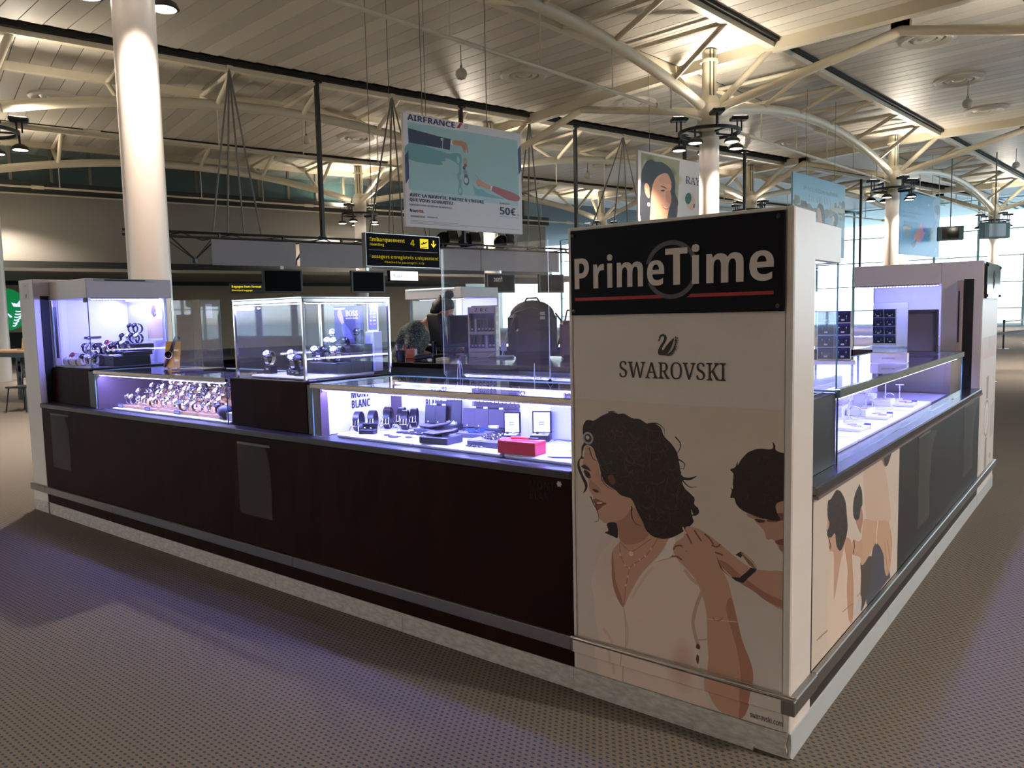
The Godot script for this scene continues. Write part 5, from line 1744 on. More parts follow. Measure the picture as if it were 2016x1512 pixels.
func check_in() -> void:
	var pg := mt("panel_lilac", "8f8d98", 0.5)
	var lab := ["lilac-grey hanging panel over check-in, nearest the big column", "lilac-grey hanging panel over check-in, second from the big column", "lilac-grey hanging panel right of the boarding sign", "long grey hanging panel ending at the sign tower"]
	var sp := [[0.88, 3.49], [3.63, 6.08], [6.2, 10.68], [10.74, 14.6]]
	for i in 4:
		board("fascia_board", lab[i], "board", T(sp[i][0], 0) + V(0.25, 0, 0.06), T(sp[i][1], 0) + V(0.25, 0, 0.06), 3.25, 4.02, null, pg, 0.05, "check-in hanging panels")
	# screens under the panels
	var sc := [[2.37, 3.65, "black switched-off check-in screen left of the glass case top"], [5.37, 6.62, "black check-in screen left of the shuttle sign"], [10.93, 12.28, "black check-in screen with mirrored white lettering added in place of a reflection"], [13.5, 14.8, "black check-in screen nearest the sign tower"]]
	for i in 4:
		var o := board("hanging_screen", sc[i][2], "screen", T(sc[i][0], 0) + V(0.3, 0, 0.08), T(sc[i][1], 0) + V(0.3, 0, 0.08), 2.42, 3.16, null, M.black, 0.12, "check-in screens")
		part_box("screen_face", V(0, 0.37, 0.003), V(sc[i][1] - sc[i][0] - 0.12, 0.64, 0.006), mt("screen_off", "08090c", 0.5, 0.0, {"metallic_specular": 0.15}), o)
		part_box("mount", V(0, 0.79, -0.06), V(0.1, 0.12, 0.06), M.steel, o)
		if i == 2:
			letters("lettering", "fnac", 0.42, 0.2, mt("letter_reflection", "a9b4ba", 0.5), o, Transform3D(Basis(Vector3.UP, PI), V(0.06, 0.42, 0.012)), "sans_bold", 0.004)  # reversed letters built as an object to imitate a reflection in the clear screen
	var yo := board("oversize_sign", "small black sign with yellow writing beside the first screen", "sign", T(1.3, 0) + V(0.4, 0, 0.1), T(2.35, 0) + V(0.4, 0, 0.1), 2.4, 2.7, null, M.black, 0.06)
	on(yo, 1.05, 0.3, "Bagages hors format", 0.05, 0.5, 0.86, 0.3, M.sign_yellow, "sans_bold")
	on(yo, 1.05, 0.3, "Oversized baggage", 0.05, 0.82, 0.6, 0.2, M.sign_yellow, "sans_bold")
	# floodlights standing on the truss
	for q in [[9.75, "floodlight on the truss below the airline poster, left one"], [10.75, "floodlight on the truss below the airline poster, middle one"], [12.4, "floodlight on the truss below the airline poster, right one"]]:
		var o := thing("truss_floodlight", q[1], "floodlight", T(q[0], 4.26), 1.2, "truss floodlights")
		obj("housing", MB.new().box(V(0, 0.32, 0), V(0.42, 0.42, 0.12), 0.02, Transform3D(Basis(Vector3.RIGHT, -0.5), Vector3.ZERO)), M.lamp_black, o)
		obj("reflector", MB.new().lathe([Vector2(0.3, 0.0), Vector2(0.24, 0.14), Vector2(0.1, 0.24), Vector2(0, 0.25)], 18, Transform3D(Basis(Vector3.RIGHT, -1.2), V(-0.45, 0.12, -0.1))), M.lamp_black, o)
		obj("yoke", MB.new().tube([V(-0.24, 0.3, 0), V(-0.24, 0.0, 0), V(0.24, 0.0, 0), V(0.24, 0.3, 0)], 0.02, 5), M.lamp_black, o)
	# things on the grey wall
	var bs := Basis(WALL_D, Vector3.UP, -WALL_N)
	var wl := ["small white box high on the grey wall with a red tag", "small white box on the grey wall left of the black post", "small white box on the grey wall right of the black post"]
	var wx := [V(-34.38, 7.0, -17.59), V(-33.41, 6.9, -20.97), V(-32.65, 6.85, -23.62)]
	for i in 3:
		var o := thing("wall_box", wl[i], "box", wx[i] + V(0.12, -0.15, 0.03), 0, "wall boxes")
		o.basis = bs
		part_box("casing", V(0, 0.15, 0.03), V(0.26, 0.32, 0.14), mt("box_white", "cfcdc4", 0.5), o, 0.02)
		part_box("grille", V(0, 0.15, 0.102), V(0.18, 0.2, 0.006), M.speaker_grey, o)
		if i == 0:
			part_box("red_tag", V(0.36, 0.1, 0.0), V(0.32, 0.18, 0.03), mt("tag_red", "b03027", 0.5), o)
	var jd := thing("media_sign", "white sign with dark lettering on the grey wall below the airline poster", "sign", V(-29.97 + 0.06, 6.0, -32.95), 0)
	jd.basis = bs
	part_box("plate", V(0, 0.2, 0.03), V(1.5, 0.55, 0.05), mt("plate_grey", "a3a59f", 0.5), jd)
	letters("lettering", "JCDecaux", 1.3, 0.3, M.ink_soft, jd, Transform3D(Basis(), V(-0.68, 0.05, 0.056)), "sans_bold", 0.004)

var watch_shapes := {}

# a wristwatch closed into a loop: loop axis along x, dial leaning up and towards +z; base at the lowest point
func make_watch(label: String, group: String, strap: Material, case_m: Material, dial: Material, wide := 0.02) -> Node3D:
	var o := thing("wristwatch", label, "watch", Vector3.ZERO, 0, group)
	if watch_shapes.is_empty():
		var rx := Transform3D(Basis(Vector3.BACK, PI / 2), V(0, 0.034, 0))
		var m := MB.new()
		m.lathe([Vector2(0.034, -0.009), Vector2(0.034, 0.009), Vector2(0.031, 0.009), Vector2(0.031, -0.009), Vector2(0.034, -0.009)], 22, rx)
		watch_shapes["strap"] = m.mesh()
		var k := Transform3D(Basis(Vector3.RIGHT, deg_to_rad(48)), V(0, 0.034, 0) + V(0, sin(deg_to_rad(42)), cos(deg_to_rad(42))) * 0.033)
		watch_shapes["case"] = MB.new().lathe([Vector2(0.0, -0.004), Vector2(0.018, -0.004), Vector2(0.02, 0.001), Vector2(0.019, 0.006), Vector2(0.016, 0.008), Vector2(0.0155, 0.0065)], 20, k).mesh()
		watch_shapes["dial"] = MB.new().lathe([Vector2(0.0158, 0.0062), Vector2(0.0, 0.0064)], 20, k).mesh()
		watch_shapes["hands"] = MB.new().box(V(0.003, 0.0072, 0), V(0.011, 0.0006, 0.0016), 0, k).box(V(0, 0.0074, -0.003), V(0.0016, 0.0006, 0.009), 0, k).mesh()
		watch_shapes["crown"] = MB.new().tube([k * V(0.0195, 0.001, 0), k * V(0.0235, 0.001, 0)], 0.0025, 8).mesh()
		var lk := MB.new()
		for i in 14:
			var a := TAU * (i + 0.5) / 14 + 1.2
			if i < 12:
				lk.box(V(0, 0.034, 0) + V(0, sin(a), cos(a)) * 0.034, V(0.0195, 0.0035, 0.012), 0.0008, Transform3D())
		watch_shapes["links"] = lk.mesh()
	obj("strap", watch_shapes.strap, strap, o)
	var c := obj("case", watch_shapes.case, case_m, o)
	obj("dial", watch_shapes.dial, dial, c)
	obj("hands", watch_shapes.hands, M.letter_white if dial != M.dial_white else M.black, c)
	obj("crown", watch_shapes.crown, case_m, c)
	return o

func goods() -> void:
	mt("steel_bright", "c8c8cf", 0.14, 1.0)
	mt("steel_dark", "3c3c44", 0.25, 1.0)
	mt("leather_black", "16151a", 0.45)
	mt("leather_brown", "3b241a", 0.5)
	mt("rose_gold", "c69a84", 0.2, 1.0)
	mt("dial_white", "d9dae2", 0.3)
	mt("dial_dark", "15161f", 0.2)
	mt("dial_blue", "26357d", 0.25)
	mt("strap_red", "a8242b", 0.5)
	mt("strap_white", "d0d0da", 0.5)
	mt("pine", "c79c62", 0.5)
	mt("box_black", "111116", 0.35)
	mt("box_charcoal", "3a3a42", 0.45)
	mt("leather_grey", "4a4249", 0.55)
	mt("tag_white", "d5d6e0", 0.5)
	mt("red_box", "c01f30", 0.4)
	mt("bead_blue", "2a48c0", 0.25)
	mt("bead_dark", "2a2226", 0.3)
	case_a()
	case_b()
	boss_case()
	left_case()
	right_case()

func lay(o: Node3D, p: Vector3, turn: float, size := 1.0) -> void:
	o.position = p
	o.rotation.y = turn
	o.scale = Vector3.ONE * size

func case_a() -> void:
	var g := "watches in the long front case"
	var w := "in the long front glass case on pine risers"
	var protos := [
		make_watch("silver steel wristwatch with white dial " + w, g, M.steel_bright, M.steel_bright, M.dial_white),
		make_watch("silver steel wristwatch with dark dial " + w, g, M.steel_bright, M.steel_bright, M.dial_dark),
		make_watch("black strap wristwatch with steel case " + w, g, M.leather_black, M.steel_bright, M.dial_dark),
		make_watch("brown leather wristwatch " + w, g, M.leather_brown, M.steel_bright, M.dial_white),
		make_watch("rose gold wristwatch " + w, g, M.rose_gold, M.rose_gold, M.dial_white),
		make_watch("steel wristwatch with blue dial " + w, g, M.steel_bright, M.steel_bright, M.dial_blue),
		make_watch("dark metal wristwatch " + w, g, M.steel_dark, M.steel_dark, M.dial_dark),
	]
	var used := [false, false, false, false, false, false, false]
	var pick := [5, 0, 1, 0, 4, 0, 1, 0, 0, 2, 0, 3, 1, 0, 6, 0, 2, 1, 0, 4, 0, 0, 3]
	var r := RandomNumberGenerator.new()
	r.seed = 31
	var n := 0
	# the tray and stepped risers first
	for q in [[-5.02, -4.36], [-4.355, -3.82], [-3.815, -3.46]]:
		var t := thing("display_tray", "white display tray at the front of the long watch case, %s section" % ["left" if q[0] < -5 else "middle" if q[0] < -4 else "right"], "tray", V((q[0] + q[1]) * 0.5, 0.918, -0.33), 0, "white trays in the long watch case")
		part_box("slab", V(0, 0.009, 0), V(q[1] - q[0], 0.018, 0.5), M.tray, t, 0.006)
	for row in 5:
		var z := -0.15 - row * 0.095
		var y := 0.936
		var x := -4.93 + row * 0.01
		var hgt := 0.022 + row * 0.03
		var xe := -3.5 - 1.55 * (-0.1 - z) - 0.02
		while x < xe:
			var bw := minf(0.26, xe - x)
			if bw > 0.06:
				var bk := thing("wooden_riser", "pine block riser under the watches, row %d from the glass, block %d from the left" % [row + 1, int((x + 5.0) / 0.26) + 1], "riser", V(x + bw * 0.5, y, z), 0, "pine risers of row %d" % (row + 1))
				var hh := hgt * r.randf_range(0.9, 1.1)
				part_box("block", V(0, hh * 0.5, 0), V(bw - 0.006, hh, 0.07), M.pine, bk, 0.003)
				var m := 3 if bw > 0.2 else 1
				for i in m:
					var k: int = pick[n % pick.size()]
					n += 1
					var p := V(x + bw * (i + 0.5) / m + r.randf_range(-0.008, 0.008), y + hh + 0.0005, z + r.randf_range(-0.01, 0.012))
					var o: Node3D = protos[k]
					if used[k]:
						o = copy(protos[k], p, 0.0, protos[k].get_meta("label"), g)
					used[k] = true
					lay(o, p, r.randf_range(-0.25, 0.35), r.randf_range(0.98, 1.2))
			x += 0.26
	# little name tags along the tray
	for i in 3:
		var t := thing("name_tag", "small grey name tag at the tray edge, %s of three" % ["first", "second", "third"][i], "tag", V(-4.93 + i * 0.4, 0.9365, -0.1), 0, "grey name tags")
		part_box("plate", V(0, 0.014, 0), V(0.075, 0.028, 0.006), mt("tag_grey", "6b6d80", 0.4), t, 0.001)
		part_box("print", V(0, 0.014, 0.0035), V(0.055, 0.01, 0.0006), M.tag_white, t)
	var b := thing("baseball_pouch", "dark pouch with striped cuff at the right end of the watch case", "pouch", V(-3.585, 0.9365, -0.13))
	obj("bag", MB.new().ball(V(0, 0.045, 0), V(0.06, 0.046, 0.045), 10, 14), mt("pouch_navy", "2b2d44", 0.5), b)
	for i in 2:
		obj("stripe", MB.new().lathe([Vector2(0.043 - i * 0.006, 0), Vector2(0.041 - i * 0.006, 0.006)], 18, Transform3D(Basis(Vector3.BACK, PI / 2 + 0.2), V(-0.028 - i * 0.014, 0.045, 0))), M.strap_red if i else M.tag_white, b)
	var wb := thing("paper_block", "pale block beside the striped pouch", "block", V(-3.49, 0.9365, -0.14), 0)
	part_box("block", V(0, 0.025, 0), V(0.07, 0.05, 0.09), M.tag_white, wb, 0.003)

func loop_belt(p: Vector3, turn: float, m: Material, label: String, s := 1.0) -> void:
	var o := thing("belt", label, "belt", p, turn, "rolled leather belts")
	o.scale = Vector3.ONE * s
	var k := Transform3D(Basis(Vector3.BACK, PI / 2), V(0, 0.054, 0))
	obj("strap", MB.new().lathe([Vector2(0.054, -0.017), Vector2(0.054, 0.017), Vector2(0.049, 0.017), Vector2(0.049, -0.017), Vector2(0.054, -0.017)], 32, k), m, o)
	var bk := obj("buckle", MB.new().tube([V(-0.016, 0.066, 0.05), V(0.016, 0.066, 0.05), V(0.016, 0.034, 0.062), V(-0.016, 0.034, 0.062)], 0.003, 6, false, true), M.chrome, o)
	obj("pin", MB.new().tube([V(0, 0.066, 0.05), V(0, 0.034, 0.062)], 0.0022, 5), M.chrome, bk)
	obj("easel", MB.new().tube([V(-0.02, 0.036, 0.06), V(-0.03, 0.002, 0.085), V(0.03, 0.002, 0.085), V(0.02, 0.036, 0.06)], 0.003, 5), M.chrome, o)

func case_b() -> void:
	for q in [[-2.45, -1.88, "left"], [-1.87, -1.31, "middle"], [-1.30, -0.905, "right"]]:
		var t := thing("display_slab", "white display slab in the pen and belt case, %s one" % q[2], "slab", V((q[0] + q[1]) * 0.5, 0.9185, -0.29), 0, "white slabs in the pen and belt case")
		part_box("slab", V(0, 0.011, 0), V(q[1] - q[0], 0.022, 0.42), M.tray, t, 0.008)
	var y := 0.941
	var bl := ["first belt from the left wall of the pen case", "second belt from the left wall of the pen case", "third and largest front belt of the pen case", "belt against the rear corner post", "belt right of the rear corner post", "belt with silver buckle in front of the rear trio", "rear belt nearest the wallets"]
	var bp := [[-2.405, -0.2, 0.5], [-2.375, -0.275, 0.55], [-2.33, -0.345, 0.6], [-2.43, -0.44, 0.5], [-2.34, -0.46, 0.55], [-2.22, -0.37, 0.6], [-2.25, -0.47, 0.6]]
	for i in 7:
		loop_belt(V(bp[i][0], y + 0.001, bp[i][1]), bp[i][2], M.leather_brown if i == 3 else M.leather_black, "dark rolled belt, " + bl[i], 0.98)
	# cufflink box and small things in front of the belts
	var o := thing("cufflink_box", "open black cufflink box in front of the belts", "box", V(-2.28, y + 0.0005, -0.155), 0.4)
	part_box("tray", V(0, 0.012, 0), V(0.085, 0.024, 0.05), M.box_black, o, 0.002)
	part_box("lid", V(0, 0.034, -0.024), V(0.085, 0.04, 0.006), M.box_black, o, 0.002)
	for i in 2:
		obj("cufflink", MB.new().ball(V(-0.015 + i * 0.035, 0.03, 0.006), V(0.006, 0.006, 0.006), 6, 8), M.chrome, o)
	var kf := [["oval key fob lying on the left slab", -2.07, -0.14, 0.03], ["small dark key fob beside the oval one", -2.14, -0.16, 0.018], ["round key fob at the slab's right corner", -1.99, -0.17, 0.02]]
	for q in kf:
		o = thing("key_fob", q[0], "key fob", V(q[1], y + 0.001, q[2]), 0.3, "key fobs")
		obj("plate", MB.new().lathe([Vector2(q[3], 0), Vector2(q[3], 0.006), Vector2(0, 0.008)], 18, Transform3D(), 0.6), M.leather_grey, o)
		obj("ring", MB.new().lathe([Vector2(0.009, 0), Vector2(0.009, 0.003), Vector2(0.006, 0.003), Vector2(0.006, 0)], 14, Transform3D(Basis(), V(q[3] + 0.005, 0.001, 0))), M.chrome, o)
	# pens in a row
	for i in 4:
		o = thing("fountain_pen", "black pen lying behind the key fobs, number %d from the left" % (i + 1), "pen", V(-2.10 + i * 0.045, y + 0.0065, -0.275 - i * 0.004), 0.6 + i * 0.05, "black pens")
		obj("barrel", MB.new().tube([V(-0.065, 0, 0), V(-0.055, 0, 0), V(0.02, 0, 0), V(0.06, 0, 0), V(0.068, 0, 0)], [0.003, 0.0055, 0.006, 0.0055, 0.003], 10), M.box_black, o)
		obj("band", MB.new().tube([V(0.0, 0, 0), V(0.008, 0, 0)], 0.0064, 10), M.chrome, o)
	# flat wallet boxes
	var fb := [["flat dark box with a loosely folded wallet, rear one", -1.98, -0.36, 0.2, 0.13, 0.026], ["flat dark box at the front with two tilted wallets", -1.745, -0.15, 0.17, 0.13, 0.034]]
	for i in 2:
		var q: Array = fb[i]
		o = thing("wallet_box", q[0], "box", V(q[1], y + 0.0005, q[2]), 0.12, "flat wallet boxes")
		part_box("base", V(0, q[5] * 0.5, 0), V(q[3], q[5], q[4]), M.box_charcoal, o, 0.003)
		for k in 2:
			var wl := thing("wallet", ["flat black wallet spread on the rear flat box", "slim black wallet under the spread one", "tilted black wallet on the front flat box, left", "tilted black wallet on the front flat box, right"][i * 2 + k], "wallet", V(q[1] - 0.03 + k * 0.06, y + q[5] + 0.004 + k * 0.012, q[2]), 0.25 + k * 0.2, "folded wallets")
			obj("cover", MB.new().box(Vector3.ZERO, V(0.11, 0.006, 0.08), 0.002, Transform3D(Basis(Vector3.BACK, 0.12 * (k * 2 - 1) + 0.05), V(0, 0.006, 0))), M.leather_grey, wl)
			obj("lining", MB.new().box(Vector3.ZERO, V(0.106, 0.004, 0.076), 0.001, Transform3D(Basis(Vector3.BACK, 0.12 * (k * 2 - 1) + 0.05), V(0, 0.0005, 0))), M.box_black, wl)
	# wallet stands
	var st := [["charcoal stand with five upright wallets", -2.05, -0.5], ["grey stand with upright wallets before a document case", -1.76, -0.5]]
	for i in 2:
		o = thing("wallet_stand", st[i][0], "stand", V(st[i][1], y + 0.0005, st[i][2]), 0.1, "wallet stands")
		part_box("base", V(0, 0.014, 0), V(0.22, 0.028, 0.1), M.box_charcoal, o, 0.003)
		part_box("slot_bar", V(0, 0.036, 0.01), V(0.18, 0.016, 0.02), M.tag_white, o, 0.003)
		var lst := [[-0.07, 0.03, 0.07, 0.1], [0.0, 0.035, 0.065, 0.1], [-0.035, -0.01, 0.07, 0.12], [0.04, -0.015, 0.07, 0.13], [0.08, 0.0, 0.06, 0.14]] if i == 0 else [[-0.07, 0.035, 0.075, 0.1], [0.0, 0.03, 0.075, 0.1], [0.075, 0.0, 0.085, 0.095]]
		for k in lst.size():
			var q: Array = lst[k]
			var base := o.transform * V(q[0], 0.029, q[1])
			var wl := thing("upright_wallet", "upright %s wallet, number %d on the %s stand" % ["charcoal" if i == 0 else "grey", k + 1, "left" if i == 0 else "right"], "wallet", base, 0.35 if i == 0 else 0.5, "upright wallets")
			obj("cover", MB.new().box(V(0, q[3] * 0.5, 0), V(q[2], q[3], 0.012), 0.002, Transform3D(Basis(Vector3.RIGHT, -0.16), Vector3.ZERO)), M.leather_black if i == 0 else M.leather_grey, wl)
			obj("price_tag", MB.new().box(V(q[2] * 0.25, q[3] + 0.004, 0.0), V(0.022, 0.012, 0.003), 0, Transform3D(Basis(Vector3.RIGHT, -0.16), Vector3.ZERO)), M.tag_white, wl)
			obj("emblem", MB.new().lathe([Vector2(0.004, 0), Vector2(0, 0.001)], 8, Transform3D(Basis(Vector3.RIGHT, PI / 2 - 0.16), V(-q[2] * 0.2, q[3] * 0.12, 0.0065))), M.tag_white, wl)
	o = thing("document_case", "large grey document case leaning on the rear panel", "case", V(-1.74, y + 0.0005, -0.565), 0.03)
	obj("body", MB.new().box(V(0, 0.12, 0), V(0.3, 0.23, 0.02), 0.01, Transform3D(Basis(Vector3.RIGHT, -0.06), Vector3.ZERO)), M.leather_grey, o)
	obj("flap", MB.new().box(V(0.01, 0.17, 0.014), V(0.27, 0.1, 0.006), 0.004, Transform3D(Basis(Vector3.RIGHT, -0.06), Vector3.ZERO)), mt("leather_plum", "3c3138", 0.55), o)
	# bead bracelets on boxes
	bead_box(V(-1.715, y, -0.375), 0.17, 0.12, 0.022, M.bead_blue, "grey box with blue bead bracelets", 5)
	bead_box(V(-1.475, y, -0.215), 0.19, 0.15, 0.03, M.bead_dark, "grey box with a heap of bead and steel bracelets", 8)
	o = thing("steel_bracelet", "black and steel bracelet lying on the slab edge", "bracelet", V(-1.5, y + 0.005, -0.115), 0.1)
	for i in 7:
		obj("link", MB.new().box(V(-0.04 + i * 0.0135, 0.003, 0), V(0.012, 0.008, 0.014), 0.002), M.box_black if i % 2 else M.chrome, o)
	# red box with red bracelet
	o = thing("red_box", "bright red box near the sign tower", "box", V(-1.228, y + 0.0005, -0.122), 0.06)
	part_box("carton", V(0, 0.029, 0), V(0.2, 0.058, 0.09), M.red_box, o, 0.002)
	part_box("lid_seam", V(0, 0.046, 0), V(0.2012, 0.0015, 0.0912), mt("red_seam", "8d1522", 0.5), o)
	o = thing("red_bracelet", "red cord bracelet with black clasp on the red box", "bracelet", V(-1.228, y + 0.0595, -0.13), 0.06)
	obj("cord", MB.new().tube([V(-0.055, 0.006, 0.01), V(-0.02, 0.007, 0.0), V(0.03, 0.006, -0.006)], 0.006, 8), mt("cord_red", "d8321f", 0.4), o)
	obj("clasp", MB.new().tube([V(0.03, 0.006, -0.006), V(0.06, 0.006, -0.01), V(0.085, 0.008, 0.0)], 0.005, 6), M.box_black, o)
	# presentation boxes standing open
	for q in [["white-lined presentation box standing behind the bracelets", -1.50, -0.4, 0.075, 0.105], ["white-lined ring box with cufflinks near the tower", -1.37, -0.47, 0.085, 0.11]]:
		o = thing("presentation_box", q[0], "box", V(q[1], y + 0.0005, q[2]), 0.45, "presentation boxes")
		part_box("base", V(0, 0.014, 0.03), V(q[3] + 0.01, 0.028, 0.07), M.box_black, o, 0.002)
		part_box("cushion", V(0, 0.03, 0.03), V(q[3] - 0.006, 0.006, 0.056), M.tag_white, o, 0.002)
		part_box("lid", V(0, 0.03 + q[4] * 0.5, -0.008), V(q[3] + 0.01, q[4], 0.012), M.box_black, o, 0.002)
		part_box("lid_lining", V(0, 0.03 + q[4] * 0.5, -0.0005), V(q[3] - 0.004, q[4] - 0.012, 0.004), M.tag_white, o)
		letters("lettering", "MONT\nBLANC", 0.026, 0.016, M.ink_navy, o, Transform3D(Basis(), V(-0.013, 0.026 + q[4] * 0.42, 0.0018)), "sans_bold", 0.0004)
		for k in 2:
			obj("cufflink", MB.new().ball(V(-0.016 + k * 0.032, 0.038, 0.036), V(0.008, 0.006, 0.008), 6, 10), M.box_black if k == 0 else M.chrome, o)
	o = thing("glossy_bag", "pale glossy shopping bag with black edge in the case's rear", "bag", V(-1.24, y - 0.022, -0.545), 0.05)
	obj("body", MB.new().box(V(0, 0.115, 0), V(0.24, 0.2, 0.03), 0.006), mt("bag_pale", "bfc3da", 0.12), o)
	obj("black_edge", MB.new().box(V(0.122, 0.115, 0.0), V(0.006, 0.2, 0.032)), M.box_black, o)
	o = thing("letter_opener", "slim blue-grey letter opener beside the tower", "letter opener", V(-1.0, y + 0.002, -0.12), 0.45)
	obj("blade", MB.new().prism(PackedVector2Array([Vector2(-0.07, 0), Vector2(-0.05, -0.008), Vector2(0.03, -0.009), Vector2(0.06, -0.004), Vector2(0.06, 0.004), Vector2(0.03, 0.009), Vector2(-0.05, 0.008)]), 0, 0.004, Transform3D(Basis(Vector3.RIGHT, -PI / 2), Vector3.ZERO)), mt("blade_blue", "5d6680", 0.3, 0.6), o)
	obj("grip", MB.new().tube([V(0.05, 0.002, 0), V(0.1, 0.003, 0)], 0.004, 6), M.box_black, o)
	o = thing("rose_bracelets", "rose-coloured bead bracelets on a low pale pad", "bracelet", V(-1.02, y + 0.0005, -0.34), 0.1)
	part_box("pad", V(0, 0.008, 0), V(0.16, 0.016, 0.12), M.tray, o, 0.003)
	for i in 3:
		obj("beads", MB.new().tube(circle(0.028, 12, V(-0.04 + i * 0.035, 0.02, 0.0)), 0.004, 6, false, true), M.rose_gold, o)

func circle(r: float, n: int, c: Vector3, tilt := 0.0) -> Array:
	var a := []
	for i in n:
		var t := TAU * i / n
		a.append(c + V(cos(t) * r, sin(t) * r * sin(tilt), sin(t) * r * cos(tilt)))
	return a

func bead_box(p: Vector3, w: float, d: float, h: float, m: Material, label: String, n: int) -> void:
	var o := thing("bracelet_box", label, "box", p + V(0, 0.0005, 0), 0.1, "bracelet boxes")
	part_box("box", V(0, h * 0.5, 0), V(w, h, d), M.box_charcoal, o, 0.004)
	part_box("pad", V(0, h, 0), V(w - 0.012, 0.004, d - 0.012), mt("pad_lilac", "8a86a0", 0.5), o)
	var r := RandomNumberGenerator.new()
	r.seed = n
	for i in n:
		var b := thing("bead_bracelet", "%s bead bracelet heaped on its grey box" % ["blue" if m == M.bead_blue else "dark"], "bracelet", p + V(0, h + 0.0045, 0) + V(r.randf_range(-0.4, 0.4) * w * 0.7, 0.004 * (i % 3), r.randf_range(-0.4, 0.4) * d * 0.6), r.randf() * 3.0, "%s bead bracelets" % ["blue" if m == M.bead_blue else "dark"])
		var mb := MB.new()
		var ms := MB.new()
		for k in 14:
			var t := TAU * k / 14
			(ms if k % 4 == 0 and m != M.bead_blue else mb).ball(V(cos(t) * 0.024, 0.0045, sin(t) * 0.018), V(0.0048, 0.0048, 0.0048), 5, 7)
		obj("beads", mb, m, b)
		if m != M.bead_blue:
			obj("steel_beads", ms, M.chrome, b)

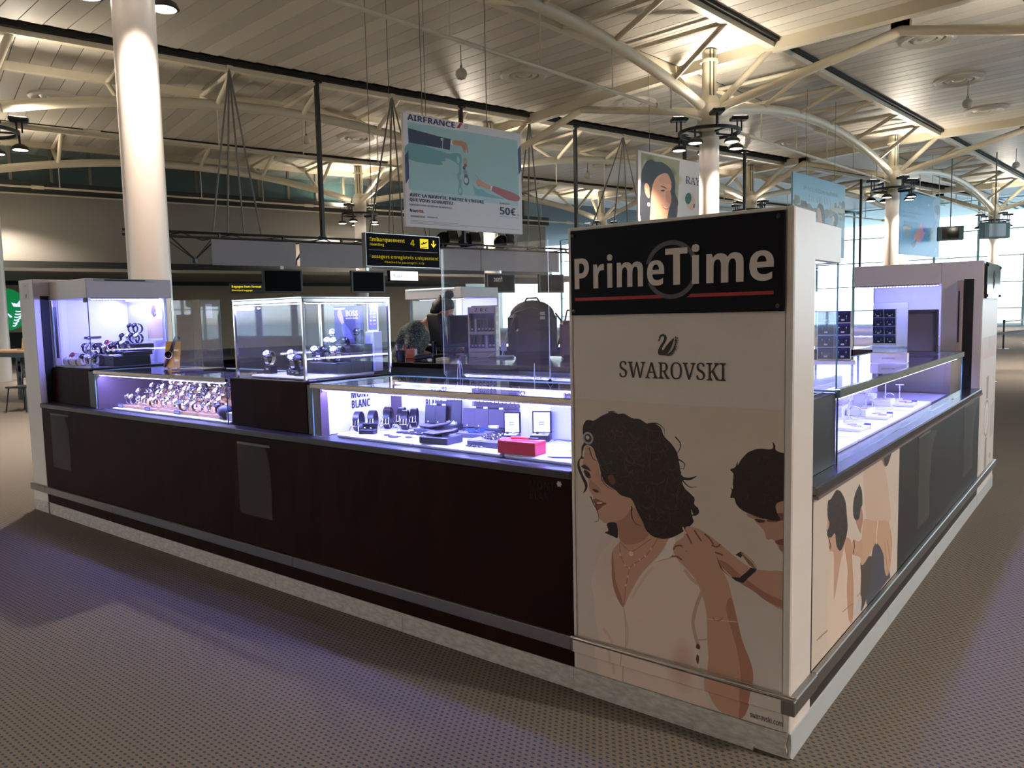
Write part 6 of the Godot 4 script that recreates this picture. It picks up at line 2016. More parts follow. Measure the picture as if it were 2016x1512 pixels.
func boss_case() -> void:
	var o := thing("white_pad", "white padded board inside the square watch case", "pad", V(-3.03, 1.2085, -0.39))
	part_box("board", V(0, 0.009, 0), V(0.56, 0.018, 0.5), M.tray, o, 0.008)
	var y := 1.227
	# black steps rising towards the rear
	o = thing("black_steps", "black lacquered display steps in the square watch case", "display steps", V(-2.9, y, -0.5))
	part_box("step", V(0.0, 0.035, 0.1), V(0.3, 0.07, 0.1), M.box_black, o, 0.002)
	part_box("step", V(0.0, 0.06, 0.0), V(0.3, 0.12, 0.1), M.box_black, o, 0.002)
	part_box("step", V(0.0, 0.085, -0.1), V(0.3, 0.17, 0.1), M.box_black, o, 0.002)
	for i in 3:
		part_box("white_line", V(0.02, 0.066 + i * 0.05, 0.1505 - i * 0.1), V(0.24, 0.0012, 0.001), M.tag_white, o)
	o = thing("brand_card", "dark box card with white lettering and a wrist picture in the square case", "display card", V(-2.93, y + 0.1705, -0.6), 0.18)
	part_box("box", V(0, 0.115, 0), V(0.21, 0.23, 0.03), mt("card_slate", "30334a", 0.4), o, 0.002)
	letters("lettering", "BOSS", 0.095, 0.036, M.tag_white, o, Transform3D(Basis(), V(-0.012, 0.168, 0.0155)), "serif_bold", 0.0006)
	letters("lettering", "HUGO BOSS", 0.095, 0.009, M.tag_white, o, Transform3D(Basis(), V(-0.012, 0.152, 0.0155)), "sans_bold", 0.0006)
	obj("hand_print", MB.new().prism(PackedVector2Array([Vector2(-0.075, 0.2), Vector2(-0.06, 0.215), Vector2(-0.045, 0.21), Vector2(-0.035, 0.17), Vector2(-0.025, 0.13), Vector2(-0.045, 0.12), Vector2(-0.065, 0.15), Vector2(-0.078, 0.175)]), 0.0152, 0.0158), mt("print_skin", "a88fa6", 0.5), o)
	obj("sleeve_print", MB.new().prism(PackedVector2Array([Vector2(-0.045, 0.12), Vector2(-0.025, 0.13), Vector2(0.02, 0.08), Vector2(0.04, 0.03), Vector2(-0.03, 0.03), Vector2(-0.05, 0.09)]), 0.0152, 0.0156), mt("print_slate", "4d5276", 0.5), o)
	obj("white_flash", MB.new().prism(PackedVector2Array([Vector2(-0.1, 0.222), Vector2(-0.01, 0.222), Vector2(-0.025, 0.21), Vector2(-0.1, 0.212)]), 0.0152, 0.0158), M.tag_white, o)
	o = thing("price_card", "framed violet price leaflet at the case's rear corner", "leaflet", V(-2.772, y + 0.245, -0.655), 0.35)
	part_box("frame", V(0, 0.085, 0), V(0.075, 0.18, 0.006), M.tag_white, o, 0.001)
	part_box("leaf", V(0, 0.088, 0.0035), V(0.062, 0.16, 0.001), mt("leaf_violet", "4a4a86", 0.5), o)
	letters("lettering", "Happy", 0.04, 0.014, M.tag_white, o, Transform3D(Basis(), V(-0.02, 0.148, 0.0042)), "serif", 0.0004)
	for i in 5:
		obj("dot", MB.new().lathe([Vector2(0.0055, 0), Vector2(0.0, 0.0004)], 10, Transform3D(Basis(Vector3.RIGHT, PI / 2), V(-0.012, 0.128 - i * 0.021, 0.0042))), M.tag_white if i % 2 else mt("dot_rose", "b5616f", 0.5), o)
		part_box("line", V(0.013, 0.128 - i * 0.021, 0.0044), V(0.018, 0.006, 0.0006), M.tag_white if i != 4 else M.dot_rose, o)
	o = thing("marble_block", "pale marbled block at the right rear of the square case", "block", V(-2.775, y, -0.66))
	part_box("block", V(0, 0.122, 0), V(0.075, 0.243, 0.07), mt("marble", "9fa6c4", 0.3), o, 0.003)
	for i in 3:
		obj("vein", MB.new().tube([V(-0.02 + i * 0.02, 0.03 + i * 0.03, 0.0353), V(0.0 + i * 0.01, 0.1 + i * 0.02, 0.0353), V(-0.01 + i * 0.02, 0.16 + i * 0.02, 0.0353)], 0.0008, 4), mt("vein", "6c7399", 0.5), o)
	var g := "watches in the square glass case"
	var wm := make_watch("steel wristwatch on its own black cube, leftmost in the square case", g, M.steel_bright, M.steel_bright, M.dial_white)
	var wk := make_watch("black wristwatch high on the black steps by the marbled block", g, M.leather_black, M.steel_dark, M.dial_dark)
	var spots := [[-3.25, 0.05, -0.24, 0, ""], [-3.14, 0.05, -0.33, 0, "steel wristwatch on its own black cube, second in the square case"], [-3.05, 0.03, -0.26, 1, "dark wristwatch low at the front of the square case"], [-2.98, 0.03, -0.23, 0, "steel wristwatch low behind the chrome front corner post"], [-2.90, 0.03, -0.2, 1, "black wristwatch beside the front corner post"], [-3.02, 0.0705, -0.41, 0, "steel wristwatch on the lowest black step, left"], [-2.92, 0.0705, -0.41, 1, "black wristwatch on the lowest black step, middle"], [-2.82, 0.0705, -0.4, 0, "steel wristwatch on the lowest black step, right"], [-3.02, 0.1205, -0.51, 0, "steel wristwatch on the middle black step, left"], [-2.94, 0.1205, -0.5, 0, "steel wristwatch on the middle black step, centre"], [-2.85, 0.1205, -0.5, 1, "black wristwatch on the middle black step, right"], [-3.08, 0.1705, -0.6, 0, "steel wristwatch left of the dark brand card"], [-2.79, 0.1705, -0.56, 1, ""]]
	for i in spots.size():
		var q: Array = spots[i]
		var w: Node3D
		var p := V(q[0], y + q[1] + 0.001, q[2])
		if i == 0:
			w = wm
		elif i == 12:
			w = wk
		else:
			w = copy(wk if q[3] else wm, p, 0, q[4], g)
		lay(w, p, 0.35 + 0.12 * (i % 3), 1.3)
		if q[1] <= 0.05:
			var c := thing("black_cube", "black cube stand in the square case, number %d from the left" % (i + 1), "stand", V(q[0], y, q[2]), 0.15, "black cube stands")
			part_box("cube", V(0, q[1] * 0.5, 0), V(0.06, q[1], 0.055), M.box_black, c, 0.002)
			part_box("mark", V(0, q[1] * 0.6, 0.028), V(0.022, 0.006, 0.0008), M.tag_white, c)

func left_case() -> void:
	var y := 1.217
	var o := thing("black_plinth", "black stepped plinth inside the left corner cabinet", "plinth", V(-5.66, y, -0.47))
	part_box("step", V(0.03, 0.04, 0.02), V(0.4, 0.08, 0.3), M.box_black, o, 0.003)
	part_box("step", V(0.08, 0.095, -0.03), V(0.3, 0.03, 0.24), M.box_black, o, 0.003)
	part_box("step", V(0.12, 0.14, -0.09), V(0.2, 0.06, 0.16), M.box_black, o, 0.003)
	part_box("silver_rim", V(-0.02, 0.083, 0.03), V(0.42, 0.012, 0.31), M.steel, o, 0.003)
	var g := "watches in the left corner cabinet"
	var pr := [
		make_watch("steel wristwatch among the heap in the left corner cabinet", g, M.steel_bright, M.steel_bright, M.dial_white),
		make_watch("black wristwatch among the heap in the left corner cabinet", g, M.leather_black, M.steel_dark, M.dial_dark),
		make_watch("red strap wristwatch in the left corner cabinet", g, M.strap_red, M.strap_red, M.dial_dark),
		make_watch("white strap wristwatch in the left corner cabinet", g, M.strap_white, M.steel_bright, M.dial_white),
		make_watch("dark steel wristwatch in the left corner cabinet", g, M.steel_dark, M.steel_dark, M.dial_dark),
	]
	var used := [false, false, false, false, false]
	var r := RandomNumberGenerator.new()
	r.seed = 77
	var rows := [[-5.98, 0.012, -0.24, 7, 0.075], [-5.93, 0.0905, -0.33, 7, 0.07], [-5.78, 0.1115, -0.44, 5, 0.07], [-5.68, 0.171, -0.53, 4, 0.065], [-5.60, 0.25, -0.56, 2, 0.07]]
	var pk := [2, 0, 3, 1, 0, 3, 1, 4, 0, 3, 1, 4, 0, 1, 2, 0, 4, 1, 0, 4, 3, 1, 0, 4, 1]
	var n := 0
	for q in rows:
		for i in q[3]:
			var k: int = pk[n % pk.size()]
			n += 1
			var p := V(q[0] + i * q[4], y + q[1], q[2] + r.randf_range(-0.015, 0.015))
			var w: Node3D = pr[k]
			if used[k]:
				w = copy(pr[k], p, 0, pr[k].get_meta("label"), g)
			used[k] = true
			lay(w, p, r.randf_range(0.0, 0.7), r.randf_range(1.1, 1.3))
	# roll with cream watches in front
	o = thing("watch_roll", "cream bolster carrying four pale watches at the cabinet's front", "watch roll", V(-5.86, y, -0.19), 0.1)
	obj("bolster", MB.new().tube([V(-0.13, 0.036, 0), V(-0.125, 0.036, 0), V(0.125, 0.036, 0), V(0.13, 0.036, 0)], [0.026, 0.034, 0.034, 0.026], 18), mt("cream", "d8cfc0", 0.6), o)
	for i in 4:
		obj("band", MB.new().lathe([Vector2(0.036, -0.012), Vector2(0.036, 0.012)], 20, Transform3D(Basis(Vector3.BACK, PI / 2), V(-0.09 + i * 0.055, 0.036, 0))), M.leather_brown if i % 2 else M.strap_white, o)
		obj("face", MB.new().lathe([Vector2(0.016, 0), Vector2(0.016, 0.005), Vector2(0, 0.006)], 16, Transform3D(Basis(Vector3.RIGHT, 0.8), V(-0.09 + i * 0.055, 0.062, 0.024))), M.dial_white, o)
	part_box("rest", V(0, 0.003, 0.02), V(0.3, 0.006, 0.12), M.board_grey, o)
	# three straps pinned to the left panel
	for i in 3:
		o = thing("panel_watch", "brown watch pinned to the cabinet's left panel, %s of three" % ["top", "middle", "lowest"][i], "watch", V(-6.068, 1.44 - i * 0.055, -0.4), PI / 2, "watches pinned to the cabinet panel")
		part_box("strap", V(0.03, 0, 0.004), V(0.14, 0.018, 0.004), M.leather_brown, o, 0.001)
		obj("case", MB.new().lathe([Vector2(0.016, 0), Vector2(0.016, 0.006), Vector2(0, 0.007)], 16, Transform3D(Basis(Vector3.RIGHT, PI / 2), V(0.0, 0, 0.006))), M.steel_bright, o)
	# picture card at the right rear
	o = thing("picture_card", "tall picture card with a watch behind the heap in the corner cabinet", "display card", V(-5.50, y + 0.2, -0.69), 0.5)
	part_box("card", V(0, 0.14, 0), V(0.14, 0.3, 0.004), M.tag_white, o)
	part_box("sand", V(0, 0.09, 0.0025), V(0.138, 0.16, 0.001), mt("sand", "b9a27a", 0.6), o)
	obj("strap_print", MB.new().prism(PackedVector2Array([Vector2(-0.02, 0.28), Vector2(0.01, 0.285), Vector2(0.02, 0.2), Vector2(-0.005, 0.18), Vector2(-0.03, 0.22)]), 0.002, 0.0035), mt("print_brown", "5d4a44", 0.5), o)
	part_box("caption", V(0.03, 0.215, 0.003), V(0.06, 0.02, 0.001), M.tag_white, o)
	# small clear cube at the front edge
	o = thing("clear_cube", "small clear cube at the corner cabinet's front edge", "cube", V(-5.47, y, -0.17), 0.2)
	obj("cube", MB.new().box(V(0, 0.017, 0), V(0.06, 0.034, 0.035), 0.002), mt("clear_cube", "e6ecf2", 0.03, 0.0, {"alpha": 0.15}), o)
	# yellow card with smart watch on the counter glass
	o = thing("smartwatch_card", "yellow display card holding a round brown smartwatch", "display card", V(-4.86, 1.2085, -0.47), 0.55)
	obj("card", MB.new().prism(PackedVector2Array([Vector2(-0.065, 0.0), Vector2(0.065, 0.0), Vector2(0.085, 0.2), Vector2(-0.035, 0.2)]), -0.004, 0.0), mt("card_yellow", "d9a21c", 0.45), o)
	obj("strap", MB.new().tube([V(-0.05, 0.01, 0.012), V(-0.02, 0.06, 0.02), V(0.01, 0.12, 0.02), V(0.03, 0.18, 0.01), V(0.05, 0.24, -0.01), V(0.06, 0.22, -0.03)], [0.012, 0.013, 0.013, 0.013, 0.012, 0.011], 8), M.leather_brown, o)
	var sc := obj("case", MB.new().lathe([Vector2(0.03, 0), Vector2(0.033, 0.005), Vector2(0.031, 0.011), Vector2(0.027, 0.012)], 26, Transform3D(Basis(Vector3.RIGHT, PI / 2), V(0.0, 0.1, 0.026))), M.steel, o)
	obj("screen_face", MB.new().lathe([Vector2(0.028, 0.0115), Vector2(0, 0.012)], 24, Transform3D(Basis(Vector3.RIGHT, PI / 2), V(0.0, 0.1, 0.026))), M.black_gloss, sc)
	obj("icon", MB.new().ball(V(0.01, 0.092, 0.0385), V(0.004, 0.004, 0.001), 5, 8), M.cord_red, sc)
	obj("prop", MB.new().tube([V(0.0, 0.19, -0.003), V(0.0, 0.0, -0.09)], 0.003, 5), M.chrome, o)
	# clear display box behind it
	o = thing("clear_box", "tall empty clear plastic display box on the front counter", "display box", V(-4.38, 1.2085, -0.42), 0.3)
	for q in [[V(-0.13, 0, 0.1), V(0.13, 0, 0.1)], [V(0.13, 0, 0.1), V(0.13, 0, -0.1)], [V(0.13, 0, -0.1), V(-0.13, 0, -0.1)], [V(-0.13, 0, -0.1), V(-0.13, 0, 0.1)]]:
		pane("clear_side", q[0], q[1], q[1] + V(0, 0.5, 0), q[0] + V(0, 0.5, 0), o, M.plexi, 0.004)
	part_box("base", V(0, 0.006, 0), V(0.29, 0.012, 0.23), M.box_black, o, 0.002)
	part_box("leaflet", V(0.06, 0.42, -0.06), V(0.06, 0.1, 0.002), M.tag_white, o)

func right_case() -> void:
	# earring cards on their tiered board
	var o := thing("card_board", "white tiered board for the navy earring cards behind the tower", "display board", V(-0.295, 1.2715, -1.5), 0.275)
	obj("board", MB.new().box(V(0, 0.135, -0.022), V(0.16, 0.27, 0.012), 0.003, Transform3D(Basis(Vector3.RIGHT, -0.12), Vector3.ZERO)), M.tray, o)
	part_box("foot", V(0, 0.008, 0.0), V(0.2, 0.016, 0.16), M.tray, o, 0.003)
	for i in 5:
		obj("shelf_lip", MB.new().box(V(0, 0.022 + i * 0.061, -0.006), V(0.16, 0.003, 0.02), 0.001, Transform3D(Basis(Vector3.RIGHT, -0.12), Vector3.ZERO)), M.tray, o)
	var bt := Transform3D(Basis(Vector3.UP, 0.275), o.position)
	for row in 4:
		for col in 4:
			var c := thing("earring_card", ("navy earring card, row %d from the top, %s column" if col < 2 else "navy earring card on the board's rear, row %d from the top, %s column") % [4 - row, ["left", "right"][col % 2]], "earring card", bt * V((-0.039 + (col % 2) * 0.078) * (1.0 if col < 2 else -1.0), 0.0245 + row * 0.061, (-0.011 if col < 2 else -0.033) - 0.0074 * row), 0.275 if col < 2 else 0.275 + PI, "navy earring cards")
			var ln := -0.12 if col < 2 else 0.12
			obj("card", MB.new().box(V(0, 0.0285, 0.004), V(0.072, 0.057, 0.004), 0.001, Transform3D(Basis(Vector3.RIGHT, ln), Vector3.ZERO)), mt("card_navy", "0d1030", 0.45), c)
			obj("head_band", MB.new().box(V(0, 0.05, 0.0065), V(0.072, 0.014, 0.001), 0, Transform3D(Basis(Vector3.RIGHT, ln), Vector3.ZERO)), mt("band_navy", "2a2c70", 0.45), c)
			for s in [-1.0, 1.0]:
				obj("earring", MB.new().ball(V(s * 0.017, 0.031 + 0.004 * ((row + col) % 2), 0.0075), V(0.0038, 0.0048, 0.003), 5, 8).tube([V(s * 0.017, 0.036, 0.0075), V(s * 0.017, 0.02 - 0.006 * (row % 2), 0.0085)], 0.0011, 4), M.steel_bright, c)
			obj("price", MB.new().box(V(0, 0.011, 0.0068), V(0.016, 0.008, 0.0008), 0, Transform3D(Basis(Vector3.RIGHT, ln), Vector3.ZERO)), M.tag_white, c)
	o = thing("clear_pedestal", "glass block pedestal with bracelets below the earring cards", "pedestal", V(-0.295, 1.2165, -1.5), 0.275)
	obj("block", MB.new().box(V(0, 0.027, 0), V(0.2, 0.054, 0.14), 0.003), M.clear_cube, o)
	# mirror and dark frame standing on the glass top
	o = thing("table_mirror", "upright mirror on a white base reflecting the earring cards", "mirror", V(-0.255, 1.2165, -2.5), 0.1)
	part_box("base", V(0, 0.03, 0.01), V(0.2, 0.06, 0.1), M.white_panel, o, 0.003)
	part_box("glass", V(0, 0.21, 0), V(0.19, 0.3, 0.006), mt("mirror", "d5dade", 0.01, 1.0), o, 0.001)
	letters("lettering", "SWAROVSKI", 0.07, 0.007, M.letter_grey, o, Transform3D(Basis(), V(-0.035, 0.026, 0.0605)), "serif", 0.0004)
	o = thing("easel_frame", "dark grey framed board seen behind the mirror", "frame", V(-0.285, 1.2165, -3.5), 0.3)
	obj("board", MB.new().box(V(0, 0.155, 0), V(0.22, 0.31, 0.015), 0.002, Transform3D(Basis(Vector3.RIGHT, -0.08), Vector3.ZERO)), mt("frame_grey", "57535a", 0.6), o)
	for q in [[V(0, 0.008, 0.01), V(0.24, 0.02, 0.02)], [V(0, 0.3, 0.01), V(0.24, 0.02, 0.02)], [V(-0.11, 0.155, 0.01), V(0.02, 0.31, 0.02)], [V(0.11, 0.155, 0.01), V(0.02, 0.31, 0.02)]]:
		obj("moulding", MB.new().box(q[0], q[1], 0.004, Transform3D(Basis(Vector3.RIGHT, -0.08), Vector3.ZERO)), mt("frame_dark", "3b3738", 0.5), o)
	# jewellery slabs, stands and pieces
	var y := 0.918
	var sl := ["nearest white jewellery slab in the right-hand case", "second white jewellery slab in the right-hand case", "third white jewellery slab in the right-hand case", "farthest white jewellery slab in the right-hand case"]
	for i in 4:
		o = thing("jewel_slab", sl[i], "slab", V(-0.33, y, -0.98 - i * 0.58), 0, "white jewellery slabs")
		part_box("slab", V(0, 0.011, 0), V(0.44, 0.022, 0.56), M.tray, o, 0.006)
	var r := RandomNumberGenerator.new()
	r.seed = 5
	var pn := ["near", "second", "third", "far"]
	for i in 4:
		for k in 3:
			var p := V(-0.2 - k * 0.12, y + 0.0225, -0.85 - i * 0.58 - r.randf_range(0.0, 0.12))
			o = thing("jewel_block", "low white block with gold chains, %s slab, %s" % [pn[i], ["by the glass", "in the middle", "at the rear"][k]], "jewel block", p, r.randf_range(-0.1, 0.1), "white jewel blocks")
			var hh := 0.018 + 0.02 * k
			part_box("block", V(0, hh * 0.5, 0), V(0.11, hh, 0.16), M.tray, o, 0.003)
			for c in 2:
				obj("chain", MB.new().tube(circle(0.022, 12, V(-0.02 + c * 0.04, hh + 0.0025, -0.03 + c * 0.05)), 0.0014, 4, false, true), M.rose_gold if (i + c) % 2 else M.steel_bright, o)
			if k == 0:
				obj("blue_tag", MB.new().box(V(0.04, hh * 0.6, -0.079), V(0.03, 0.03, 0.003)).box(V(0.04, hh + 0.003, -0.07), V(0.03, 0.003, 0.02)), mt("tag_blue", "3a49b5", 0.4), o)
	var tn := 0
	for i in 4:
		for k in 3:
			var p := V(-0.44 + 0.07 * ((k + i) % 3), y + 0.0225, -1.18 - i * 0.56 - k * 0.07)
			tn += 1
			o = thing("pendant_stand", "white T-shaped pendant stand in the right-hand case, number %d from the tower" % tn, "stand", p, 0.3, "white pendant stands")
			var hh := 0.1 + 0.05 * (k % 2)
			part_box("foot", V(0, 0.004, 0), V(0.04, 0.008, 0.04), M.tray, o, 0.001)
			part_box("stem", V(0, hh * 0.5, 0), V(0.006, hh, 0.006), M.tray, o)
			part_box("bar", V(0, hh, 0), V(0.05, 0.008, 0.008), M.tray, o, 0.002)
			obj("pendant", MB.new().tube([V(-0.015, hh, 0.006), V(0, hh - 0.035, 0.008), V(0.015, hh, 0.006)], 0.0012, 4).ball(V(0, hh - 0.04, 0.008), V(0.005, 0.006, 0.003), 5, 8), M.steel_bright, o)
	for i in 5:
		o = thing("crystal_bangle", "upright crystal bangle in the right-hand case, number %d from the tower" % (i + 1), "bangle", V(-0.3 - 0.03 * (i % 2), y + 0.0225 + 0.036, -1.12 - i * 0.4), 0.5, "crystal bangles")
		var rg := []
		for t in 18:
			rg.append(V(cos(TAU * t / 18) * 0.033, sin(TAU * t / 18) * 0.033, 0))
		obj("hoop", MB.new().tube(rg, 0.0035, 6, false, true), M.steel_bright, o)
		part_box("rest", V(0, -0.0352, 0), V(0.02, 0.0035, 0.02), M.tray, o)
	o = thing("blue_bangle", "blue bangle lying at the near end of the right-hand case", "bangle", V(-0.13, y + 0.0235, -0.76), 0)
	obj("hoop", MB.new().tube(circle(0.03, 16, V(0, 0.004, 0)), 0.004, 6, false, true), mt("bangle_blue", "3b46b8", 0.25), o)

# Smooth body: bones are [a, b, ra, rb]; tapered capsules joined with a smooth minimum and meshed as surface nets.
func field(p: Vector3, bones: Array, k: float) -> float:
	var d := 1e9
	for b in bones:
		var ba: Vector3 = b[1] - b[0]
		var t := clampf((p - b[0]).dot(ba) / maxf(ba.length_squared(), 1e-9), 0.0, 1.0)
		var e: float = (p - (b[0] + ba * t)).length() - lerpf(b[2], b[3], t)
		if e - d > k:
			continue
		if d - e > k:
			d = e
		else:
			var h := clampf(0.5 + 0.5 * (d - e) / k, 0.0, 1.0)
			d = lerpf(d, e, h) - k * h * (1.0 - h)
	return d

func nets(bones: Array, cell: float, k: float) -> MB:
	var vals := {}
	var cells := {}
	for b in bones:
		var r: float = maxf(b[2], b[3]) + cell * 2.0
		var lo: Vector3 = b[0].min(b[1]) - Vector3.ONE * r
		var hi: Vector3 = b[0].max(b[1]) + Vector3.ONE * r
		for x in range(int(floor(lo.x / cell)), int(ceil(hi.x / cell))):
			for y in range(int(floor(lo.y / cell)), int(ceil(hi.y / cell))):
				for z in range(int(floor(lo.z / cell)), int(ceil(hi.z / cell))):
					cells[Vector3i(x, y, z)] = true
	var val := func(c: Vector3i) -> float:
		if not vals.has(c):
			vals[c] = field(Vector3(c) * cell, bones, k)
		return vals[c]
	var mb := MB.new()
	var vid := {}
	var corners := [Vector3i(0, 0, 0), Vector3i(1, 0, 0), Vector3i(0, 1, 0), Vector3i(1, 1, 0), Vector3i(0, 0, 1), Vector3i(1, 0, 1), Vector3i(0, 1, 1), Vector3i(1, 1, 1)]
	var edges := [[0, 1], [2, 3], [4, 5], [6, 7], [0, 2], [1, 3], [4, 6], [5, 7], [0, 4], [1, 5], [2, 6], [3, 7]]
	for c in cells:
		var f := []
		var neg := 0
		for o in corners:
			var w: float = val.call(c + o)
			f.append(w)
			if w < 0.0:
				neg += 1
		if neg == 0 or neg == 8:
			continue
		var s := Vector3.ZERO
		var n := 0
		for e in edges:
			var a: float = f[e[0]]
			var b: float = f[e[1]]
			if (a < 0.0) != (b < 0.0):
				s += Vector3(corners[e[0]]).lerp(Vector3(corners[e[1]]), a / (a - b))
				n += 1
		var p := (Vector3(c) + s / n) * cell
		vid[c] = mb.v.size()
		mb.v.append(p)
		var h := cell * 0.5
		mb.n.append(Vector3(field(p + V(h, 0, 0), bones, k) - field(p - V(h, 0, 0), bones, k), field(p + V(0, h, 0), bones, k) - field(p - V(0, h, 0), bones, k), field(p + V(0, 0, h), bones, k) - field(p - V(0, 0, h), bones, k)).normalized())
		mb.t.append(Vector2(p.x, p.y))
	for c in vid:
		for ax in 3:
			var d := Vector3i.ZERO
			d[ax] = 1
			var u := Vector3i.ZERO
			u[(ax + 1) % 3] = 1
			var w := Vector3i.ZERO
			w[(ax + 2) % 3] = 1
			var a: float = val.call(c)
			var b: float = val.call(c + d)
			if (a < 0.0) == (b < 0.0):
				continue
			if not (vid.has(c - u) and vid.has(c - w) and vid.has(c - u - w)):
				continue
			var q := [vid[c], vid[c - u], vid[c - u - w], vid[c - w]]
			if a < 0.0:
				mb.ix.append_array([q[0], q[2], q[1], q[0], q[3], q[2]])
			else:
				mb.ix.append_array([q[0], q[1], q[2], q[0], q[2], q[3]])
	return mb

func staff() -> void:
	# her own axes: +x the way she faces, y up, +z her right hand side (towards the viewer)
	var o := thing("person", "saleswoman with dark hair in a bun, speckled cardigan and face mask, leaning over the desk", "person", V(-4.70, 0, -2.60), 0.669)
	var skin := mt("skin", "b98c78", 0.5, 0.0, {"subsurf_scatter_enabled": true, "subsurf_scatter_strength": 0.1})
	var head := V(0.50, 1.585, 0.0)
	var bones := []
	# torso, neck
	bones.append([V(0.0, 0.93, 0), V(0.08, 1.1, 0), 0.13, 0.12])
	bones.append([V(0.08, 1.1, -0.05), V(0.24, 1.36, -0.06), 0.11, 0.11])
	bones.append([V(0.08, 1.1, 0.05), V(0.24, 1.36, 0.06), 0.11, 0.11])
	bones.append([V(0.28, 1.44, -0.14), V(0.28, 1.44, 0.14), 0.06, 0.06])
	bones.append([V(0.30, 1.44, 0), V(0.44, 1.56, 0), 0.055, 0.05])
	# legs
	for s in [-1.0, 1.0]:
		bones.append([V(0.0, 0.92, 0.08 * s), V(0.02, 0.5, 0.1 * s), 0.1, 0.062])
		bones.append([V(0.02, 0.5, 0.1 * s), V(-0.03, 0.09, 0.11 * s), 0.06, 0.038])
		bones.append([V(-0.03, 0.05, 0.11 * s), V(0.13, 0.035, 0.12 * s), 0.04, 0.028])
	# arms
	var el := V(0.20, 1.24, 0.25)
	var hd := V(0.33, 1.215, 0.21)
	bones.append([V(0.28, 1.44, 0.17), el, 0.055, 0.042])
	bones.append([el, hd, 0.04, 0.026])
	var el2 := V(0.47, 1.27, -0.24)
	var hd2 := V(0.68, 1.24, -0.15)
	bones.append([V(0.28, 1.44, -0.17), el2, 0.055, 0.042])
	bones.append([el2, hd2, 0.04, 0.026])
	var mesh := nets(bones, 0.02, 0.05)
	# head on a finer grid: tilted down and forward
	var hb := []
	var fx := V(0.80, -0.60, 0).normalized()
	var fu := V(0.60, 0.80, 0).normalized()
	var at := func(f: float, u: float, s: float) -> Vector3: return head + fx * f + fu * u + V(0, 0, s)
	hb.append([at.call(-0.02, 0.035, 0), at.call(-0.01, 0.045, 0), 0.09, 0.088])
	hb.append([at.call(0.03, 0.0, 0), at.call(0.045, -0.07, 0), 0.066, 0.045])
	hb.append([at.call(0.09, 0.0, 0), at.call(0.107, -0.022, 0), 0.012, 0.014])
	hb.append([at.call(0.085, -0.055, -0.012), at.call(0.085, -0.055, 0.012), 0.011, 0.011])
	hb.append([at.call(0.07, -0.095, -0.008), at.call(0.07, -0.095, 0.008), 0.02, 0.02])
	for s in [-1.0, 1.0]:
		hb.append([at.call(0.072, 0.022, 0.032 * s), at.call(0.07, 0.02, 0.04 * s), 0.02, 0.018])
		hb.append([at.call(-0.01, 0.012, 0.082 * s), at.call(-0.018, -0.03, 0.08 * s), 0.016, 0.01])
	hb.append([at.call(-0.04, -0.04, 0), V(0.36, 1.5, 0), 0.055, 0.052])
	var hm := nets(hb, 0.008, 0.02)
	var k := mesh.v.size()
	mesh.v.append_array(hm.v)
	mesh.n.append_array(hm.n)
	mesh.t.append_array(hm.t)
	for i in hm.ix:
		mesh.ix.append(i + k)
	# hands: palm and five fingers each
	for q in [[hd, V(0.95, -0.25, -0.1).normalized(), 1.0], [hd2, V(0.9, -0.25, 0.3).normalized(), -1.0]]:
		var d: Vector3 = q[1]
		var sd: Vector3 = d.cross(Vector3.UP).normalized() * q[2]
		var w: Vector3 = q[0]
		var fb := [[w, w + d * 0.05, 0.026, 0.024], [w + d * 0.02 + sd * 0.02, w + d * 0.07 + sd * 0.024, 0.016, 0.015], [w + d * 0.02 - sd * 0.02, w + d * 0.07 - sd * 0.02, 0.016, 0.015]]
		for f in 4:
			var b := w + d * 0.075 + sd * (0.03 - f * 0.02)
			var l: float = [0.03, 0.036, 0.034, 0.026][f]
			var m := b + d * l + V(0, -0.006, 0)
			fb.append([b, m, 0.0088, 0.0082])
			fb.append([m, m + d * l * 0.7 + V(0, -0.014, 0), 0.008, 0.0068])
		var tb := w + d * 0.025 + sd * 0.028
		fb.append([tb, tb + d * 0.03 + sd * 0.018, 0.011, 0.0095])
		fb.append([tb + d * 0.03 + sd * 0.018, tb + d * 0.055 + sd * 0.014 + V(0, -0.008, 0), 0.009, 0.0075])
		var m2 := nets(fb, 0.0055, 0.008)
		k = mesh.v.size()
		mesh.v.append_array(m2.v)
		mesh.n.append_array(m2.n)
		mesh.t.append_array(m2.t)
		for i in m2.ix:
			mesh.ix.append(i + k)
	obj("body", mesh, skin, o)
	# cardigan: torso and sleeves, a little larger; open V at the front
	var cb := []
	for i in [0, 1, 2]:
		cb.append([bones[i][0], bones[i][1], bones[i][2] + 0.02, bones[i][3] + 0.018])
	cb.append([V(0.24, 1.44, -0.15), V(0.24, 1.44, 0.15), 0.075, 0.075])
	cb.append([V(0.18, 1.36, -0.08), V(0.18, 1.36, 0.08), 0.12, 0.12])
	cb.append([V(0.27, 1.44, 0.17), el, 0.074, 0.062])
	cb.append([el, hd - V(0.03, 0, 0), 0.06, 0.046])
	cb.append([V(0.27, 1.44, -0.17), el2, 0.074, 0.06])
	cb.append([el2, hd2 - V(0.04, 0, 0.03), 0.058, 0.045])
	var kn := mt("cardigan", "ffffff", 0.95)
	var im := Image.create(128, 128, false, Image.FORMAT_RGBA8)
	var r := RandomNumberGenerator.new()
	r.seed = 8
	for y in 128:
		for x in 128:
			var g := r.randf()
			im.set_pixel(x, y, Color(0.07, 0.09, 0.09) if g < 0.45 else Color(0.26, 0.32, 0.29) if g < 0.75 else Color(0.72, 0.78, 0.73))
	kn.albedo_texture = ImageTexture.create_from_image(im)
	kn.uv1_triplanar = true
	kn.uv1_scale = Vector3.ONE * 2.2
	obj("cardigan", nets(cb, 0.02, 0.05), kn, o)
	var tb := []
